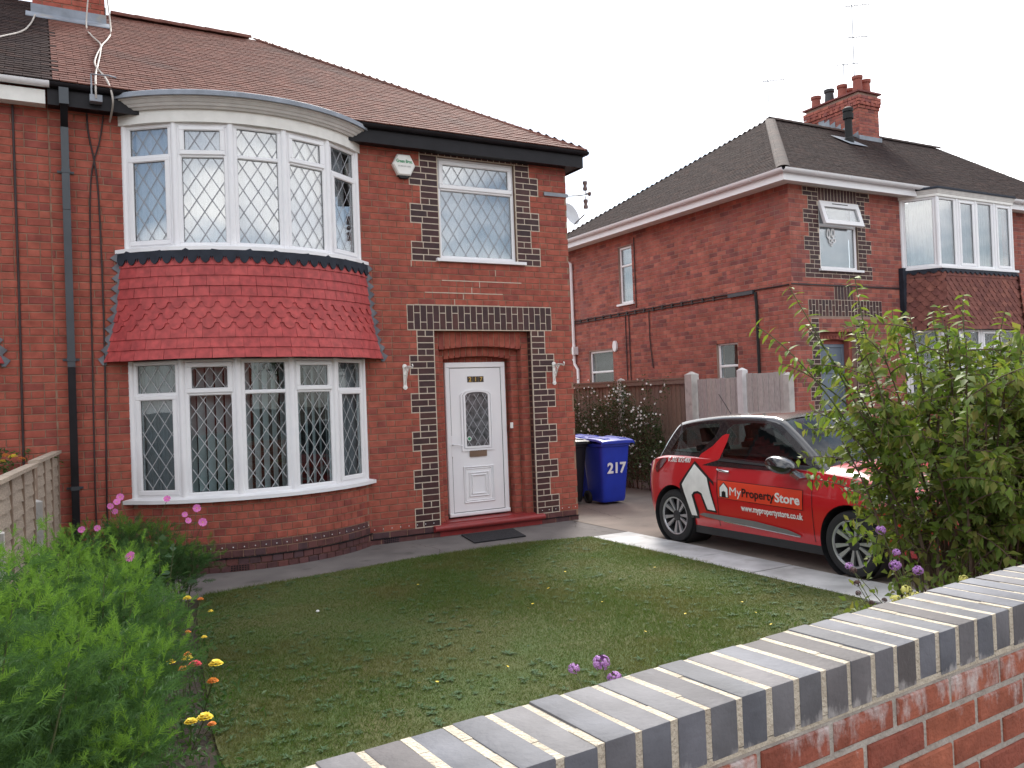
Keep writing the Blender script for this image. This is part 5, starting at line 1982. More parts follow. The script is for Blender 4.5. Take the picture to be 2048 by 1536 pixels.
concrete_post(FXX - .01, -.23, 2.11, .12, .12, m_conwhite, 'white concrete fence post between the two grey board panels')
concrete_post(FXX, -1.16, 2.0, .11, .11, m_conpost, 'end fence post next to the big green shrub')
concrete_post(FXX, 2.99, 2.06, .11, .12, m_conpost, 'narrow concrete fence post rising out of the flowering hedge')
concrete_post(FXX, 4.97, 2.05, .11, .12, m_conpost, 'far concrete fence post behind the house corner')
# low end of an older grey panel
op = MB().box(9.46, 9.475, .42, .88, .3, .36).build('low_boarding', m_board, bfence)
for i in range(4):
    MB().box(9.44, 9.46, .42 + i * .115, .42 + i * .115 + .108, .05, 1.22 + .01 * (i % 2)).build('board', m_board, op)

# woven fence on the left
def fence_l(y):
    return .03 + .1 * y
def larch_panel(y0, y1, h, label):
    def P(y, z, w):
        return (fence_l(y) + w, y + .1 * -w, z)
    gb_ = MB().add([P(y0, -.03, -.02), P(y1, -.03, -.02), P(y1, -.03, .03), P(y0, -.03, .03), P(y0, .058, -.02), P(y1, .058, -.02), P(y1, .058, .03), P(y0, .058, .03)],
                   [(4, 5, 6, 7), (0, 1, 5, 4), (2, 3, 7, 6), (0, 4, 7, 3), (1, 2, 6, 5)])
    t = gb_.build('panel', m_larch, lfence)
    t['label'] = label
    nrow = 13
    rh = (h - .06) / nrow
    for r in range(nrow):
        z0_ = .06 + r * rh
        v = []
        m_ = 12
        for i in range(m_ + 1):
            y = y0 + (y1 - y0) * i / m_
            wv = .010 * sin(i * 2.3 + r)
            for (z, w) in ((z0_ - .02 + wv * .8, .028), (z0_ + rh + wv, .012), (z0_ + rh + wv, .004), (z0_ - .02 + wv * .8, .018)):
                v.append(P(y, z, w))
        f = []
        for i in range(m_):
            for j in range(4):
                f.append((i * 4 + j, i * 4 + (j + 1) % 4, (i + 1) * 4 + (j + 1) % 4, (i + 1) * 4 + j))
        f += [(0, 1, 2, 3), (m_ * 4 + 3, m_ * 4 + 2, m_ * 4 + 1, m_ * 4)]
        MB().add(v, f).build('slat', m_larch, t)
    for i in range(4):
        y = y0 + .02 + (y1 - y0 - .04) * i / 3
        b = MB()
        b.add([P(y - .018, .03, .016), P(y + .018, .03, .016), P(y + .018, h, .016), P(y - .018, h, .016), P(y - .018, .03, .034), P(y + .018, .03, .034), P(y + .018, h, .034), P(y - .018, h, .034)],
              [(4, 5, 6, 7), (0, 4, 7, 3), (1, 2, 6, 5), (3, 7, 6, 2), (0, 1, 5, 4)])
        b.build('batten', m_batten, t)
    c = MB()
    c.add([P(y0, h, -.03), P(y1, h, -.03), P(y1, h, .06), P(y0, h, .06), P(y0, h + .025, -.03), P(y1, h + .025, -.03), P(y1, h + .03, .06), P(y0, h + .03, .06)],
          [(3, 2, 1, 0), (4, 5, 6, 7), (2, 3, 7, 6), (0, 4, 7, 3), (1, 2, 6, 5), (0, 1, 5, 4)])
    c.build('cap_rail', m_larch, t)
larch_panel(-1.84, -.06, 1.38, 'lap fence panel meeting the wall of the attached house')
larch_panel(-3.78, -1.96, 1.36, 'lap fence panel cut by the left picture edge above the cosmos')
larch_panel(-5.70, -3.90, 1.36, 'lap fence panel hidden behind the near cosmos at the left')
for y_, l_ in ((-1.90, 'grey concrete post between the lap fence panels by the cosmos'), (-3.84, 'grey concrete post of the lap fence behind the near cosmos')):
    concrete_post(fence_l(y_) + .03, y_, 1.08, .09, .09, m_conpost, l_, .02, lfence)

# ------------------------------------------------------------------ wheelie bins
m_binblue = MAT('blue_bin_plastic', (.014, .040, .42), (.012, .034, .36), rough=.42, scale=5, spec=.45)
m_binblack = MAT('black_bin_plastic', (.018, .019, .022), (.014, .014, .016), rough=.45, scale=5)

def wheelie_bin(loc, rz, mat, label, number=None, lid=None):
    t = thing('wheelie_bin', label, 'bin', loc, 'wheelie bins beside the house')
    B = Matrix.Translation(loc) @ Matrix.Rotation(rz, 4, 'Z')
    t.matrix_basis = B
    WM[t] = B
    def W(p):
        return tuple(B @ Vector(p))
    # front faces -y. tapered body from rounded rectangles
    body = MB()
    lv = [(.05, .42, .44), (.10, .44, .48), (.55, .50, .58), (.93, .545, .66), (.94, .58, .70), (.985, .58, .70)]
    seg = 20
    prev = None
    o = 0
    for z, w, d in lv:
        for i in range(seg):
            q = 2 * pi * (i + .5) / seg
            c_, s_ = cos(q), sin(q)
            e_ = .22
            x = w / 2 * (abs(c_) ** e_) * (1 if c_ > 0 else -1)
            y = d / 2 * (abs(s_) ** e_) * (1 if s_ > 0 else -1)
            body.v.append(W((x, y + .02, z)))
    for k in range(len(lv) - 1):
        for i in range(seg):
            j = (i + 1) % seg
            body.f.append((k * seg + i, k * seg + j, (k + 1) * seg + j, (k + 1) * seg + i))
            body.mi.append(0)
    body.f += [tuple(range(seg - 1, -1, -1)), tuple((len(lv) - 1) * seg + i for i in range(seg))]
    body.mi += [0, 0]
    body.build('body', mat, t, sm=35)
    # lid: domed plate with overhanging front lip and a raised centre
    ld = MB()
    rows = [(-.40, .985), (-.40, 1.02), (-.36, 1.035), (-.20, 1.055), (.05, 1.065), (.28, 1.06), (.37, 1.04), (.37, .99)]
    xs_ = [-.305, -.29, -.18, 0, .18, .29, .305]
    dz = [-.03, 0, .008, .012, .008, 0, -.03]
    for y, z in rows:
        for x, q in zip(xs_, dz):
            ld.v.append(W((x, y + .02, z + (q if .9 < z and 0 < rows.index((y, z)) < 7 else (q if q < 0 else 0)))))
    nx = len(xs_)
    for r in range(len(rows) - 1):
        for c in range(nx - 1):
            ld.f.append((r * nx + c, r * nx + c + 1, (r + 1) * nx + c + 1, (r + 1) * nx + c))
            ld.mi.append(0)
    ld.build('lid', lid or mat, t, sm=40)
    rd = MB()
    for x in (-.15, .15):
        rd.add([W(p) for p in ((x - .06, -.30, 1.05), (x + .06, -.30, 1.05), (x + .05, .22, 1.07), (x - .05, .22, 1.07), (x - .045, -.28, 1.068), (x + .045, -.28, 1.068), (x + .038, .20, 1.086), (x - .038, .20, 1.086))],
               [(4, 5, 6, 7), (0, 1, 5, 4), (1, 2, 6, 5), (2, 3, 7, 6), (3, 0, 4, 7)])
    rd.build('lid_ridge', lid or mat, t)
    hb_ = MB().tube([W((-.26, .42, 1.0)), W((.26, .42, 1.0))], .016, 8)
    for x in (-.2, 0, .2):
        hb_.tube([W((x, .33, 1.0)), W((x, .42, 1.0))], .018, 6)
    hb_.build('handle', mat, t, sm=40)
    for x in (-.235, .235):
        wh = MB().lathe([(.10, -.028), (.105, -.02), (.105, .02), (.10, .028), (.06, .03), (.055, .015), (.0001, .015)], B @ Matrix.Translation((x, .22, .105)) @ Matrix.Rotation(pi / 2 * (1 if x > 0 else -1), 4, 'Y'), 22)
        wh.build('wheel', m_rubber, t, sm=35)
    if number:
        lean = math.atan((.66 - .48) / 2 / .83)
        put_text(number, .23, m_white_ink, t, B @ Matrix.Translation((-.175, -.305, .52)) @ Matrix.Rotation(pi / 2 + lean * .9, 4, 'X'), bold=.008, width=.35, name='house_number')
    return t
# lids hinge at the wheel side; the numbered face looks at the street
wheelie_bin((7.86, 1.12, 0), radians(-4), m_binblue, 'blue wheelie bin painted 217 standing at the hedge', '217')
wheelie_bin((7.95, 2.05, 0), radians(6), m_binblue, 'blue wheelie bin half hidden behind the numbered one')
wheelie_bin((7.28, 1.50, 0), radians(2), m_binblack, 'black wheelie bin partly hidden by the house corner')

# ------------------------------------------------------------------ car
m_red = MAT('red_car_paint', (.50, .008, .014), (.48, .008, .013), rough=.28, scale=3, spec=.5, coat=1.0)
m_blk = MAT('black_car_paint', (.010, .010, .012), (.008, .008, .010), rough=.25, scale=3, coat=1.0)
m_plastic = MAT('black_trim', (.022, .022, .024), (.017, .017, .019), rough=.55)
m_mould = MAT('grey_moulding', (.17, .165, .16), (.14, .135, .13), rough=.45)
m_tyre = MAT('tyre_rubber', (.018, .018, .019), (.013, .013, .014), rough=.85, bump=.2)
m_alloy = MAT('silver_alloy', (.60, .61, .63), (.54, .55, .57), rough=.3, metallic=.75)
m_tail = MAT('dark_red_lamp', (.10, .006, .010), rough=.12, coat=1)
m_lamp = MAT('clear_lamp', (.55, .57, .60), (.30, .31, .33), rough=.1, scale=20, coat=1)
m_carglass = GLASS('car_glass', (.42, .50, .49), .06, clear=.85)
m_decalred = MAT('orange_red_decal', (.72, .055, .022), (.68, .05, .02), rough=.35)
m_ink = MAT('black_decal', (.012, .012, .013), rough=.4)
m_cream_ink = MAT('white_decal', (.80, .79, .76), rough=.4)
m_seat = MAT('dark_seat_cloth', (.035, .035, .037), (.025, .025, .027), rough=.9)

CARX, CARY = 7.26, -3.51
car = thing('parked_car', 'red hatchback with black roof and white house logo parked on the drive', 'car', (CARX, CARY, 0))
CB = Matrix.Translation((CARX, CARY, .004)) @ Matrix.Rotation(-pi / 2, 4, 'Z')       # local x = forward (to the street), local -y = visible side
car.matrix_basis = CB
WM[car] = CB
def cw_(x, y, z):
    return tuple(CB @ Vector((x, y, z)))

def cr(xs, ys, x):
    """Catmull-Rom style smooth interpolation of a table"""
    xs, ys = np.asarray(xs, float), np.asarray(ys, float)
    i = int(np.clip(np.searchsorted(xs, x) - 1, 0, len(xs) - 2))
    h = xs[i + 1] - xs[i]
    t = min(max((x - xs[i]) / h, 0), 1)
    def sl(k):
        if k <= 0 or k >= len(xs) - 1:
            k2 = min(max(k, 0), len(xs) - 1)
            a, b = (0, 1) if k2 == 0 else (len(xs) - 2, len(xs) - 1)
            return (ys[b] - ys[a]) / (xs[b] - xs[a])
        return (ys[k + 1] - ys[k - 1]) / (xs[k + 1] - xs[k - 1])
    m0, m1 = sl(i) * h, sl(i + 1) * h
    return (2 * t ** 3 - 3 * t * t + 1) * ys[i] + (t ** 3 - 2 * t * t + t) * m0 + (-2 * t ** 3 + 3 * t * t) * ys[i + 1] + (t ** 3 - t * t) * m1

SX = [-1.95, -1.90, -1.78, -1.55, -1.2, -.8, -.3, .2, .8, 1.25, 1.55, 1.78, 1.92, 2.0]
SW = [.56, .65, .755, .825, .860, .858, .850, .850, .856, .858, .82, .735, .60, .46]
SB = [.36, .30, .27, .24, .20, .185, .18, .18, .185, .20, .21, .21, .22, .26]
SS = [.82, .87, .93, .985, 1.01, 1.015, 1.01, .99, .962, .925, .865, .78, .69, .62]      # shoulder
ST = [.84, .90, .965, 1.03, 1.05, 1.05, 1.04, 1.03, 1.03, .985, .925, .84, .74, .66]      # centre line top

def section(x):
    w, zb, zs, zt = (cr(SX, a, x) for a in (SW, SB, SS, ST))
    mid = (zb + zs) / 2
    h = zs - zb
    return [(0, zb + .01), (w * .80, zb + .0), (w * .945, zb + .035), (w * .972, zb + h * .18), (w * .990, zb + h * .38), (w * 1.0, zb + h * .55), (w * .995, zb + h * .70),
            (w * .972, zb + h * .86), (w * .945, zs - .012), (w * .91, zs + .006), (w * .80, zs + (zt - zs) * .55), (w * .5, zs + (zt - zs) * .90), (0, zt)]

def body_y(x, z):
    """half width of the lower body at (x,z)"""
    s = section(x)[2:10]
    zz = [p[1] for p in s]
    return cr(zz, [p[0] for p in s], z)

GX = [-1.64, -1.56, -1.46, -1.32, -1.20, -.89, -.52, -.06, .24, .45, .64, .85, 1.0]
GZ = [.98, 1.10, 1.24, 1.385, 1.415, 1.452, 1.474, 1.474, 1.445, 1.325, 1.195, 1.04, .94]
def rail(x):
    return cr(GX, GZ, x)
def gh_y(x, z):
    """half width of the glasshouse side"""
    pf = 1 - .045 * ((x + .25) / 1.2) ** 2 - (.06 * ((-1.25 - x) / .35) if x < -1.25 else 0)
    return (.815 - .36 * (z - .98)) * pf
def side_y(x, z):
    return body_y(x, z) if z < cr(SX, SS, x) - .01 else gh_y(x, z)

NS, stations = 78, []
for i in range(NS + 1):
    stations.append(-1.95 + 3.95 * i / NS)
bd = MB()
NSEC = None
for x in stations:
    s = section(x)
    # refine the side
    pts = []
    for a, b in zip(s[:-1], s[1:]):
        pts += [a, ((a[0] + b[0]) / 2, (a[1] + b[1]) / 2)]
    pts.append(s[-1])
    full = [(-p[0], p[1]) for p in pts] + [(p[0], p[1]) for p in pts[-2:0:-1]]
    NSEC = len(full)
    bd.v += [cw_(x, p[0], p[1]) for p in full]
for i in range(NS):
    for j in range(NSEC):
        j2 = (j + 1) % NSEC
        bd.f.append((i * NSEC + j, i * NSEC + j2, (i + 1) * NSEC + j2, (i + 1) * NSEC + j))
        bd.mi.append(0)
bd.f += [tuple(range(NSEC - 1, -1, -1)), tuple(NS * NSEC + j for j in range(NSEC))]
bd.mi += [0, 0]
body = bd.build('body', m_red, car, fix=True)
WHX, WR = 1.245, .308
# cut the wheel arches
cut = MB()
for sx in (-WHX, WHX):
    for sy in (-1, 1):
        cut.lathe([(.352, .50), (.352, 1.1)], CB @ Matrix.Translation((sx, 0, WR + .012)) @ Matrix.Rotation(pi / 2 * -sy, 4, 'X'), 40, cap=True)
        # open the arch downwards
cutter = cut.build('arch_cutter', m_red, None, fix=True)
md = body.modifiers.new('arches', 'BOOLEAN')
md.operation = 'DIFFERENCE'
md.object = cutter
md.solver = 'EXACT'
dg_ = bpy.context.evaluated_depsgraph_get()
new_me = bpy.data.meshes.new_from_object(body.evaluated_get(dg_))
body.modifiers.clear()
body.data = new_me
bpy.data.objects.remove(cutter)
smooth(new_me, 32)
for sx in (-WHX, WHX):      # dark liners and arch lips
    for sy in (-1, 1):
        MB().lathe([(.350, .0), (.350, .36), (.0001, .36)], CB @ Matrix.Translation((sx, sy * .845, WR + .012)) @ Matrix.Rotation(pi / 2 * sy, 4, 'X'), 32).build('wheel_arch_liner', m_plastic, body)
# sills and bumper skirts
sk = MB()
for sy in (-1, 1):
    v = []
    for i in range(21):
        x = -.90 + 1.80 * i / 20
        for z, o in ((.155, -.03), (.155, .004), (.235, .008), (.245, -.01)):
            v.append(cw_(x, sy * (body_y(x, max(z, .225)) + o), z))
    f = []
    for i in range(20):
        for j in range(4):
            f.append((i * 4 + j, i * 4 + (j + 1) % 4, (i + 1) * 4 + (j + 1) % 4, (i + 1) * 4 + j))
    f += [(0, 1, 2, 3), (80, 81, 82, 83)]
    sk.add(v, f)
sk.build('sill_skirt', m_plastic, body, fix=True)

def conform(poly, n=10, off=.003, y_fn=side_y, sgn=-1):
    """cover a polygon in (x,z) with a fine mesh that follows the car side"""
    bm = bmesh.new()
    vs_ = [bm.verts.new((p[0], 0, p[1])) for p in poly]
    fc = bm.faces.new(vs_)
    x0_, x1_ = min(p[0] for p in poly), max(p[0] for p in poly)
    z0_, z1_ = min(p[1] for p in poly), max(p[1] for p in poly)
    st_ = .05
    x = math.ceil(x0_ / st_) * st_
    while x < x1_:
        bmesh.ops.bisect_plane(bm, geom=list(bm.verts) + list(bm.edges) + list(bm.faces), plane_co=(x, 0, 0), plane_no=(1, 0, 0), dist=1e-5)
        x += st_
    z = math.ceil(z0_ / st_) * st_
    while z < z1_:
        bmesh.ops.bisect_plane(bm, geom=list(bm.verts) + list(bm.edges) + list(bm.faces), plane_co=(0, 0, z), plane_no=(0, 0, 1), dist=1e-5)
        z += st_
    for v in bm.verts:
        v.co = Vector(cw_(v.co.x, sgn * (y_fn(v.co.x, v.co.z) + off), v.co.z))
    bmesh.ops.recalc_face_normals(bm, faces=bm.faces)
    me = bpy.data.meshes.new('panel')
    bm.to_mesh(me)
    bm.free()
    me.polygons.foreach_set('use_smooth', [True] * len(me.polygons))
    return me
def cpart(name, poly, mat, parent=None, off=.003, y_fn=side_y, sgn=-1):
    me = conform(poly, off=off, y_fn=y_fn, sgn=sgn)
    me.materials.append(mat)
    # outward facing
    if me.polygons and (me.polygons[0].normal.dot(CB.to_3x3() @ Vector((0, sgn, 0))) < 0):
        me.flip_normals()
    return _link(bpy.data.objects.new(name, me), parent or car)

# glasshouse: black pillars and roof with real openings
WIN = [(-.44, 1.035), (-.475, 1.20), (-.46, 1.33), (-.38, 1.385), (-.10, 1.408), (.13, 1.400), (.26, 1.345), (.45, 1.215), (.64, 1.075), (.745, 1.000), (.3, 1.010), (-.1, 1.025)]
QTR = [(-1.40, 1.06), (-1.30, 1.20), (-1.17, 1.335), (-.90, 1.385), (-.62, 1.395), (-.60, 1.36), (-.64, 1.25), (-.80, 1.10), (-.86, 1.055)]
def shell_side(sgn):
    bm = bmesh.new()
    top = [(x, rail(x) - .040) for x in np.linspace(-1.60, .93, 44)]
    outline = [(-1.60, .93)] + [(x, max(z, .94)) for x, z in top] + [(.96, .93)]
    vs_ = [bm.verts.new((p[0], 0, p[1])) for p in outline]
    es = [bm.edges.new((vs_[i], vs_[(i + 1) % len(vs_)])) for i in range(len(vs_))]
    for hole in (WIN, QTR):
        hv = [bm.verts.new((p[0], 0, p[1])) for p in hole]
        es += [bm.edges.new((hv[i], hv[(i + 1) % len(hv)])) for i in range(len(hv))]
    bmesh.ops.triangle_fill(bm, edges=es, use_beauty=True, use_dissolve=False, normal=(0, -1, 0))
    for x in np.arange(-1.55, .95, .08):
        bmesh.ops.bisect_plane(bm, geom=list(bm.verts) + list(bm.edges) + list(bm.faces), plane_co=(x, 0, 0), plane_no=(1, 0, 0), dist=1e-5)
    for v in bm.verts:
        v.co = Vector(cw_(v.co.x, sgn * gh_y(v.co.x, v.co.z), v.co.z))
    me = bpy.data.meshes.new('side_pillars')
    bm.to_mesh(me)
    bm.free()
    me.materials.append(m_blk)
    me.polygons.foreach_set('use_smooth', [True] * len(me.polygons))
    return _link(bpy.data.objects.new('side_pillars', me), car)
for sg in (-1, 1):
    shell_side(sg)
    cpart('side_window', WIN, m_carglass, off=-.006, y_fn=gh_y, sgn=sg)
    cpart('quarter_window', QTR, m_carglass, off=-.006, y_fn=gh_y, sgn=sg)
def top_strip(xa, xb, mat, name, inset=0.0, lift=0.0, n=16, m=40, edge=True):
    """skin across the car between two stations: roof, windscreen, rear window"""
    mb = MB()
    for i in range(n + 1):
        x = xa + (xb - xa) * i / n
        zr = rail(x)
        wr = gh_y(x, zr - .04) - inset
        for j in range(m + 1):
            t = -1 + 2 * j / m
            crown = .034 * (1 - t * t) - (.040 * max(0, (abs(t) - .95) / .05) ** 1.5 if not inset else 0)
            zz = zr + crown + lift
            mb.v.append(cw_(x, t * wr, zz))
    for i in range(n):
        for j in range(m):
            mb.f.append((i * (m + 1) + j, (i + 1) * (m + 1) + j, (i + 1) * (m + 1) + j + 1, i * (m + 1) + j + 1))
            mb.mi.append(0)
    return mb.build(name, mat, car, sm=50, fix=True)
top_strip(-1.30, .27, m_blk, 'roof')
top_strip(.27, .96, m_carglass, 'windscreen', inset=.045, lift=-.008)
top_strip(-1.60, -1.30, m_carglass, 'rear_window', inset=.06, lift=-.006)
for sg in (-1, 1):     # pillars beside the screens
    for xa, xb in ((.27, .97), (-1.62, -1.30)):
        pl = MB()
        for i in range(13):
            x = xa + (xb - xa) * i / 12
            zr = rail(x)
            w0_ = gh_y(x, zr - .04)
            pl.v += [cw_(x, sg * w0_, zr - .041), cw_(x, sg * (w0_ - .012), zr - .012), cw_(x, sg * (w0_ - .075), zr + .004)]
        for i in range(12):
            for j in range(2):
                pl.f.append((i * 3 + j, i * 3 + j + 1, (i + 1) * 3 + j + 1, (i + 1) * 3 + j))
                pl.mi.append(0)
        pl.build('screen_pillar', m_blk, car, sm=60)
# shark fin, window trims
FIN = [(-.84, 1.00), (-.80, 1.055), (-.64, 1.145), (-.52, 1.262), (-.47, 1.283), (-.415, 1.283), (-.425, 1.20), (-.49, 1.0)]
cpart('door_fin', FIN, m_red, off=.004, y_fn=lambda x, z: max(gh_y(x, z), body_y(x, min(z, 1.0)) - .02 if z < 1.02 else 0), sgn=-1)
cpart('door_fin', FIN, m_red, off=.004, y_fn=lambda x, z: max(gh_y(x, z), body_y(x, min(z, 1.0)) - .02 if z < 1.02 else 0), sgn=1)
# interior
sb_ = MB()
def seat(x, y):
    s = MB()
    s.prism([(x - .22, .50), (x + .25, .50), (x + .27, .62), (x - .18, .62)], lambda a, b, w: cw_(a, y + w, b), -.22, .22)
    s.prism([(x - .38, 1.12), (x - .24, .58), (x - .12, .60), (x - .27, 1.14)], lambda a, b, w: cw_(a, y + w, b), -.21, .21)
    s.prism([(x - .41, 1.32), (x - .37, 1.16), (x - .28, 1.17), (x - .32, 1.33)], lambda a, b, w: cw_(a, y + w, b), -.12, .12)
    s.build('seat', m_seat, car, fix=True)
for x_, y_ in ((.10, -.36), (.10, .36), (-.75, -.36), (-.75, .36)):
    seat(x_, y_)
MB().lathe([(.165, -.012), (.178, 0), (.165, .012), (.152, 0)], CB @ Matrix.Translation((.42, -.36, .98)) @ Matrix.Rotation(radians(-65), 4, 'Y'), 24, closed=True).build('steering_wheel', m_plastic, car, sm=60)
MB().prism([(.50, .95), (.90, 1.0), (.93, .90), (.50, .85)], lambda a, b, w: cw_(a, w, b), -.70, .70).build('dashboard', m_plastic, car)
MB().prism([(-1.50, -.62), (-1.2, -.72), (.6, -.74), (.86, -.66), (.86, .66), (.6, .74), (-1.2, .72), (-1.50, .62)], lambda a, b, w: cw_(a, b, w), 1.053, 1.062).build('cabin_lining', m_seat, car, fix=True)
# shut lines
sl_ = MB()
for x_, za, zb_ in ((-.495, .27, 1.0), (.82, .27, .955)):
    me = conform([(x_ - .004, za), (x_ + .004, za), (x_ + .004, zb_), (x_ - .004, zb_)], off=.0015)
    me.materials.append(m_ink)
    _link(bpy.data.objects.new('door_gap', me), body)
cpart('window_trim', [(-.50, .992), (.78, .958), (.80, .972), (-.47, 1.022)], m_plastic, body, off=.006, y_fn=lambda x, z: gh_y(x, z) + .012)
# side moulding
cpart('side_moulding', [(-.80, .372), (-.70, .355), (-.42, .335), (.645, .300), (.66, .315), (.50, .352), (.05, .388), (-.42, .396), (-.72, .398)], m_mould, body, off=.014)
cpart('moulding_trim', [(-.42, .330), (.645, .294), (.645, .302), (-.42, .338)], m_silver, body, off=.016)
# handle
hd = MB().tube([cw_(-.49, -(body_y(-.49, .89) + .012), .895), cw_(-.44, -(body_y(-.44, .89) + .034), .895), cw_(-.36, -(body_y(-.36, .89) + .034), .887), cw_(-.31, -(body_y(-.31, .88) + .012), .882)], .014, 8)
hd.build('door_handle', m_silver, car, sm=60)
# mirrors
for sg in (-1, 1):
    mr_ = MB()
    prof_ = [(.0001, -.105), (.05, -.092), (.08, -.055), (.092, 0), (.088, .05), (.070, .085), (.0001, .095)]
    Mm = CB @ Matrix.Translation((.565, sg * 1.00, 1.015)) @ Matrix.Diagonal((.85, 1.0, .82, 1)) @ Matrix.Rotation(pi / 2, 4, 'X')
    Mm = CB @ Matrix.Translation((.575, sg * .985, 1.015)) @ Matrix.Rotation(radians(12), 4, 'Y') @ Matrix.Diagonal((1.85, 1.1, .92, 1)) @ Matrix.Rotation(pi / 2, 4, 'X')
    mr_.lathe(prof_, Mm, 20)
    mir = mr_.build('door_mirror', m_blk, car, sm=60)
    ft = MB()
    ft.prism([(.60, .955), (.70, .935), (.78, .895), (.74, .875), (.66, .91)], lambda a, b, w: cw_(a, sg * w, b), .82, .955)
    ft.build('mirror_foot', m_silver, mir, fix=True)
# wheels
def wheel(x, sg):
    w = MB()
    M = CB @ Matrix.Translation((x, sg * .742, WR)) @ Matrix.Rotation(pi / 2 * -sg, 4, 'X') @ Matrix.Rotation(random.uniform(0, 1), 4, 'Z')
    # local z points outwards
    w.lathe([(.215, -.085), (.265, -.098), (.296, -.088), (.308, -.062), (.308, .062), (.296, .088), (.265, .100), (.222, .094), (.212, .085), (.205, .05), (.205, -.05)], M, 48, closed=True)
    root = w.build('wheel', m_tyre, car, sm=40)
    r = MB()
    r.lathe([(.216, .088), (.205, .084), (.198, .05), (.19, -.05), (.0001, -.055)], M, 40)
    r.build('rim_well', m_plastic, root, sm=40)
    r = MB()
    r.lathe([(.219, .086), (.221, .095), (.208, .092), (.203, .080)], M, 48, closed=True)
    r.build('rim_lip', m_alloy, root, sm=40)
    for k in range(10):
        a = 2 * pi * k / 10 + (.055 if k % 2 else -.055)
        b_ = MB()
        pts = [(.050, -.010), (.214, -.023), (.214, .023), (.050, .010)]
        v = [M @ Matrix.Rotation(a, 4, 'Z') @ Vector((p, q, h)) for h in (.045, .078) for p, q in pts]
        v[4] = M @ Matrix.Rotation(a, 4, 'Z') @ Vector((.05, -.009, .062)); v[7] = M @ Matrix.Rotation(a, 4, 'Z') @ Vector((.05, .009, .062))
        b_.add(v, [(4, 5, 6, 7), (0, 1, 5, 4), (1, 2, 6, 5), (2, 3, 7, 6), (3, 0, 4, 7)])
        b_.build('spoke', m_alloy, root)
    h = MB()
    h.lathe([(.062, .03), (.062, .066), (.045, .074), (.0001, .076)], M, 24)
    h.build('hub', m_plastic, root, sm=40)
for x_ in (-WHX, WHX):
    for sg in (-1, 1):
        wheel(x_, sg)
# lamps, grille, front and rear furniture
for sg in (-1, 1):
    cpart('tail_lamp', [(-1.62, .84), (-1.56, .80), (-1.45, .88), (-1.37, .965), (-1.42, .985), (-1.52, .965), (-1.60, .90)], m_tail, off=.010, sgn=sg)
    cpart('headlamp', [(1.42, .76), (1.62, .72), (1.80, .67), (1.84, .72), (1.70, .82), (1.48, .86)], m_lamp, off=.008, sgn=sg)
    cpart('fog_lamp_surround', [(1.72, .32), (1.86, .30), (1.88, .48), (1.78, .52)], m_plastic, off=.008, sgn=sg)
def nose_part(name, y0, y1, z0, z1, mat, off=.012, n=10):
    mb = MB()
    for i in range(n + 1):
        y = y0 + (y1 - y0) * i / n
        for z in (z0, z1):
            # front surface: walk back from the nose until the body is as wide as |y|
            x = 2.0
            while x > 1.4 and body_y(x, min(max(z, .3), cr(SX, SS, x) - .02)) < abs(y):
                x -= .005
            mb.v.append(cw_(x + off, y, z))
    for i in range(n):
        mb.f.append((2 * i, 2 * i + 2, 2 * i + 3, 2 * i + 1))
        mb.mi.append(0)
    return mb.build(name, mat, car, sm=60, fix=True)
nose_part('grille', -.42, .42, .36, .50, m_plastic)
nose_part('chrome_bar', -.40, .40, .575, .60, m_silver)
nose_part('number_plate', -.26, .26, .45, .56, m_cream_ink, off=.02)
# roof aerial
ar = MB().lathe([(.02, 0), (.018, .02), (.0001, .03)], CB @ Matrix.Translation((-1.10, 0, 1.435)), 10)
ar.tube([cw_(-1.10, 0, 1.45), cw_(-1.32, 0, 1.72)], .005, 5)
ar.build('roof_aerial', m_plastic, car)

# side lettering and logos (both flanks carry them)
def side_text(body_, size, x, z, mat, width, bold=0.0, dz=0.0, off=.006, name='side_lettering'):
    def fn(co):
        # text runs towards the nose
        X = x + co.x
        Z = z + co.y + dz * co.x
        return Vector(cw_(X, -(side_y(X, Z) + off + co.z), Z))
    put_text(body_, size, mat, body, None, bold=bold, width=width, fn=fn, name=name)
HOUSE_W = [(-.868, .938), (-1.061, .695), (-.93, .349), (-.84, .35), (-.903, .586), (-.862, .624), (-.797, .638), (-.736, .617), (-.659, .44), (-.538, .436), (-.65, .797)]
HOUSE_B = [(-.868, .975), (-1.105, .70), (-1.095, .625), (-.945, .315), (-.815, .322), (-.81, .40), (-.872, .585), (-.85, .603), (-.797, .610), (-.757, .595), (-.69, .425), (-.52, .415), (-.615, .77), (-.54, .715), (-.545, .755)]
cpart('logo_outline', HOUSE_B, m_ink, body, off=.0045)
cpart('house_logo', HOUSE_W, m_cream_ink, body, off=.007)
cpart('sign_border', [(-.482, .586), (.708, .567), (.714, .768), (-.482, .789)], m_ink, body, off=.0045)
cpart('sign_board', [(-.476, .591), (.702, .573), (.708, .762), (-.476, .783)], m_decalred, body, off=.007)
cpart('sign_house_outline', [(-.452, .600), (-.310, .598), (-.310, .705), (-.383, .768), (-.452, .708)], m_ink, body, off=.0085)
cpart('sign_house', [(-.441, .608), (-.415, .608), (-.412, .66), (-.383, .672), (-.352, .66), (-.350, .607), (-.322, .606), (-.322, .700), (-.383, .755), (-.441, .703)], m_cream_ink, body, off=.0105)
side_text('My', .13, -.292, .632, m_cream_ink, .172, 0.0, -.004, .0105)
side_text('Property', .125, -.112, .632, m_ink, .455, .002, -.012, .0105)
side_text('Store', .130, .352, .622, m_cream_ink, .325, .0035, -.010, .0105)
side_text('www.mypropertystore.co.uk', .09, -.14, .482, m_cream_ink, .84, .002, -.012)
side_text('01302 872400', .085, -1.345, .945, m_cream_ink, .405, .0015, .012, .006)
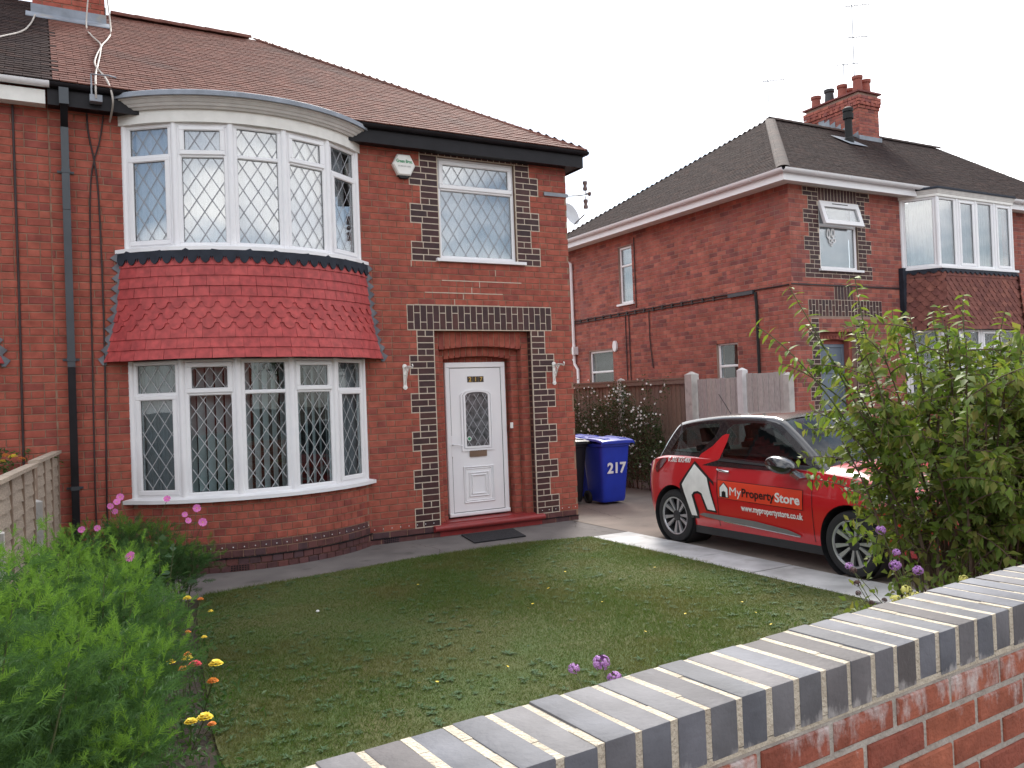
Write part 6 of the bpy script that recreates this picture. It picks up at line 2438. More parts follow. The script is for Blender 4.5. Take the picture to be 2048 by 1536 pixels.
# ------------------------------------------------------------------ plants
def LEAFMAT(name, cols, rough=.55, trans=.35, scale=3.0, spec=.25, patch=None):
    """leaf: colour per leaf, a little light passing through"""
    m = bpy.data.materials.new(name)
    m.use_nodes = True
    nt = m.node_tree
    b = nt.nodes['Principled BSDF']
    n = len(cols)
    rr = ramp(nt, [((i + .5) / n, c) for i, c in enumerate(cols)])
    nt.links.new(rnd_value(nt), rr.inputs['Fac'])
    col = rr.outputs['Color']
    if patch:
        ge = _n(nt, 'ShaderNodeNewGeometry')
        no = _n(nt, 'ShaderNodeTexNoise')
        no.inputs['Scale'].default_value = patch[1]
        no.inputs['Detail'].default_value = 5.0
        nt.links.new(ge.outputs['Position'], no.inputs['Vector'])
        pr = ramp(nt, [(.46, (0, 0, 0)), (.66, (patch[2],) * 3)])
        nt.links.new(no.outputs['Fac'], pr.inputs['Fac'])
        pm = _n(nt, 'ShaderNodeMix')
        pm.data_type = 'RGBA'
        nt.links.new(pr.outputs['Color'], pm.inputs['Factor'])
        nt.links.new(col, pm.inputs['A'])
        pm.inputs['B'].default_value = (*patch[0], 1)
        col = pm.outputs['Result']
    nt.links.new(col, b.inputs['Base Color'])
    b.inputs['Roughness'].default_value = rough
    b.inputs['Specular IOR Level'].default_value = spec
    tr = _n(nt, 'ShaderNodeBsdfTranslucent')
    hs = _n(nt, 'ShaderNodeMix')
    hs.data_type = 'RGBA'
    hs.blend_type = 'MULTIPLY'
    hs.inputs['Factor'].default_value = 1.0
    hs.inputs['B'].default_value = (1.25, 1.35, .7, 1)
    nt.links.new(col, hs.inputs['A'])
    nt.links.new(hs.outputs['Result'], tr.inputs['Color'])
    mx = _n(nt, 'ShaderNodeMixShader')
    mx.inputs['Fac'].default_value = trans
    out = [q for q in nt.nodes if q.type == 'OUTPUT_MATERIAL'][0]
    nt.links.new(b.outputs['BSDF'], mx.inputs[1])
    nt.links.new(tr.outputs['BSDF'], mx.inputs[2])
    nt.links.new(mx.outputs['Shader'], out.inputs['Surface'])
    return m

def np_mesh(name, V, F, mat, parent=None, sm=False):
    """V (n,3) float, F (m,k) int"""
    me = bpy.data.meshes.new(name)
    n, (m, k) = len(V), F.shape
    me.vertices.add(n)
    me.vertices.foreach_set('co', np.ascontiguousarray(V, np.float32).ravel())
    me.loops.add(m * k)
    me.loops.foreach_set('vertex_index', np.ascontiguousarray(F, np.int32).ravel())
    me.polygons.add(m)
    me.polygons.foreach_set('loop_start', np.arange(0, m * k, k, dtype=np.int32))
    me.polygons.foreach_set('loop_total', np.full(m, k, np.int32))
    me.update(calc_edges=True)
    me.materials.append(mat)
    return _link(bpy.data.objects.new(name, me), parent)

def unit(a):
    return a / np.maximum(np.linalg.norm(a, axis=-1, keepdims=True), 1e-9)

def leaves(name, pos, d, nrm, L, W, mat, parent, kind=True, droop=.18):
    """folded pointed leaves: 6 verts, 4 tris"""
    d = unit(d)
    s = unit(np.cross(d, nrm))
    n = unit(np.cross(s, d))
    L, W = L[:, None], W[:, None]
    b = pos
    r = pos + d * L * .42 + s * W * .5 + n * W * .12
    l = pos + d * L * .42 - s * W * .5 + n * W * .12
    c = pos + d * L * .45 - n * W * .02
    t = pos + d * L - n * L * droop
    V = np.stack([b, r, l, c, t], 1).reshape(-1, 3)
    k = np.arange(len(pos))[:, None] * 5
    F = np.concatenate([k + np.array([[0, 1, 3]]), k + np.array([[0, 3, 2]]), k + np.array([[1, 4, 3]]), k + np.array([[3, 4, 2]])], 0)
    o = np_mesh(name, V, F, mat, parent)
    if kind:
        o['kind'] = 'stuff'
    return o

def rdir(n, up=0.0):
    v = RNG.normal(size=(n, 3))
    v[:, 2] += up
    return unit(v)

m_leaf = LEAFMAT('shrub_leaf', [(.105, .165, .035), (.135, .20, .042), (.085, .138, .033), (.165, .225, .046), (.115, .176, .040), (.19, .225, .054), (.21, .195, .064)], patch=((.20, .225, .06), 2.6, .6), trans=.42)
m_leafy = LEAFMAT('young_shrub_leaf', [(.17, .24, .045), (.20, .26, .050), (.14, .215, .045), (.22, .24, .055), (.16, .215, .05)])
m_stem = MAT('brown_stem', (.13, .085, .06), (.09, .06, .045), rough=.85, scale=20)
m_gstem = MAT('green_stem', (.10, .12, .045), (.075, .09, .035), rough=.8, scale=20)

def bez(p0, p1, p2, t):
    return p0 * (1 - t) ** 2 + p1 * 2 * t * (1 - t) + p2 * t * t

# --- the big shrub between the wall and the car
shrub = thing('green_shrub', 'large leafy green shrub in front of the red car bonnet', 'shrub', (5.78, -6.45, 0))
SB_ = np.array([5.62, -6.42, 0.0])
stem_mb = MB()
P_, D_, N_, L_, W_ = [], [], [], [], []
def add_leaf(p, d, n, l, w):
    P_.append(p); D_.append(d); N_.append(n); L_.append(l); W_.append(w)
cam_np = np.array(CAM)
def shoot(base, ctrl, tip, r0, lf, ln, side=0, spread=.5, first=.25, mb=stem_mb):
    n = 9
    pts = [bez(base, ctrl, tip, i / n) for i in range(n + 1)]
    mb.tube([tuple(p) for p in pts], [r0 * (1 - .8 * i / n) + .0012 for i in range(n + 1)], 5, cap=False)
    length = np.linalg.norm(tip - base)
    m = int(length * lf)
    for j in range(m):
        t = first + (1 - first) * (j + RNG.random()) / m
        p = bez(base, ctrl, tip, t)
        tg = unit((bez(base, ctrl, tip, min(t + .02, 1.02)) - p)[None])[0]
        a = RNG.random() * 6.283
        o = unit(np.cross(tg, [cos(a), sin(a), .3])[None])[0]
        d = o + tg * .45 + np.array([0, 0, -.25])
        nn = np.array([0, 0, 1.0]) + .5 * RNG.normal(size=3)
        l = ln * (.65 + .6 * RNG.random())
        add_leaf(p, d, nn, l, l * (.46 + .14 * RNG.random()))
    return pts
for i in range(74):
    a = RNG.random() * 6.283
    rr_ = .12 + .30 * RNG.random()
    base = SB_ + np.array([rr_ * cos(a) * 1.3, rr_ * sin(a) * .8, .0])
    ex = RNG.random() ** .5
    tip = SB_ + np.array([1.22 * ex * cos(a) + .12 * RNG.normal(), .78 * ex * sin(a) + .1 * RNG.normal(), 1.08 + 1.02 * sqrt(max(0, 1 - (ex * .93) ** 2)) + .13 * RNG.normal()])
    tip[0] = max(tip[0], 4.95 if tip[2] < 1.2 else 4.66)
    ctrl = base * .55 + tip * .45 + np.array([0, 0, .35])
    shoot(base, ctrl, tip, .011, 30, .080, first=.35)
    for k in range(7):
        t = .28 + .68 * RNG.random()
        b2 = bez(base, ctrl, tip, t)
        o = RNG.normal(size=3) * np.array([.34, .26, .16]) + np.array([cos(a), sin(a), .2]) * .14
        t2 = b2 + o
        t2[2] = max(t2[2], .35)
        t2[0] = max(t2[0], 4.98 if t2[2] < 1.15 else 4.62)
        shoot(b2, (b2 + t2) / 2 + np.array([0, 0, .08]), t2, .004, 56, .074, first=.05)
# lower skirt facing the street
for i in range(90):
    x = -.62 + 1.9 * RNG.random()
    p0 = SB_ + np.array([x * .5, -.15, .35 + .5 * RNG.random()])
    t2 = SB_ + np.array([x, -.5 + .35 * RNG.random(), .45 + .8 * RNG.random()])
    shoot(p0, (p0 + t2) / 2 + np.array([0, 0, .12]), t2, .004, 46, .075, first=.15)
leaves('foliage', np.array(P_), np.array(D_), np.array(N_), np.array(L_), np.array(W_), m_leaf, shrub)
# dead twigs at the foot
for i in range(46):
    a = RNG.random() * 6.283
    b = SB_ + np.array([.3 * cos(a), .25 * sin(a) - .1, 0])
    t = b + np.array([.6 * RNG.normal() * .6, -.25 + .2 * RNG.normal(), .45 + .45 * RNG.random()])
    stem_mb.tube([tuple(b), tuple((b + t) / 2 + .05 * RNG.normal(size=3)), tuple(t)], [.007, .005, .002], 5, cap=False)
stem_mb.build('stems', m_stem, shrub)['kind'] = 'stuff'
# tall arching shoots whose leaves can be told apart
_lv, _lf = [], []
_lw = .5
lm = bpy.data.meshes.new('leaf')
lm.from_pydata([(0, 0, 0), (.20, .35, .03), (-.20, .35, .03), (0, .38, -.02), (.13, .72, -.02), (-.13, .72, -.02), (0, .72, -.06), (0, 1.05, -.16)], [],
               [(0, 1, 3), (0, 3, 2), (1, 4, 6, 3), (3, 6, 5, 2), (4, 7, 6), (6, 7, 5)])
lm.materials.append(m_leafy)
n_sh = 0
for (bx_, by_, bz_), (tx_, ty_, tz_), arch_, cnt in (
        ((4.98, -6.2, 1.15), (4.27, -5.80, 2.22), .30, 34), ((5.0, -6.15, 1.4), (4.50, -5.90, 2.48), .10, 34), ((5.0, -6.15, 1.5), (4.62, -5.92, 2.22), .12, 26),
        ((5.15, -6.1, 1.7), (5.08, -5.98, 2.56), .05, 34), ((5.45, -6.1, 1.8), (5.38, -6.05, 2.32), .05, 22), ((5.75, -6.2, 1.8), (5.70, -6.15, 2.30), .05, 24),
        ((5.95, -6.25, 1.85), (5.92, -6.25, 2.42), .05, 26), ((6.2, -6.3, 1.75), (6.18, -6.4, 2.28), .05, 22), ((4.98, -6.2, 1.25), (4.55, -6.02, 1.62), .12, 20),
        ((5.05, -6.3, .6), (4.80, -6.25, .72), .06, 14), ((5.55, -6.1, 1.8), (5.52, -6.0, 2.22), .05, 16), ((5.0, -6.1, 1.5), (4.45, -5.85, 1.95), .15, 24)):
    b, t = np.array([bx_, by_, bz_]), np.array([tx_, ty_, tz_])
    c = (b + t) / 2 + np.array([-.05, 0, arch_])
    sm_ = MB()
    sm_.tube([tuple(bez(b, c, t, i / 8)) for i in range(9)], [.006 * (1 - .7 * i / 8) + .001 for i in range(9)], 5)
    sm_.build('shoot', m_gstem, shrub)
    for j in range(cnt):
        f_ = .10 + .90 * (j // 2) / (cnt / 2 - 1)
        f_ = min(f_, 1)
        p = bez(b, c, t, f_)
        tg = unit((bez(b, c, t, min(f_ + .03, 1.03)) - bez(b, c, t, f_))[None])[0]
        ang_ = (j // 2) * 1.57 + (pi if j % 2 else 0) + .4 * RNG.normal()
        o = unit(np.cross(tg, [cos(ang_), sin(ang_), .1])[None])[0]
        d = Vector(unit((o + tg * .35 + np.array([0, 0, -.45 - .3 * RNG.random()]))[None])[0])
        up_ = Vector((0, 0, 1)) + Vector(RNG.normal(size=3)) * .25
        s_ = d.cross(up_).normalized()
        u2 = s_.cross(d).normalized()
        l = (.105 + .035 * RNG.random()) * (1 - .35 * f_)
        M = Matrix(((s_.x * l, d.x * l, u2.x * l, p[0]), (s_.y * l, d.y * l, u2.y * l, p[1]), (s_.z * l, d.z * l, u2.z * l, p[2]), (0, 0, 0, 1)))
        if n_sh < 300:
            _link(bpy.data.objects.new('leaf', lm), shrub, M)
        n_sh += 1

# --- hedge with small white flowers along the fence
m_hleaf = LEAFMAT('hedge_leaf', [(.036, .062, .022), (.048, .078, .026), (.030, .050, .020), (.062, .088, .030), (.07, .070, .034)], trans=.2)
m_petal_w = MAT('white_petal', (.80, .80, .76), (.72, .72, .68), rough=.7)
hedge = thing('flowering_hedge', 'dark hedge dotted with small white flowers behind the blue bin', 'hedge', (9.1, 2.4, 0))
hp = []
def hedge_pt(n):
    y = 1.2 + 3.4 * RNG.random(n)
    th = pi * RNG.random(n)
    topz = 1.62 + .22 * np.sin(y * 3.1) + .14 * np.sin(y * 7.7 + 1)
    topz = topz * np.clip((y - .95) / .5, .35, 1)
    r = RNG.random(n) ** .35
    z = .12 + (topz - .12) * np.sin(th) ** .6 * r + .03
    x = 9.5 - (.12 + .62 * np.clip(np.abs(np.cos(th / 2 + .2)), 0, 1) * r) * (1 - .35 * (z / topz) ** 3) + .05 * RNG.normal(size=n)
    return np.stack([x, y, z], 1)
hp = hedge_pt(15000)
sp_ = RNG.random((45, 2))
shoots_ = []
for i in range(70):
    y = 1.25 + 3.3 * RNG.random()
    z = 1.2 + .5 * RNG.random()
    b = np.array([9.05 + .3 * RNG.random(), y, z])
    t = b + np.array([-.15 * RNG.random(), .12 * RNG.normal(), .25 + .2 * RNG.random()])
    k = np.linspace(0, 1, 16)[:, None]
    shoots_.append(b * (1 - k) + t * k + .02 * RNG.normal(size=(16, 3)))
hp = np.concatenate([hp] + shoots_)
n = len(hp)
leaves('foliage', hp, rdir(n, .3), rdir(n, .8), .030 + .022 * RNG.random(n), .016 + .012 * RNG.random(n), m_hleaf, hedge)
hs_ = MB()
for i in range(60):
    y = 1.3 + 3.2 * RNG.random()
    b = (9.35 + .1 * RNG.random(), y, 0)
    hs_.tube([b, (9.2 + .2 * RNG.random(), y + .1 * RNG.normal(), .7), (9.0 + .35 * RNG.random(), y + .2 * RNG.normal(), 1.5)], [.010, .007, .003], 5, cap=False)
hs_.build('stems', m_stem, hedge)['kind'] = 'stuff'
# flowers: 250 blossoms sharing one mesh
fm_ = MB()
for k in range(5):
    a = 2 * pi * k / 5
    fm_.add([(0, 0, .1), (.55 * cos(a - .5), .55 * sin(a - .5), .28), (1.0 * cos(a), 1.0 * sin(a), .22), (.55 * cos(a + .5), .55 * sin(a + .5), .28)], [(0, 1, 2, 3)])
fme = fm_.mesh('blossom')
fme.materials.append(m_petal_w)
fp = hedge_pt(1100)
keep = (fp[:, 0] < 9.12 + .25 * RNG.random(len(fp))) & (fp[:, 2] > .25) & ((np.sin(fp[:, 1] * 5 + fp[:, 2] * 4) + .8 * RNG.normal(size=len(fp))) > .1)
fp = fp[keep][:230]
fp = np.concatenate([fp] + [s[RNG.integers(6, 16, 1)] for s in shoots_[:60]])
for p in fp:
    s_ = .018 + .012 * RNG.random()
    q = Vector((-.7, -.8, .4)) + Vector(RNG.normal(size=3)) * .5
    _link(bpy.data.objects.new('blossom', fme), hedge, Matrix.Translation((p[0] - .03, p[1], p[2] + .01)) @ q.to_track_quat('Z', 'Y').to_matrix().to_4x4() @ Matrix.Scale(s_, 4))

# --- feathery cosmos in the left bed
m_cos = LEAFMAT('cosmos_leaf', [(.052, .112, .040), (.066, .136, .046), (.042, .090, .035), (.082, .160, .050), (.058, .120, .044)], trans=.32, spec=.08)
m_cosy = LEAFMAT('young_cosmos_leaf', [(.11, .21, .042), (.135, .24, .046), (.095, .185, .042)], trans=.38, spec=.08)
m_pink = MAT('pink_petal', (.62, .16, .42), (.50, .10, .34), rough=.6, scale=40)
m_purple = MAT('purple_floret', (.46, .24, .52), (.32, .14, .40), rough=.7, scale=30)
m_yel = MAT('yellow_petal', (.85, .66, .03), (.75, .52, .02), rough=.6, scale=30)
m_orangef = MAT('orange_petal', (.78, .25, .015), (.62, .16, .01), rough=.6, scale=30)
m_redf = MAT('red_petal', (.62, .035, .06), (.5, .02, .04), rough=.6, scale=30)
m_eye = MAT('flower_eye', (.60, .38, .03), rough=.8)

def feather_batch(cent, dirs, size):
    """thread-like divided leaves: each centre gets a rachis with forked filaments, as thin triangles"""
    NF = 22
    n = len(cent)
    d = unit(dirs)
    a = unit(np.cross(d, rdir(n)))
    b = np.cross(d, a)
    V = []
    for k in range(NF):
        t = .12 + .88 * (k // 2) / (NF // 2)
        sgn = 1 if k % 2 else -1
        base = cent + d * (size * t)[:, None]
        fl = (size * (.50 - .28 * t) * (.7 + .6 * RNG.random(n)))[:, None]
        dr = unit(d * .75 + a * sgn * (.75 + .2 * RNG.normal(size=(n, 1))) + b * .40 * RNG.normal(size=(n, 1)))
        w = (np.cross(dr, unit(cent - cam_np))) 
        w = unit(w) * .0014
        tip = base + dr * fl
        V.append(np.stack([base - w, base + w, tip], 1))
        m_ = base + dr * fl * .45
        dr2 = unit(dr + .7 * RNG.normal(size=(n, 3)))
        V.append(np.stack([m_ - w, m_ + w, m_ + dr2 * fl * .5], 1))
    w = unit(np.cross(d, unit(cent - cam_np))) * .0014
    V.append(np.stack([cent - w, cent + w, cent + d * size[:, None] * 1.05], 1))
    V = np.concatenate(V, 0).reshape(-1, 3)
    F = np.arange(len(V)).reshape(-1, 3)
    return V, F

def cosmos(x, y, h, spread, nbr, label, name='cosmos_plant', dens=1.0):
    t = thing(name, label, 'plant', (x, y, 0), 'feathery cosmos plants in the left bed')
    st = MB()
    C, Dd, S, CY, DY, SY_ = [], [], [], [], [], []
    tips = []
    for i in range(nbr):
        a = 2 * pi * (i + RNG.random()) / nbr
        ex = RNG.random() ** .6
        tip = np.array([x + spread * ex * cos(a), y + spread * ex * sin(a), h * (1 - .42 * ex * ex) * (.88 + .15 * RNG.random())])
        b = np.array([x + .05 * RNG.normal(), y + .05 * RNG.normal(), 0])
        c = (b + tip) / 2 + np.array([.06 * RNG.normal(), .06 * RNG.normal(), .12])
        st.tube([tuple(bez(b, c, tip, k / 7)) for k in range(8)], [.0065 * (1 - .8 * k / 7) + .001 for k in range(8)], 5, cap=False)
        tips.append(tip)
        m = int(72 * dens * h)
        for j in range(m):
            f = .18 + .82 * RNG.random() ** .8
            p = bez(b, c, tip, f)
            o = RNG.normal(size=3)
            o[2] = abs(o[2]) * .6 + .15
            young = f > .90
            q = p + .11 * RNG.random() * o
            if young:
                CY.append(q); DY.append(o + np.array([0, 0, .8])); SY_.append(.05 + .04 * RNG.random())
            else:
                C.append(q); Dd.append(o); S.append(.065 + .055 * RNG.random())
    V, F = feather_batch(np.array(C), np.array(Dd), np.array(S))
    np_mesh('foliage', V, F, m_cos, t)['kind'] = 'stuff'
    if CY:
        V, F = feather_batch(np.array(CY), np.array(DY), np.array(SY_))
        np_mesh('young_foliage', V, F, m_cosy, t)['kind'] = 'stuff'
    st.build('stems', m_gstem, t)['kind'] = 'stuff'
    return t

def cosmos_flower(parent, p, r, face, mat=None, n=8):
    M = Matrix.Translation(p) @ Vector(face).to_track_quat('Z', 'Y').to_matrix().to_4x4() @ Matrix.Scale(r, 4)
    mb = MB()
    for k in range(n):
        a = 2 * pi * k / n + random.uniform(-.08, .08)
        z_ = random.uniform(-.02, .10)
        pts = [(.10, -.05), (.55, -.28), (.92, -.30), (1.0, -.12), (.95, 0), (1.0, .12), (.92, .30), (.55, .28), (.10, .05)]
        v = [M @ Vector((u * cos(a) - w * sin(a), u * sin(a) + w * cos(a), .05 + z_ + .10 * u)) for u, w in pts]
        mb.add(v, [tuple(range(9))])
    fo = mb.build('flower', mat or m_pink, parent)
    e = MB().lathe([(.17, .08), (.16, .16), (.08, .20), (.0001, .21)], M, 10)
    e.build('flower_eye', m_eye, fo)
    return fo

cos_spots = [(-.30, -7.05, 1.40, .42, 13, 'nearest feathery cosmos in the lower left corner of the picture'),
             (.06, -6.75, 1.12, .32, 12, 'feathery cosmos rising just right of the nearest one'),
             (-.20, -6.15, 1.34, .38, 13, 'tall feathery cosmos against the lap fence behind the nearest one'),
             (.18, -5.85, 1.12, .34, 13, 'bushy feathery cosmos in the middle of the bed above the marigolds'),
             (.10, -7.35, .55, .26, 10, 'low feathery cosmos at the bottom of the picture beside the soil'),
             (.08, -5.0, 1.16, .34, 11, 'feathery cosmos with yellow-green tips half way along the bed'),
             (.38, -4.9, .78, .27, 11, 'feathery cosmos leaning over the lawn edge by the yellow marigolds'),
             (.28, -3.7, .88, .34, 10, 'feathery cosmos behind the rose stem'),
             (.62, -2.1, .92, .38, 13, 'cosmos with pink flowers under the bay window'),
             (.24, -1.7, .78, .30, 9, 'cosmos with two pink flowers at the foot of the downpipe'),
             (.95, -1.95, .66, .30, 9, 'cosmos with pink flowers over the window sill at the lawn corner')]
cos_obj = []
for (x, y, h, s_, nb_, l_) in cos_spots:
    cos_obj.append(cosmos(x, y, h, s_, nb_, l_, dens=1.55 if y < -5.5 else 1.25))
def stalk(parent, a, b):
    a, b = Vector(a), Vector(b)
    MB().tube([a, (a + b) / 2 + Vector((random.uniform(-.03, .03), random.uniform(-.02, .02), .02)), b], .0025, 4).build('flower_stalk', m_gstem, parent)
# pink flowers placed on stalks above the foliage
for ci, p, r in ((8, (.50, -2.05, 1.055), .038), (8, (.47, -2.1, 1.02), .034), (8, (.42, -2.1, .99), .032), (8, (.46, -2.0, .93), .030), (9, (.20, -2.0, .80), .036), (9, (.32, -2.0, .80), .034),
                 (8, (.86, -2.2, 1.02), .036), (10, (1.10, -2.2, .915), .042), (10, (1.0, -2.2, .87), .030), (10, (1.02, -2.25, .82), .032), (10, (1.13, -2.3, .80), .044), (5, (.42, -4.1, .86), .040)):
    sx_, sy_, sz_, _, _, _ = cos_spots[ci]
    stalk(cos_obj[ci], ((p[0] + sx_) / 2, (p[1] + sy_) / 2, sz_ * .7), (p[0], p[1], p[2] - .004))
    cosmos_flower(cos_obj[ci], p, r * .85, (random.uniform(-.3, .3), -1, random.uniform(.2, .7)))

# rose stem
m_rose = LEAFMAT('rose_leaf', [(.06, .12, .06), (.08, .14, .07), (.05, .10, .05)])
rose = thing('rose_bush', 'thin rose bush with rounded leaves amid the cosmos', 'plant', (.62, -3.5, 0))
rs = MB()
rp_, rd_ = [], []
for (tx_, ty_, tz_) in ((.75, -3.5, .80), (.55, -3.55, .75), (.45, -3.4, .62), (.85, -3.6, .62), (.66, -3.4, .86)):
    b, t = np.array([.62, -3.5, 0.]), np.array([tx_, ty_, tz_])
    c = (b + t) / 2 + np.array([.03, 0, .1])
    rs.tube([tuple(bez(b, c, t, k / 6)) for k in range(7)], [.006 - .0006 * k for k in range(7)], 5, cap=False)
    for k in range(11):
        f = .45 + .55 * k / 10
        rp_.append(bez(b, c, t, f)); o = RNG.normal(size=3); o[2] = abs(o[2]) * .3; rd_.append(o)
rs.build('stems', m_gstem, rose)['kind'] = 'stuff'
n = len(rp_)
leaves('foliage', np.array(rp_), np.array(rd_), rdir(n, 2), .055 + .02 * RNG.random(n), .040 + .015 * RNG.random(n), m_rose, rose)

# marigolds along the lawn edge
m_mleaf = LEAFMAT('marigold_leaf', [(.05, .11, .03), (.07, .14, .035), (.04, .085, .028)])
def pompom(parent, p, r, mat):
    mb = MB()
    for ring_, (n_, rad, zz, ln) in enumerate(((9, .25, .45, .6), (11, .5, .25, .6), (13, .75, .0, .5))):
        for k in range(n_):
            a = 2 * pi * k / n_ + ring_ * .3
            c_, s_ = cos(a), sin(a)
            pts = [(rad * .4, -.12, zz), (rad + ln * .4, -.24, zz + .05 + random.uniform(-.05, .08)), (rad + ln * .55, 0, zz - .02), (rad + ln * .4, .24, zz + .05 + random.uniform(-.05, .08)), (rad * .4, .12, zz)]
            mb.add([(p[0] + r * (u * c_ - w * s_), p[1] + r * (u * s_ + w * c_), p[2] + r * q) for u, w, q in pts], [(0, 1, 2, 3, 4)])
    return mb.build('flower', mat, parent)
def marigold(x, y, h, flowers, label, leafn=160):
    t = thing('marigold_plant', label, 'plant', (x, y, 0), 'marigolds along the lawn edge')
    n = leafn
    pos = np.stack([x + .11 * RNG.normal(size=n), y + .11 * RNG.normal(size=n), np.abs(h * .75 * RNG.random(n))], 1)
    leaves('foliage', pos, rdir(n, .5), rdir(n, 1), .035 + .03 * RNG.random(n), .010 + .010 * RNG.random(n), m_mleaf, t)
    for dx, dy, dz, r, m_ in flowers:
        MB().tube([(x, y, h * .3), (x + dx, y + dy, dz)], .003, 4).build('flower_stalk', m_gstem, t)
        pompom(t, (x + dx, y + dy, dz), r, m_)
marigold(.58, -5.15, .34, [(.06, -.06, .42, .036, m_redf), (.0, -.07, .41, .028, m_orangef), (-.06, -.04, .45, .028, m_yel), (.03, -.02, .47, .022, m_orangef)], 'marigold with a red and an orange bloom at the lawn edge')
marigold(.70, -5.05, .32, [(.06, -.08, .38, .040, m_yel), (.03, -.15, .31, .032, m_orangef), (-.08, -.02, .42, .032, m_yel)], 'marigold with bright yellow bloom nearest the lawn')
marigold(.56, -5.55, .26, [(.06, -.1, .28, .040, m_yel), (.0, -.06, .26, .032, m_yel), (.10, -.04, .22, .022, m_orangef)], 'low yellow marigold over the bare soil')
marigold(.78, -3.9, .42, [(0, 0, .50, .030, m_yel), (.14, -.05, .40, .020, m_yel), (.1, .1, .46, .022, m_orangef)], 'yellow marigold beneath the rose bush')
marigold(.70, -4.5, .36, [(0, 0, .42, .02, m_orangef), (.08, -.1, .40, .018, m_yel), (-.1, .02, .36, .02, m_yel)], 'marigold with small orange and yellow blooms half hidden by cosmos')
marigold(.66, -6.05, .20, [], 'small silvery green seedling clump on the soil edge', 110)
# orange flowers beyond the fence
onb = thing('marigold_plant', 'orange flowering plant behind the lap fence at the left edge', 'plant', (-.55, -.25, 0), 'flowers beyond the lap fence')
n = 900
pos = np.stack([-.62 + .22 * RNG.normal(size=n), -.35 + .25 * RNG.normal(size=n), .6 + .85 * RNG.random(n) ** .6], 1)
leaves('foliage', pos, rdir(n, .5), rdir(n, 1), .04 + .03 * RNG.random(n), .014 + .012 * RNG.random(n), m_mleaf, onb)
for k in range(22):
    pompom(onb, (-.62 + .20 * RNG.normal(), -.40 + .15 * RNG.normal(), 1.34 + .10 * RNG.random()), .028 + .014 * RNG.random(), m_orangef if k % 3 else m_yel)

# verbena by the wall
def verbena(x, y, heads, label, mat=m_purple, leafy=0):
    t = thing('verbena', label, 'plant', (x, y, 0), 'purple verbena by the garden wall')
    for (hx, hy, hz, r) in heads:
        MB().tube([(x, y, 0), ((x + hx) / 2 + .02, (y + hy) / 2, hz * .6), (hx, hy, hz)], [.004, .003, .002], 5).build('flower_stalk', m_gstem, t)
        mb = MB()
        nfl = 70
        for k in range(nfl):
            d = Vector((random.gauss(0, 1), random.gauss(0, 1), random.gauss(.25, .8))).normalized()
            c = Vector((hx, hy, hz)) + Vector((d.x * r, d.y * r, d.z * r * .9))
            a = d.orthogonal().normalized()
            b = d.cross(a)
            s_ = r * .24
            vv = [c + d * s_ * .5] + [c + (a * cos(q) + b * sin(q)) * s_ for q in [2 * pi * i / 5 for i in range(5)]]
            mb.add(vv, [(0, 1 + i, 1 + (i + 1) % 5) for i in range(5)])
        mb.build('flower_head', mat, t)
    return t
verbena(1.74, -7.75, [(1.72, -7.30, .75, .021), (1.82, -7.34, .765, .031), (1.865, -7.36, .70, .028), (1.83, -7.40, .675, .018)], 'purple verbena heads peeping over the coping of the garden wall')
verbena(4.35, -7.0, [(4.34, -6.67, .91, .028), (4.23, -6.84, .74, .032), (4.25, -6.97, .73, .028), (4.06, -6.66, .73, .022), (4.30, -6.80, .80, .022)], 'purple verbena at the foot of the big shrub')
m_seed = MAT('brown_seed_head', (.10, .055, .05), (.07, .04, .035), rough=.9)
verbena(4.0, -7.1, [(3.87, -6.87, .64, .015), (3.85, -6.97, .61, .014), (3.95, -6.80, .67, .018), (4.02, -6.72, .72, .020), (3.98, -6.95, .60, .014)], 'brown dried seed heads beside the slab path', m_seed)
m_fennel = MAT('pale_yellow_umbel', (.60, .58, .16), (.48, .46, .12), rough=.8, scale=40)
verbena(3.85, -7.45, [(3.84, -7.19, .72, .026), (3.70, -7.23, .70, .026), (4.00, -7.40, .79, .022), (3.79, -7.28, .715, .022), (3.90, -7.15, .66, .02)], 'pale yellow flower heads below the big shrub', m_fennel)
# low green growth under the shrub
lowp = thing('ground_plant', 'low broad-leaved green plants at the foot of the big shrub', 'plant', (4.9, -6.8, 0))
n = 900
pos = np.stack([4.75 + .42 * RNG.normal(size=n), -6.85 + .22 * RNG.normal(size=n), .02 + .62 * RNG.random(n) ** 1.3], 1)
leaves('foliage', pos, rdir(n, .6), rdir(n, 1.2), .05 + .04 * RNG.random(n), .020 + .018 * RNG.random(n), m_leaf, lowp)

# ------------------------------------------------------------------ lawn grass
def in_poly(px, py, poly):
    inside = np.zeros(len(px), bool)
    j = len(poly) - 1
    for i in range(len(poly)):
        xi, yi = poly[i]
        xj, yj = poly[j]
        c = ((yi > py) != (yj > py)) & (px < (xj - xi) * (py - yi) / (yj - yi + 1e-12) + xi)
        inside ^= c
        j = i
    return inside
m_grass = LEAFMAT('grass_blade', [(.064, .118, .024), (.080, .136, .028), (.098, .136, .034), (.056, .104, .024), (.118, .132, .044), (.072, .126, .028), (.13, .125, .052)], trans=.3, rough=.85, spec=.05, patch=((.145, .128, .052), 1.4, .75))
NB_ = 520000
gx = .5 + 5.5 * RNG.random(NB_)
gy = -8.5 + 7.5 * RNG.random(NB_)
ok = in_poly(gx + .022 * RNG.normal(size=NB_), gy + .022 * RNG.normal(size=NB_), LAWN)
gx, gy = gx[ok], gy[ok]
n = len(gx)
hh = (.011 + .015 * RNG.random(n)) * (1 + .35 * np.sin(gx * 2.1 + 1.3 * np.sin(gy * 1.7)))
edge = np.where(gy > -1.6, 1.25, 1.0)
a = RNG.random(n) * 6.283
lean = .9 * RNG.normal(size=(n, 2))
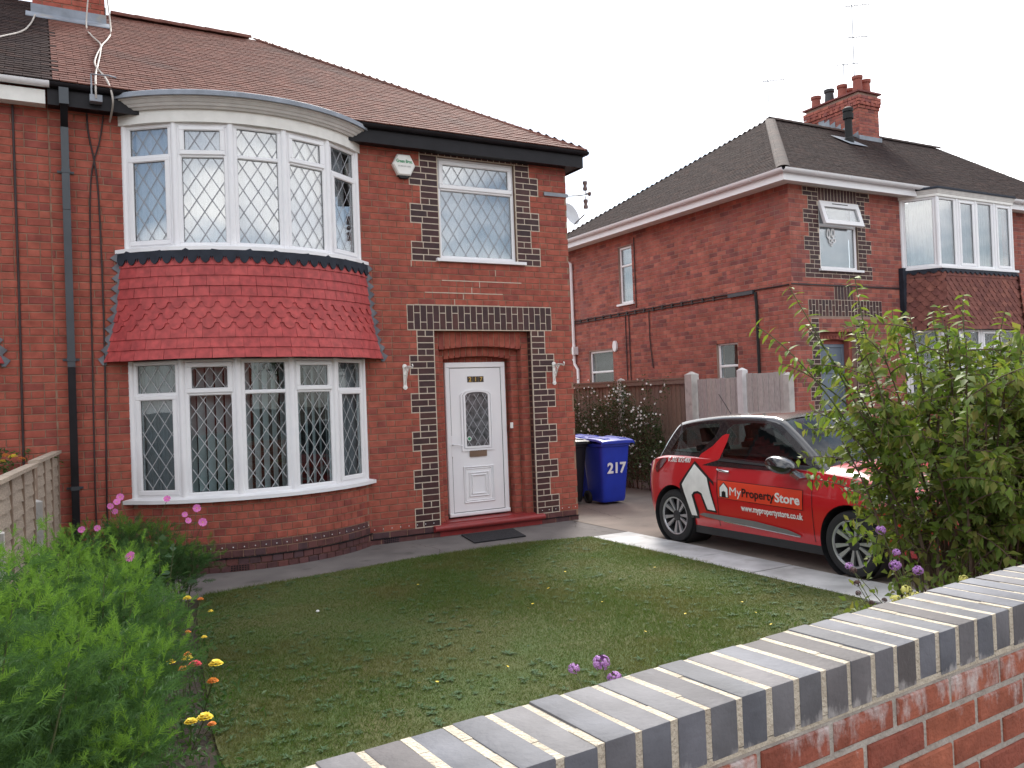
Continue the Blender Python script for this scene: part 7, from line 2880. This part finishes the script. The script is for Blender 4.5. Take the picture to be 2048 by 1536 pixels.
base = np.stack([gx, gy, np.full(n, .011)], 1)
wv = np.stack([np.cos(a), np.sin(a), np.zeros(n)], 1) * (.0012 + .0011 * RNG.random(n))[:, None]
tip = base + np.stack([lean[:, 0] * hh, lean[:, 1] * hh, hh * edge], 1)
V = np.stack([base - wv, base + wv, tip], 1).reshape(-1, 3)
g = np_mesh('lawn_grass', V, np.arange(len(V)).reshape(-1, 3), m_grass)
tag(g, 'short mown patchy grass covering the front lawn', 'grass', kind='stuff')
# weed rosettes
m_weed = LEAFMAT('weed_leaf', [(.066, .122, .052), (.082, .140, .066), (.054, .104, .043), (.094, .152, .078)], rough=.7, trans=.15, spec=.12)
wn_ = 1500
wx = .6 + 5.2 * RNG.random(wn_ * 3)
wy = -8.4 + 7.0 * RNG.random(wn_ * 3)
dens = (np.sin(wx * 1.9 + 1) * np.sin(wy * 1.6) + 1.0) * .45 + np.clip((2.8 - wx) * .25, 0, .6) * np.clip((-3.0 - wy) * .5, .2, 1)
ok = in_poly(wx, wy, LAWN) & (RNG.random(wn_ * 3) < dens)
wx, wy = wx[ok][:wn_], wy[ok][:wn_]
wp, wd, wl = [], [], []
for x, y in zip(wx, wy):
    k = int(5 + 6 * RNG.random())
    s_ = .018 + .032 * RNG.random()
    for j in range(k):
        q = 2 * pi * j / k + .4 * RNG.normal()
        wp.append((x, y, .016)); wd.append((cos(q), sin(q), .30 + .25 * RNG.random())); wl.append(s_ * (.7 + .5 * RNG.random()))
wl = np.array(wl)
o = leaves('lawn_weeds', np.array(wp), np.array(wd), np.tile([[0, 0, 1.0]], (len(wp), 1)), wl, wl * .28, m_weed, None)
tag(o, 'flat grey-green weed rosettes scattered through the lawn', 'weeds')
# small yellow hawkbit flowers, each one countable
fl_me = MB()
for k in range(12):
    q = 2 * pi * k / 12
    fl_me.add([(.15 * cos(q - .3), .15 * sin(q - .3), .0), (cos(q - .22), sin(q - .22), .22), (cos(q + .22), sin(q + .22), .22), (.15 * cos(q + .3), .15 * sin(q + .3), .0)], [(0, 1, 2, 3)])
fl_me = fl_me.mesh('lawn_flower')
fl_me.materials.append(m_yel)
for (x, y) in ((2.55, -5.2), (1.95, -5.15), (2.05, -5.2), (1.6, -6.3), (2.3, -6.1), (1.35, -7.0), (2.75, -6.2), (2.05, -6.9), (3.4, -4.0), (3.5, -3.9), (3.9, -3.5), (4.4, -3.0), (4.0, -4.2), (3.75, -5.1), (4.75, -5.2),
              (4.9, -4.9), (5.05, -5.3), (4.6, -5.5), (5.2, -3.4), (5.0, -2.6), (3.0, -2.6), (4.3, -4.9)):
    M = Matrix.Translation((x, y, .045)) @ Matrix.Rotation(random.uniform(-.4, .4), 4, 'X') @ Matrix.Rotation(random.uniform(-.4, .4), 4, 'Y') @ Matrix.Scale(random.uniform(.009, .013), 4)
    t = thing('lawn_flower', 'small yellow dandelion-like flower growing in the lawn', 'flower', (x, y, .012), 'yellow flowers in the lawn')
    _link(bpy.data.objects.new('flower_head', fl_me), t, M)
    MB().tube([(x, y, .01), (x, y, .045)], .0012, 4).build('flower_stalk', m_gstem, t)
tag(MB().lathe([(.0001, 0), (.012, .003), (.016, .010), (.009, .019), (.0001, .021)], Matrix.Translation((1.95, -2.9, .012)), 7).build('white_pebble', m_white_ink, None), 'single white pebble lying on the lawn', 'pebble')
# ------------------------------------------------------------------ across the road (seen only as reflections in the windows)
def opposite_house(x, y, w, label):
    t = thing('opposite_house', label, 'house', (x, y, 0), 'houses across the road')
    h, d = 5.2, 7.0
    MB().box(x - w / 2, x + w / 2, y - d, y, -.05, h).build('wall', m_brick, t)
    r = MB()
    r.add([(x - w / 2 - .3, y - d - .3, h), (x + w / 2 + .3, y - d - .3, h), (x + w / 2 + .3, y + .3, h), (x - w / 2 - .3, y + .3, h), (x - w / 2 + 3.3, y - d / 2, h + 2.5), (x + w / 2 - 3.3, y - d / 2, h + 2.5)],
          [(0, 1, 5, 4), (1, 2, 5), (2, 3, 4, 5), (3, 0, 4), (0, 3, 2, 1)])
    r.build('roof', m_tile_dark, t)
    for k in (-1, 1):
        for z0, z1 in ((.9, 2.2), (3.4, 4.8)):
            wd = MB().box(x + k * w * .25 - 1.0, x + k * w * .25 + 1.0, y + .002, y + .06, z0, z1).build('window', m_upvc, t)
            for q in (-1, 0, 1):
                MB().box(x + k * w * .25 + q * .62 - .26, x + k * w * .25 + q * .62 + .26, y + .062, y + .07, z0 + .1, z1 - .1).build('pane', m_room, wd)
for i, (x, l) in enumerate(((-13, 'brick house across the road, farthest left of the three'), (1.5, 'brick house across the road, in the middle of the three'), (16, 'brick house across the road, farthest right of the three'))):
    opposite_house(x, -27.5 + x * .07, 12.0, l)
m_hedge2 = LEAFMAT('privet_leaf', [(.04, .07, .02), (.05, .085, .024), (.035, .06, .02)])
for i, x in enumerate((-6.0, 8.8, 22.0)):
    tr_ = thing('street_tree', ('street tree across the road left of the middle house', 'street tree across the road right of the middle house', 'street tree across the road at the far right')[i], 'tree', (x, -24 + x * .07, 0), 'trees across the road')
    y = -24 + x * .07
    MB().tube([(x, y, 0), (x + .05, y, 1.6), (x, y + .1, 3.4)], [.16, .13, .07], 10).build('trunk', m_stem, tr_)
    n = 5000
    q = unit(RNG.normal(size=(n, 3))) * (RNG.random((n, 1)) ** .4) * np.array([[1.9, 1.9, 1.9]])
    q += .25 * np.sin(q[:, [1, 2, 0]] * 4)
    leaves('crown', q + np.array([[x, y, 4.2]]), rdir(n), rdir(n, .5), .12 + .08 * RNG.random(n), .07 + .05 * RNG.random(n), m_hedge2, tr_)
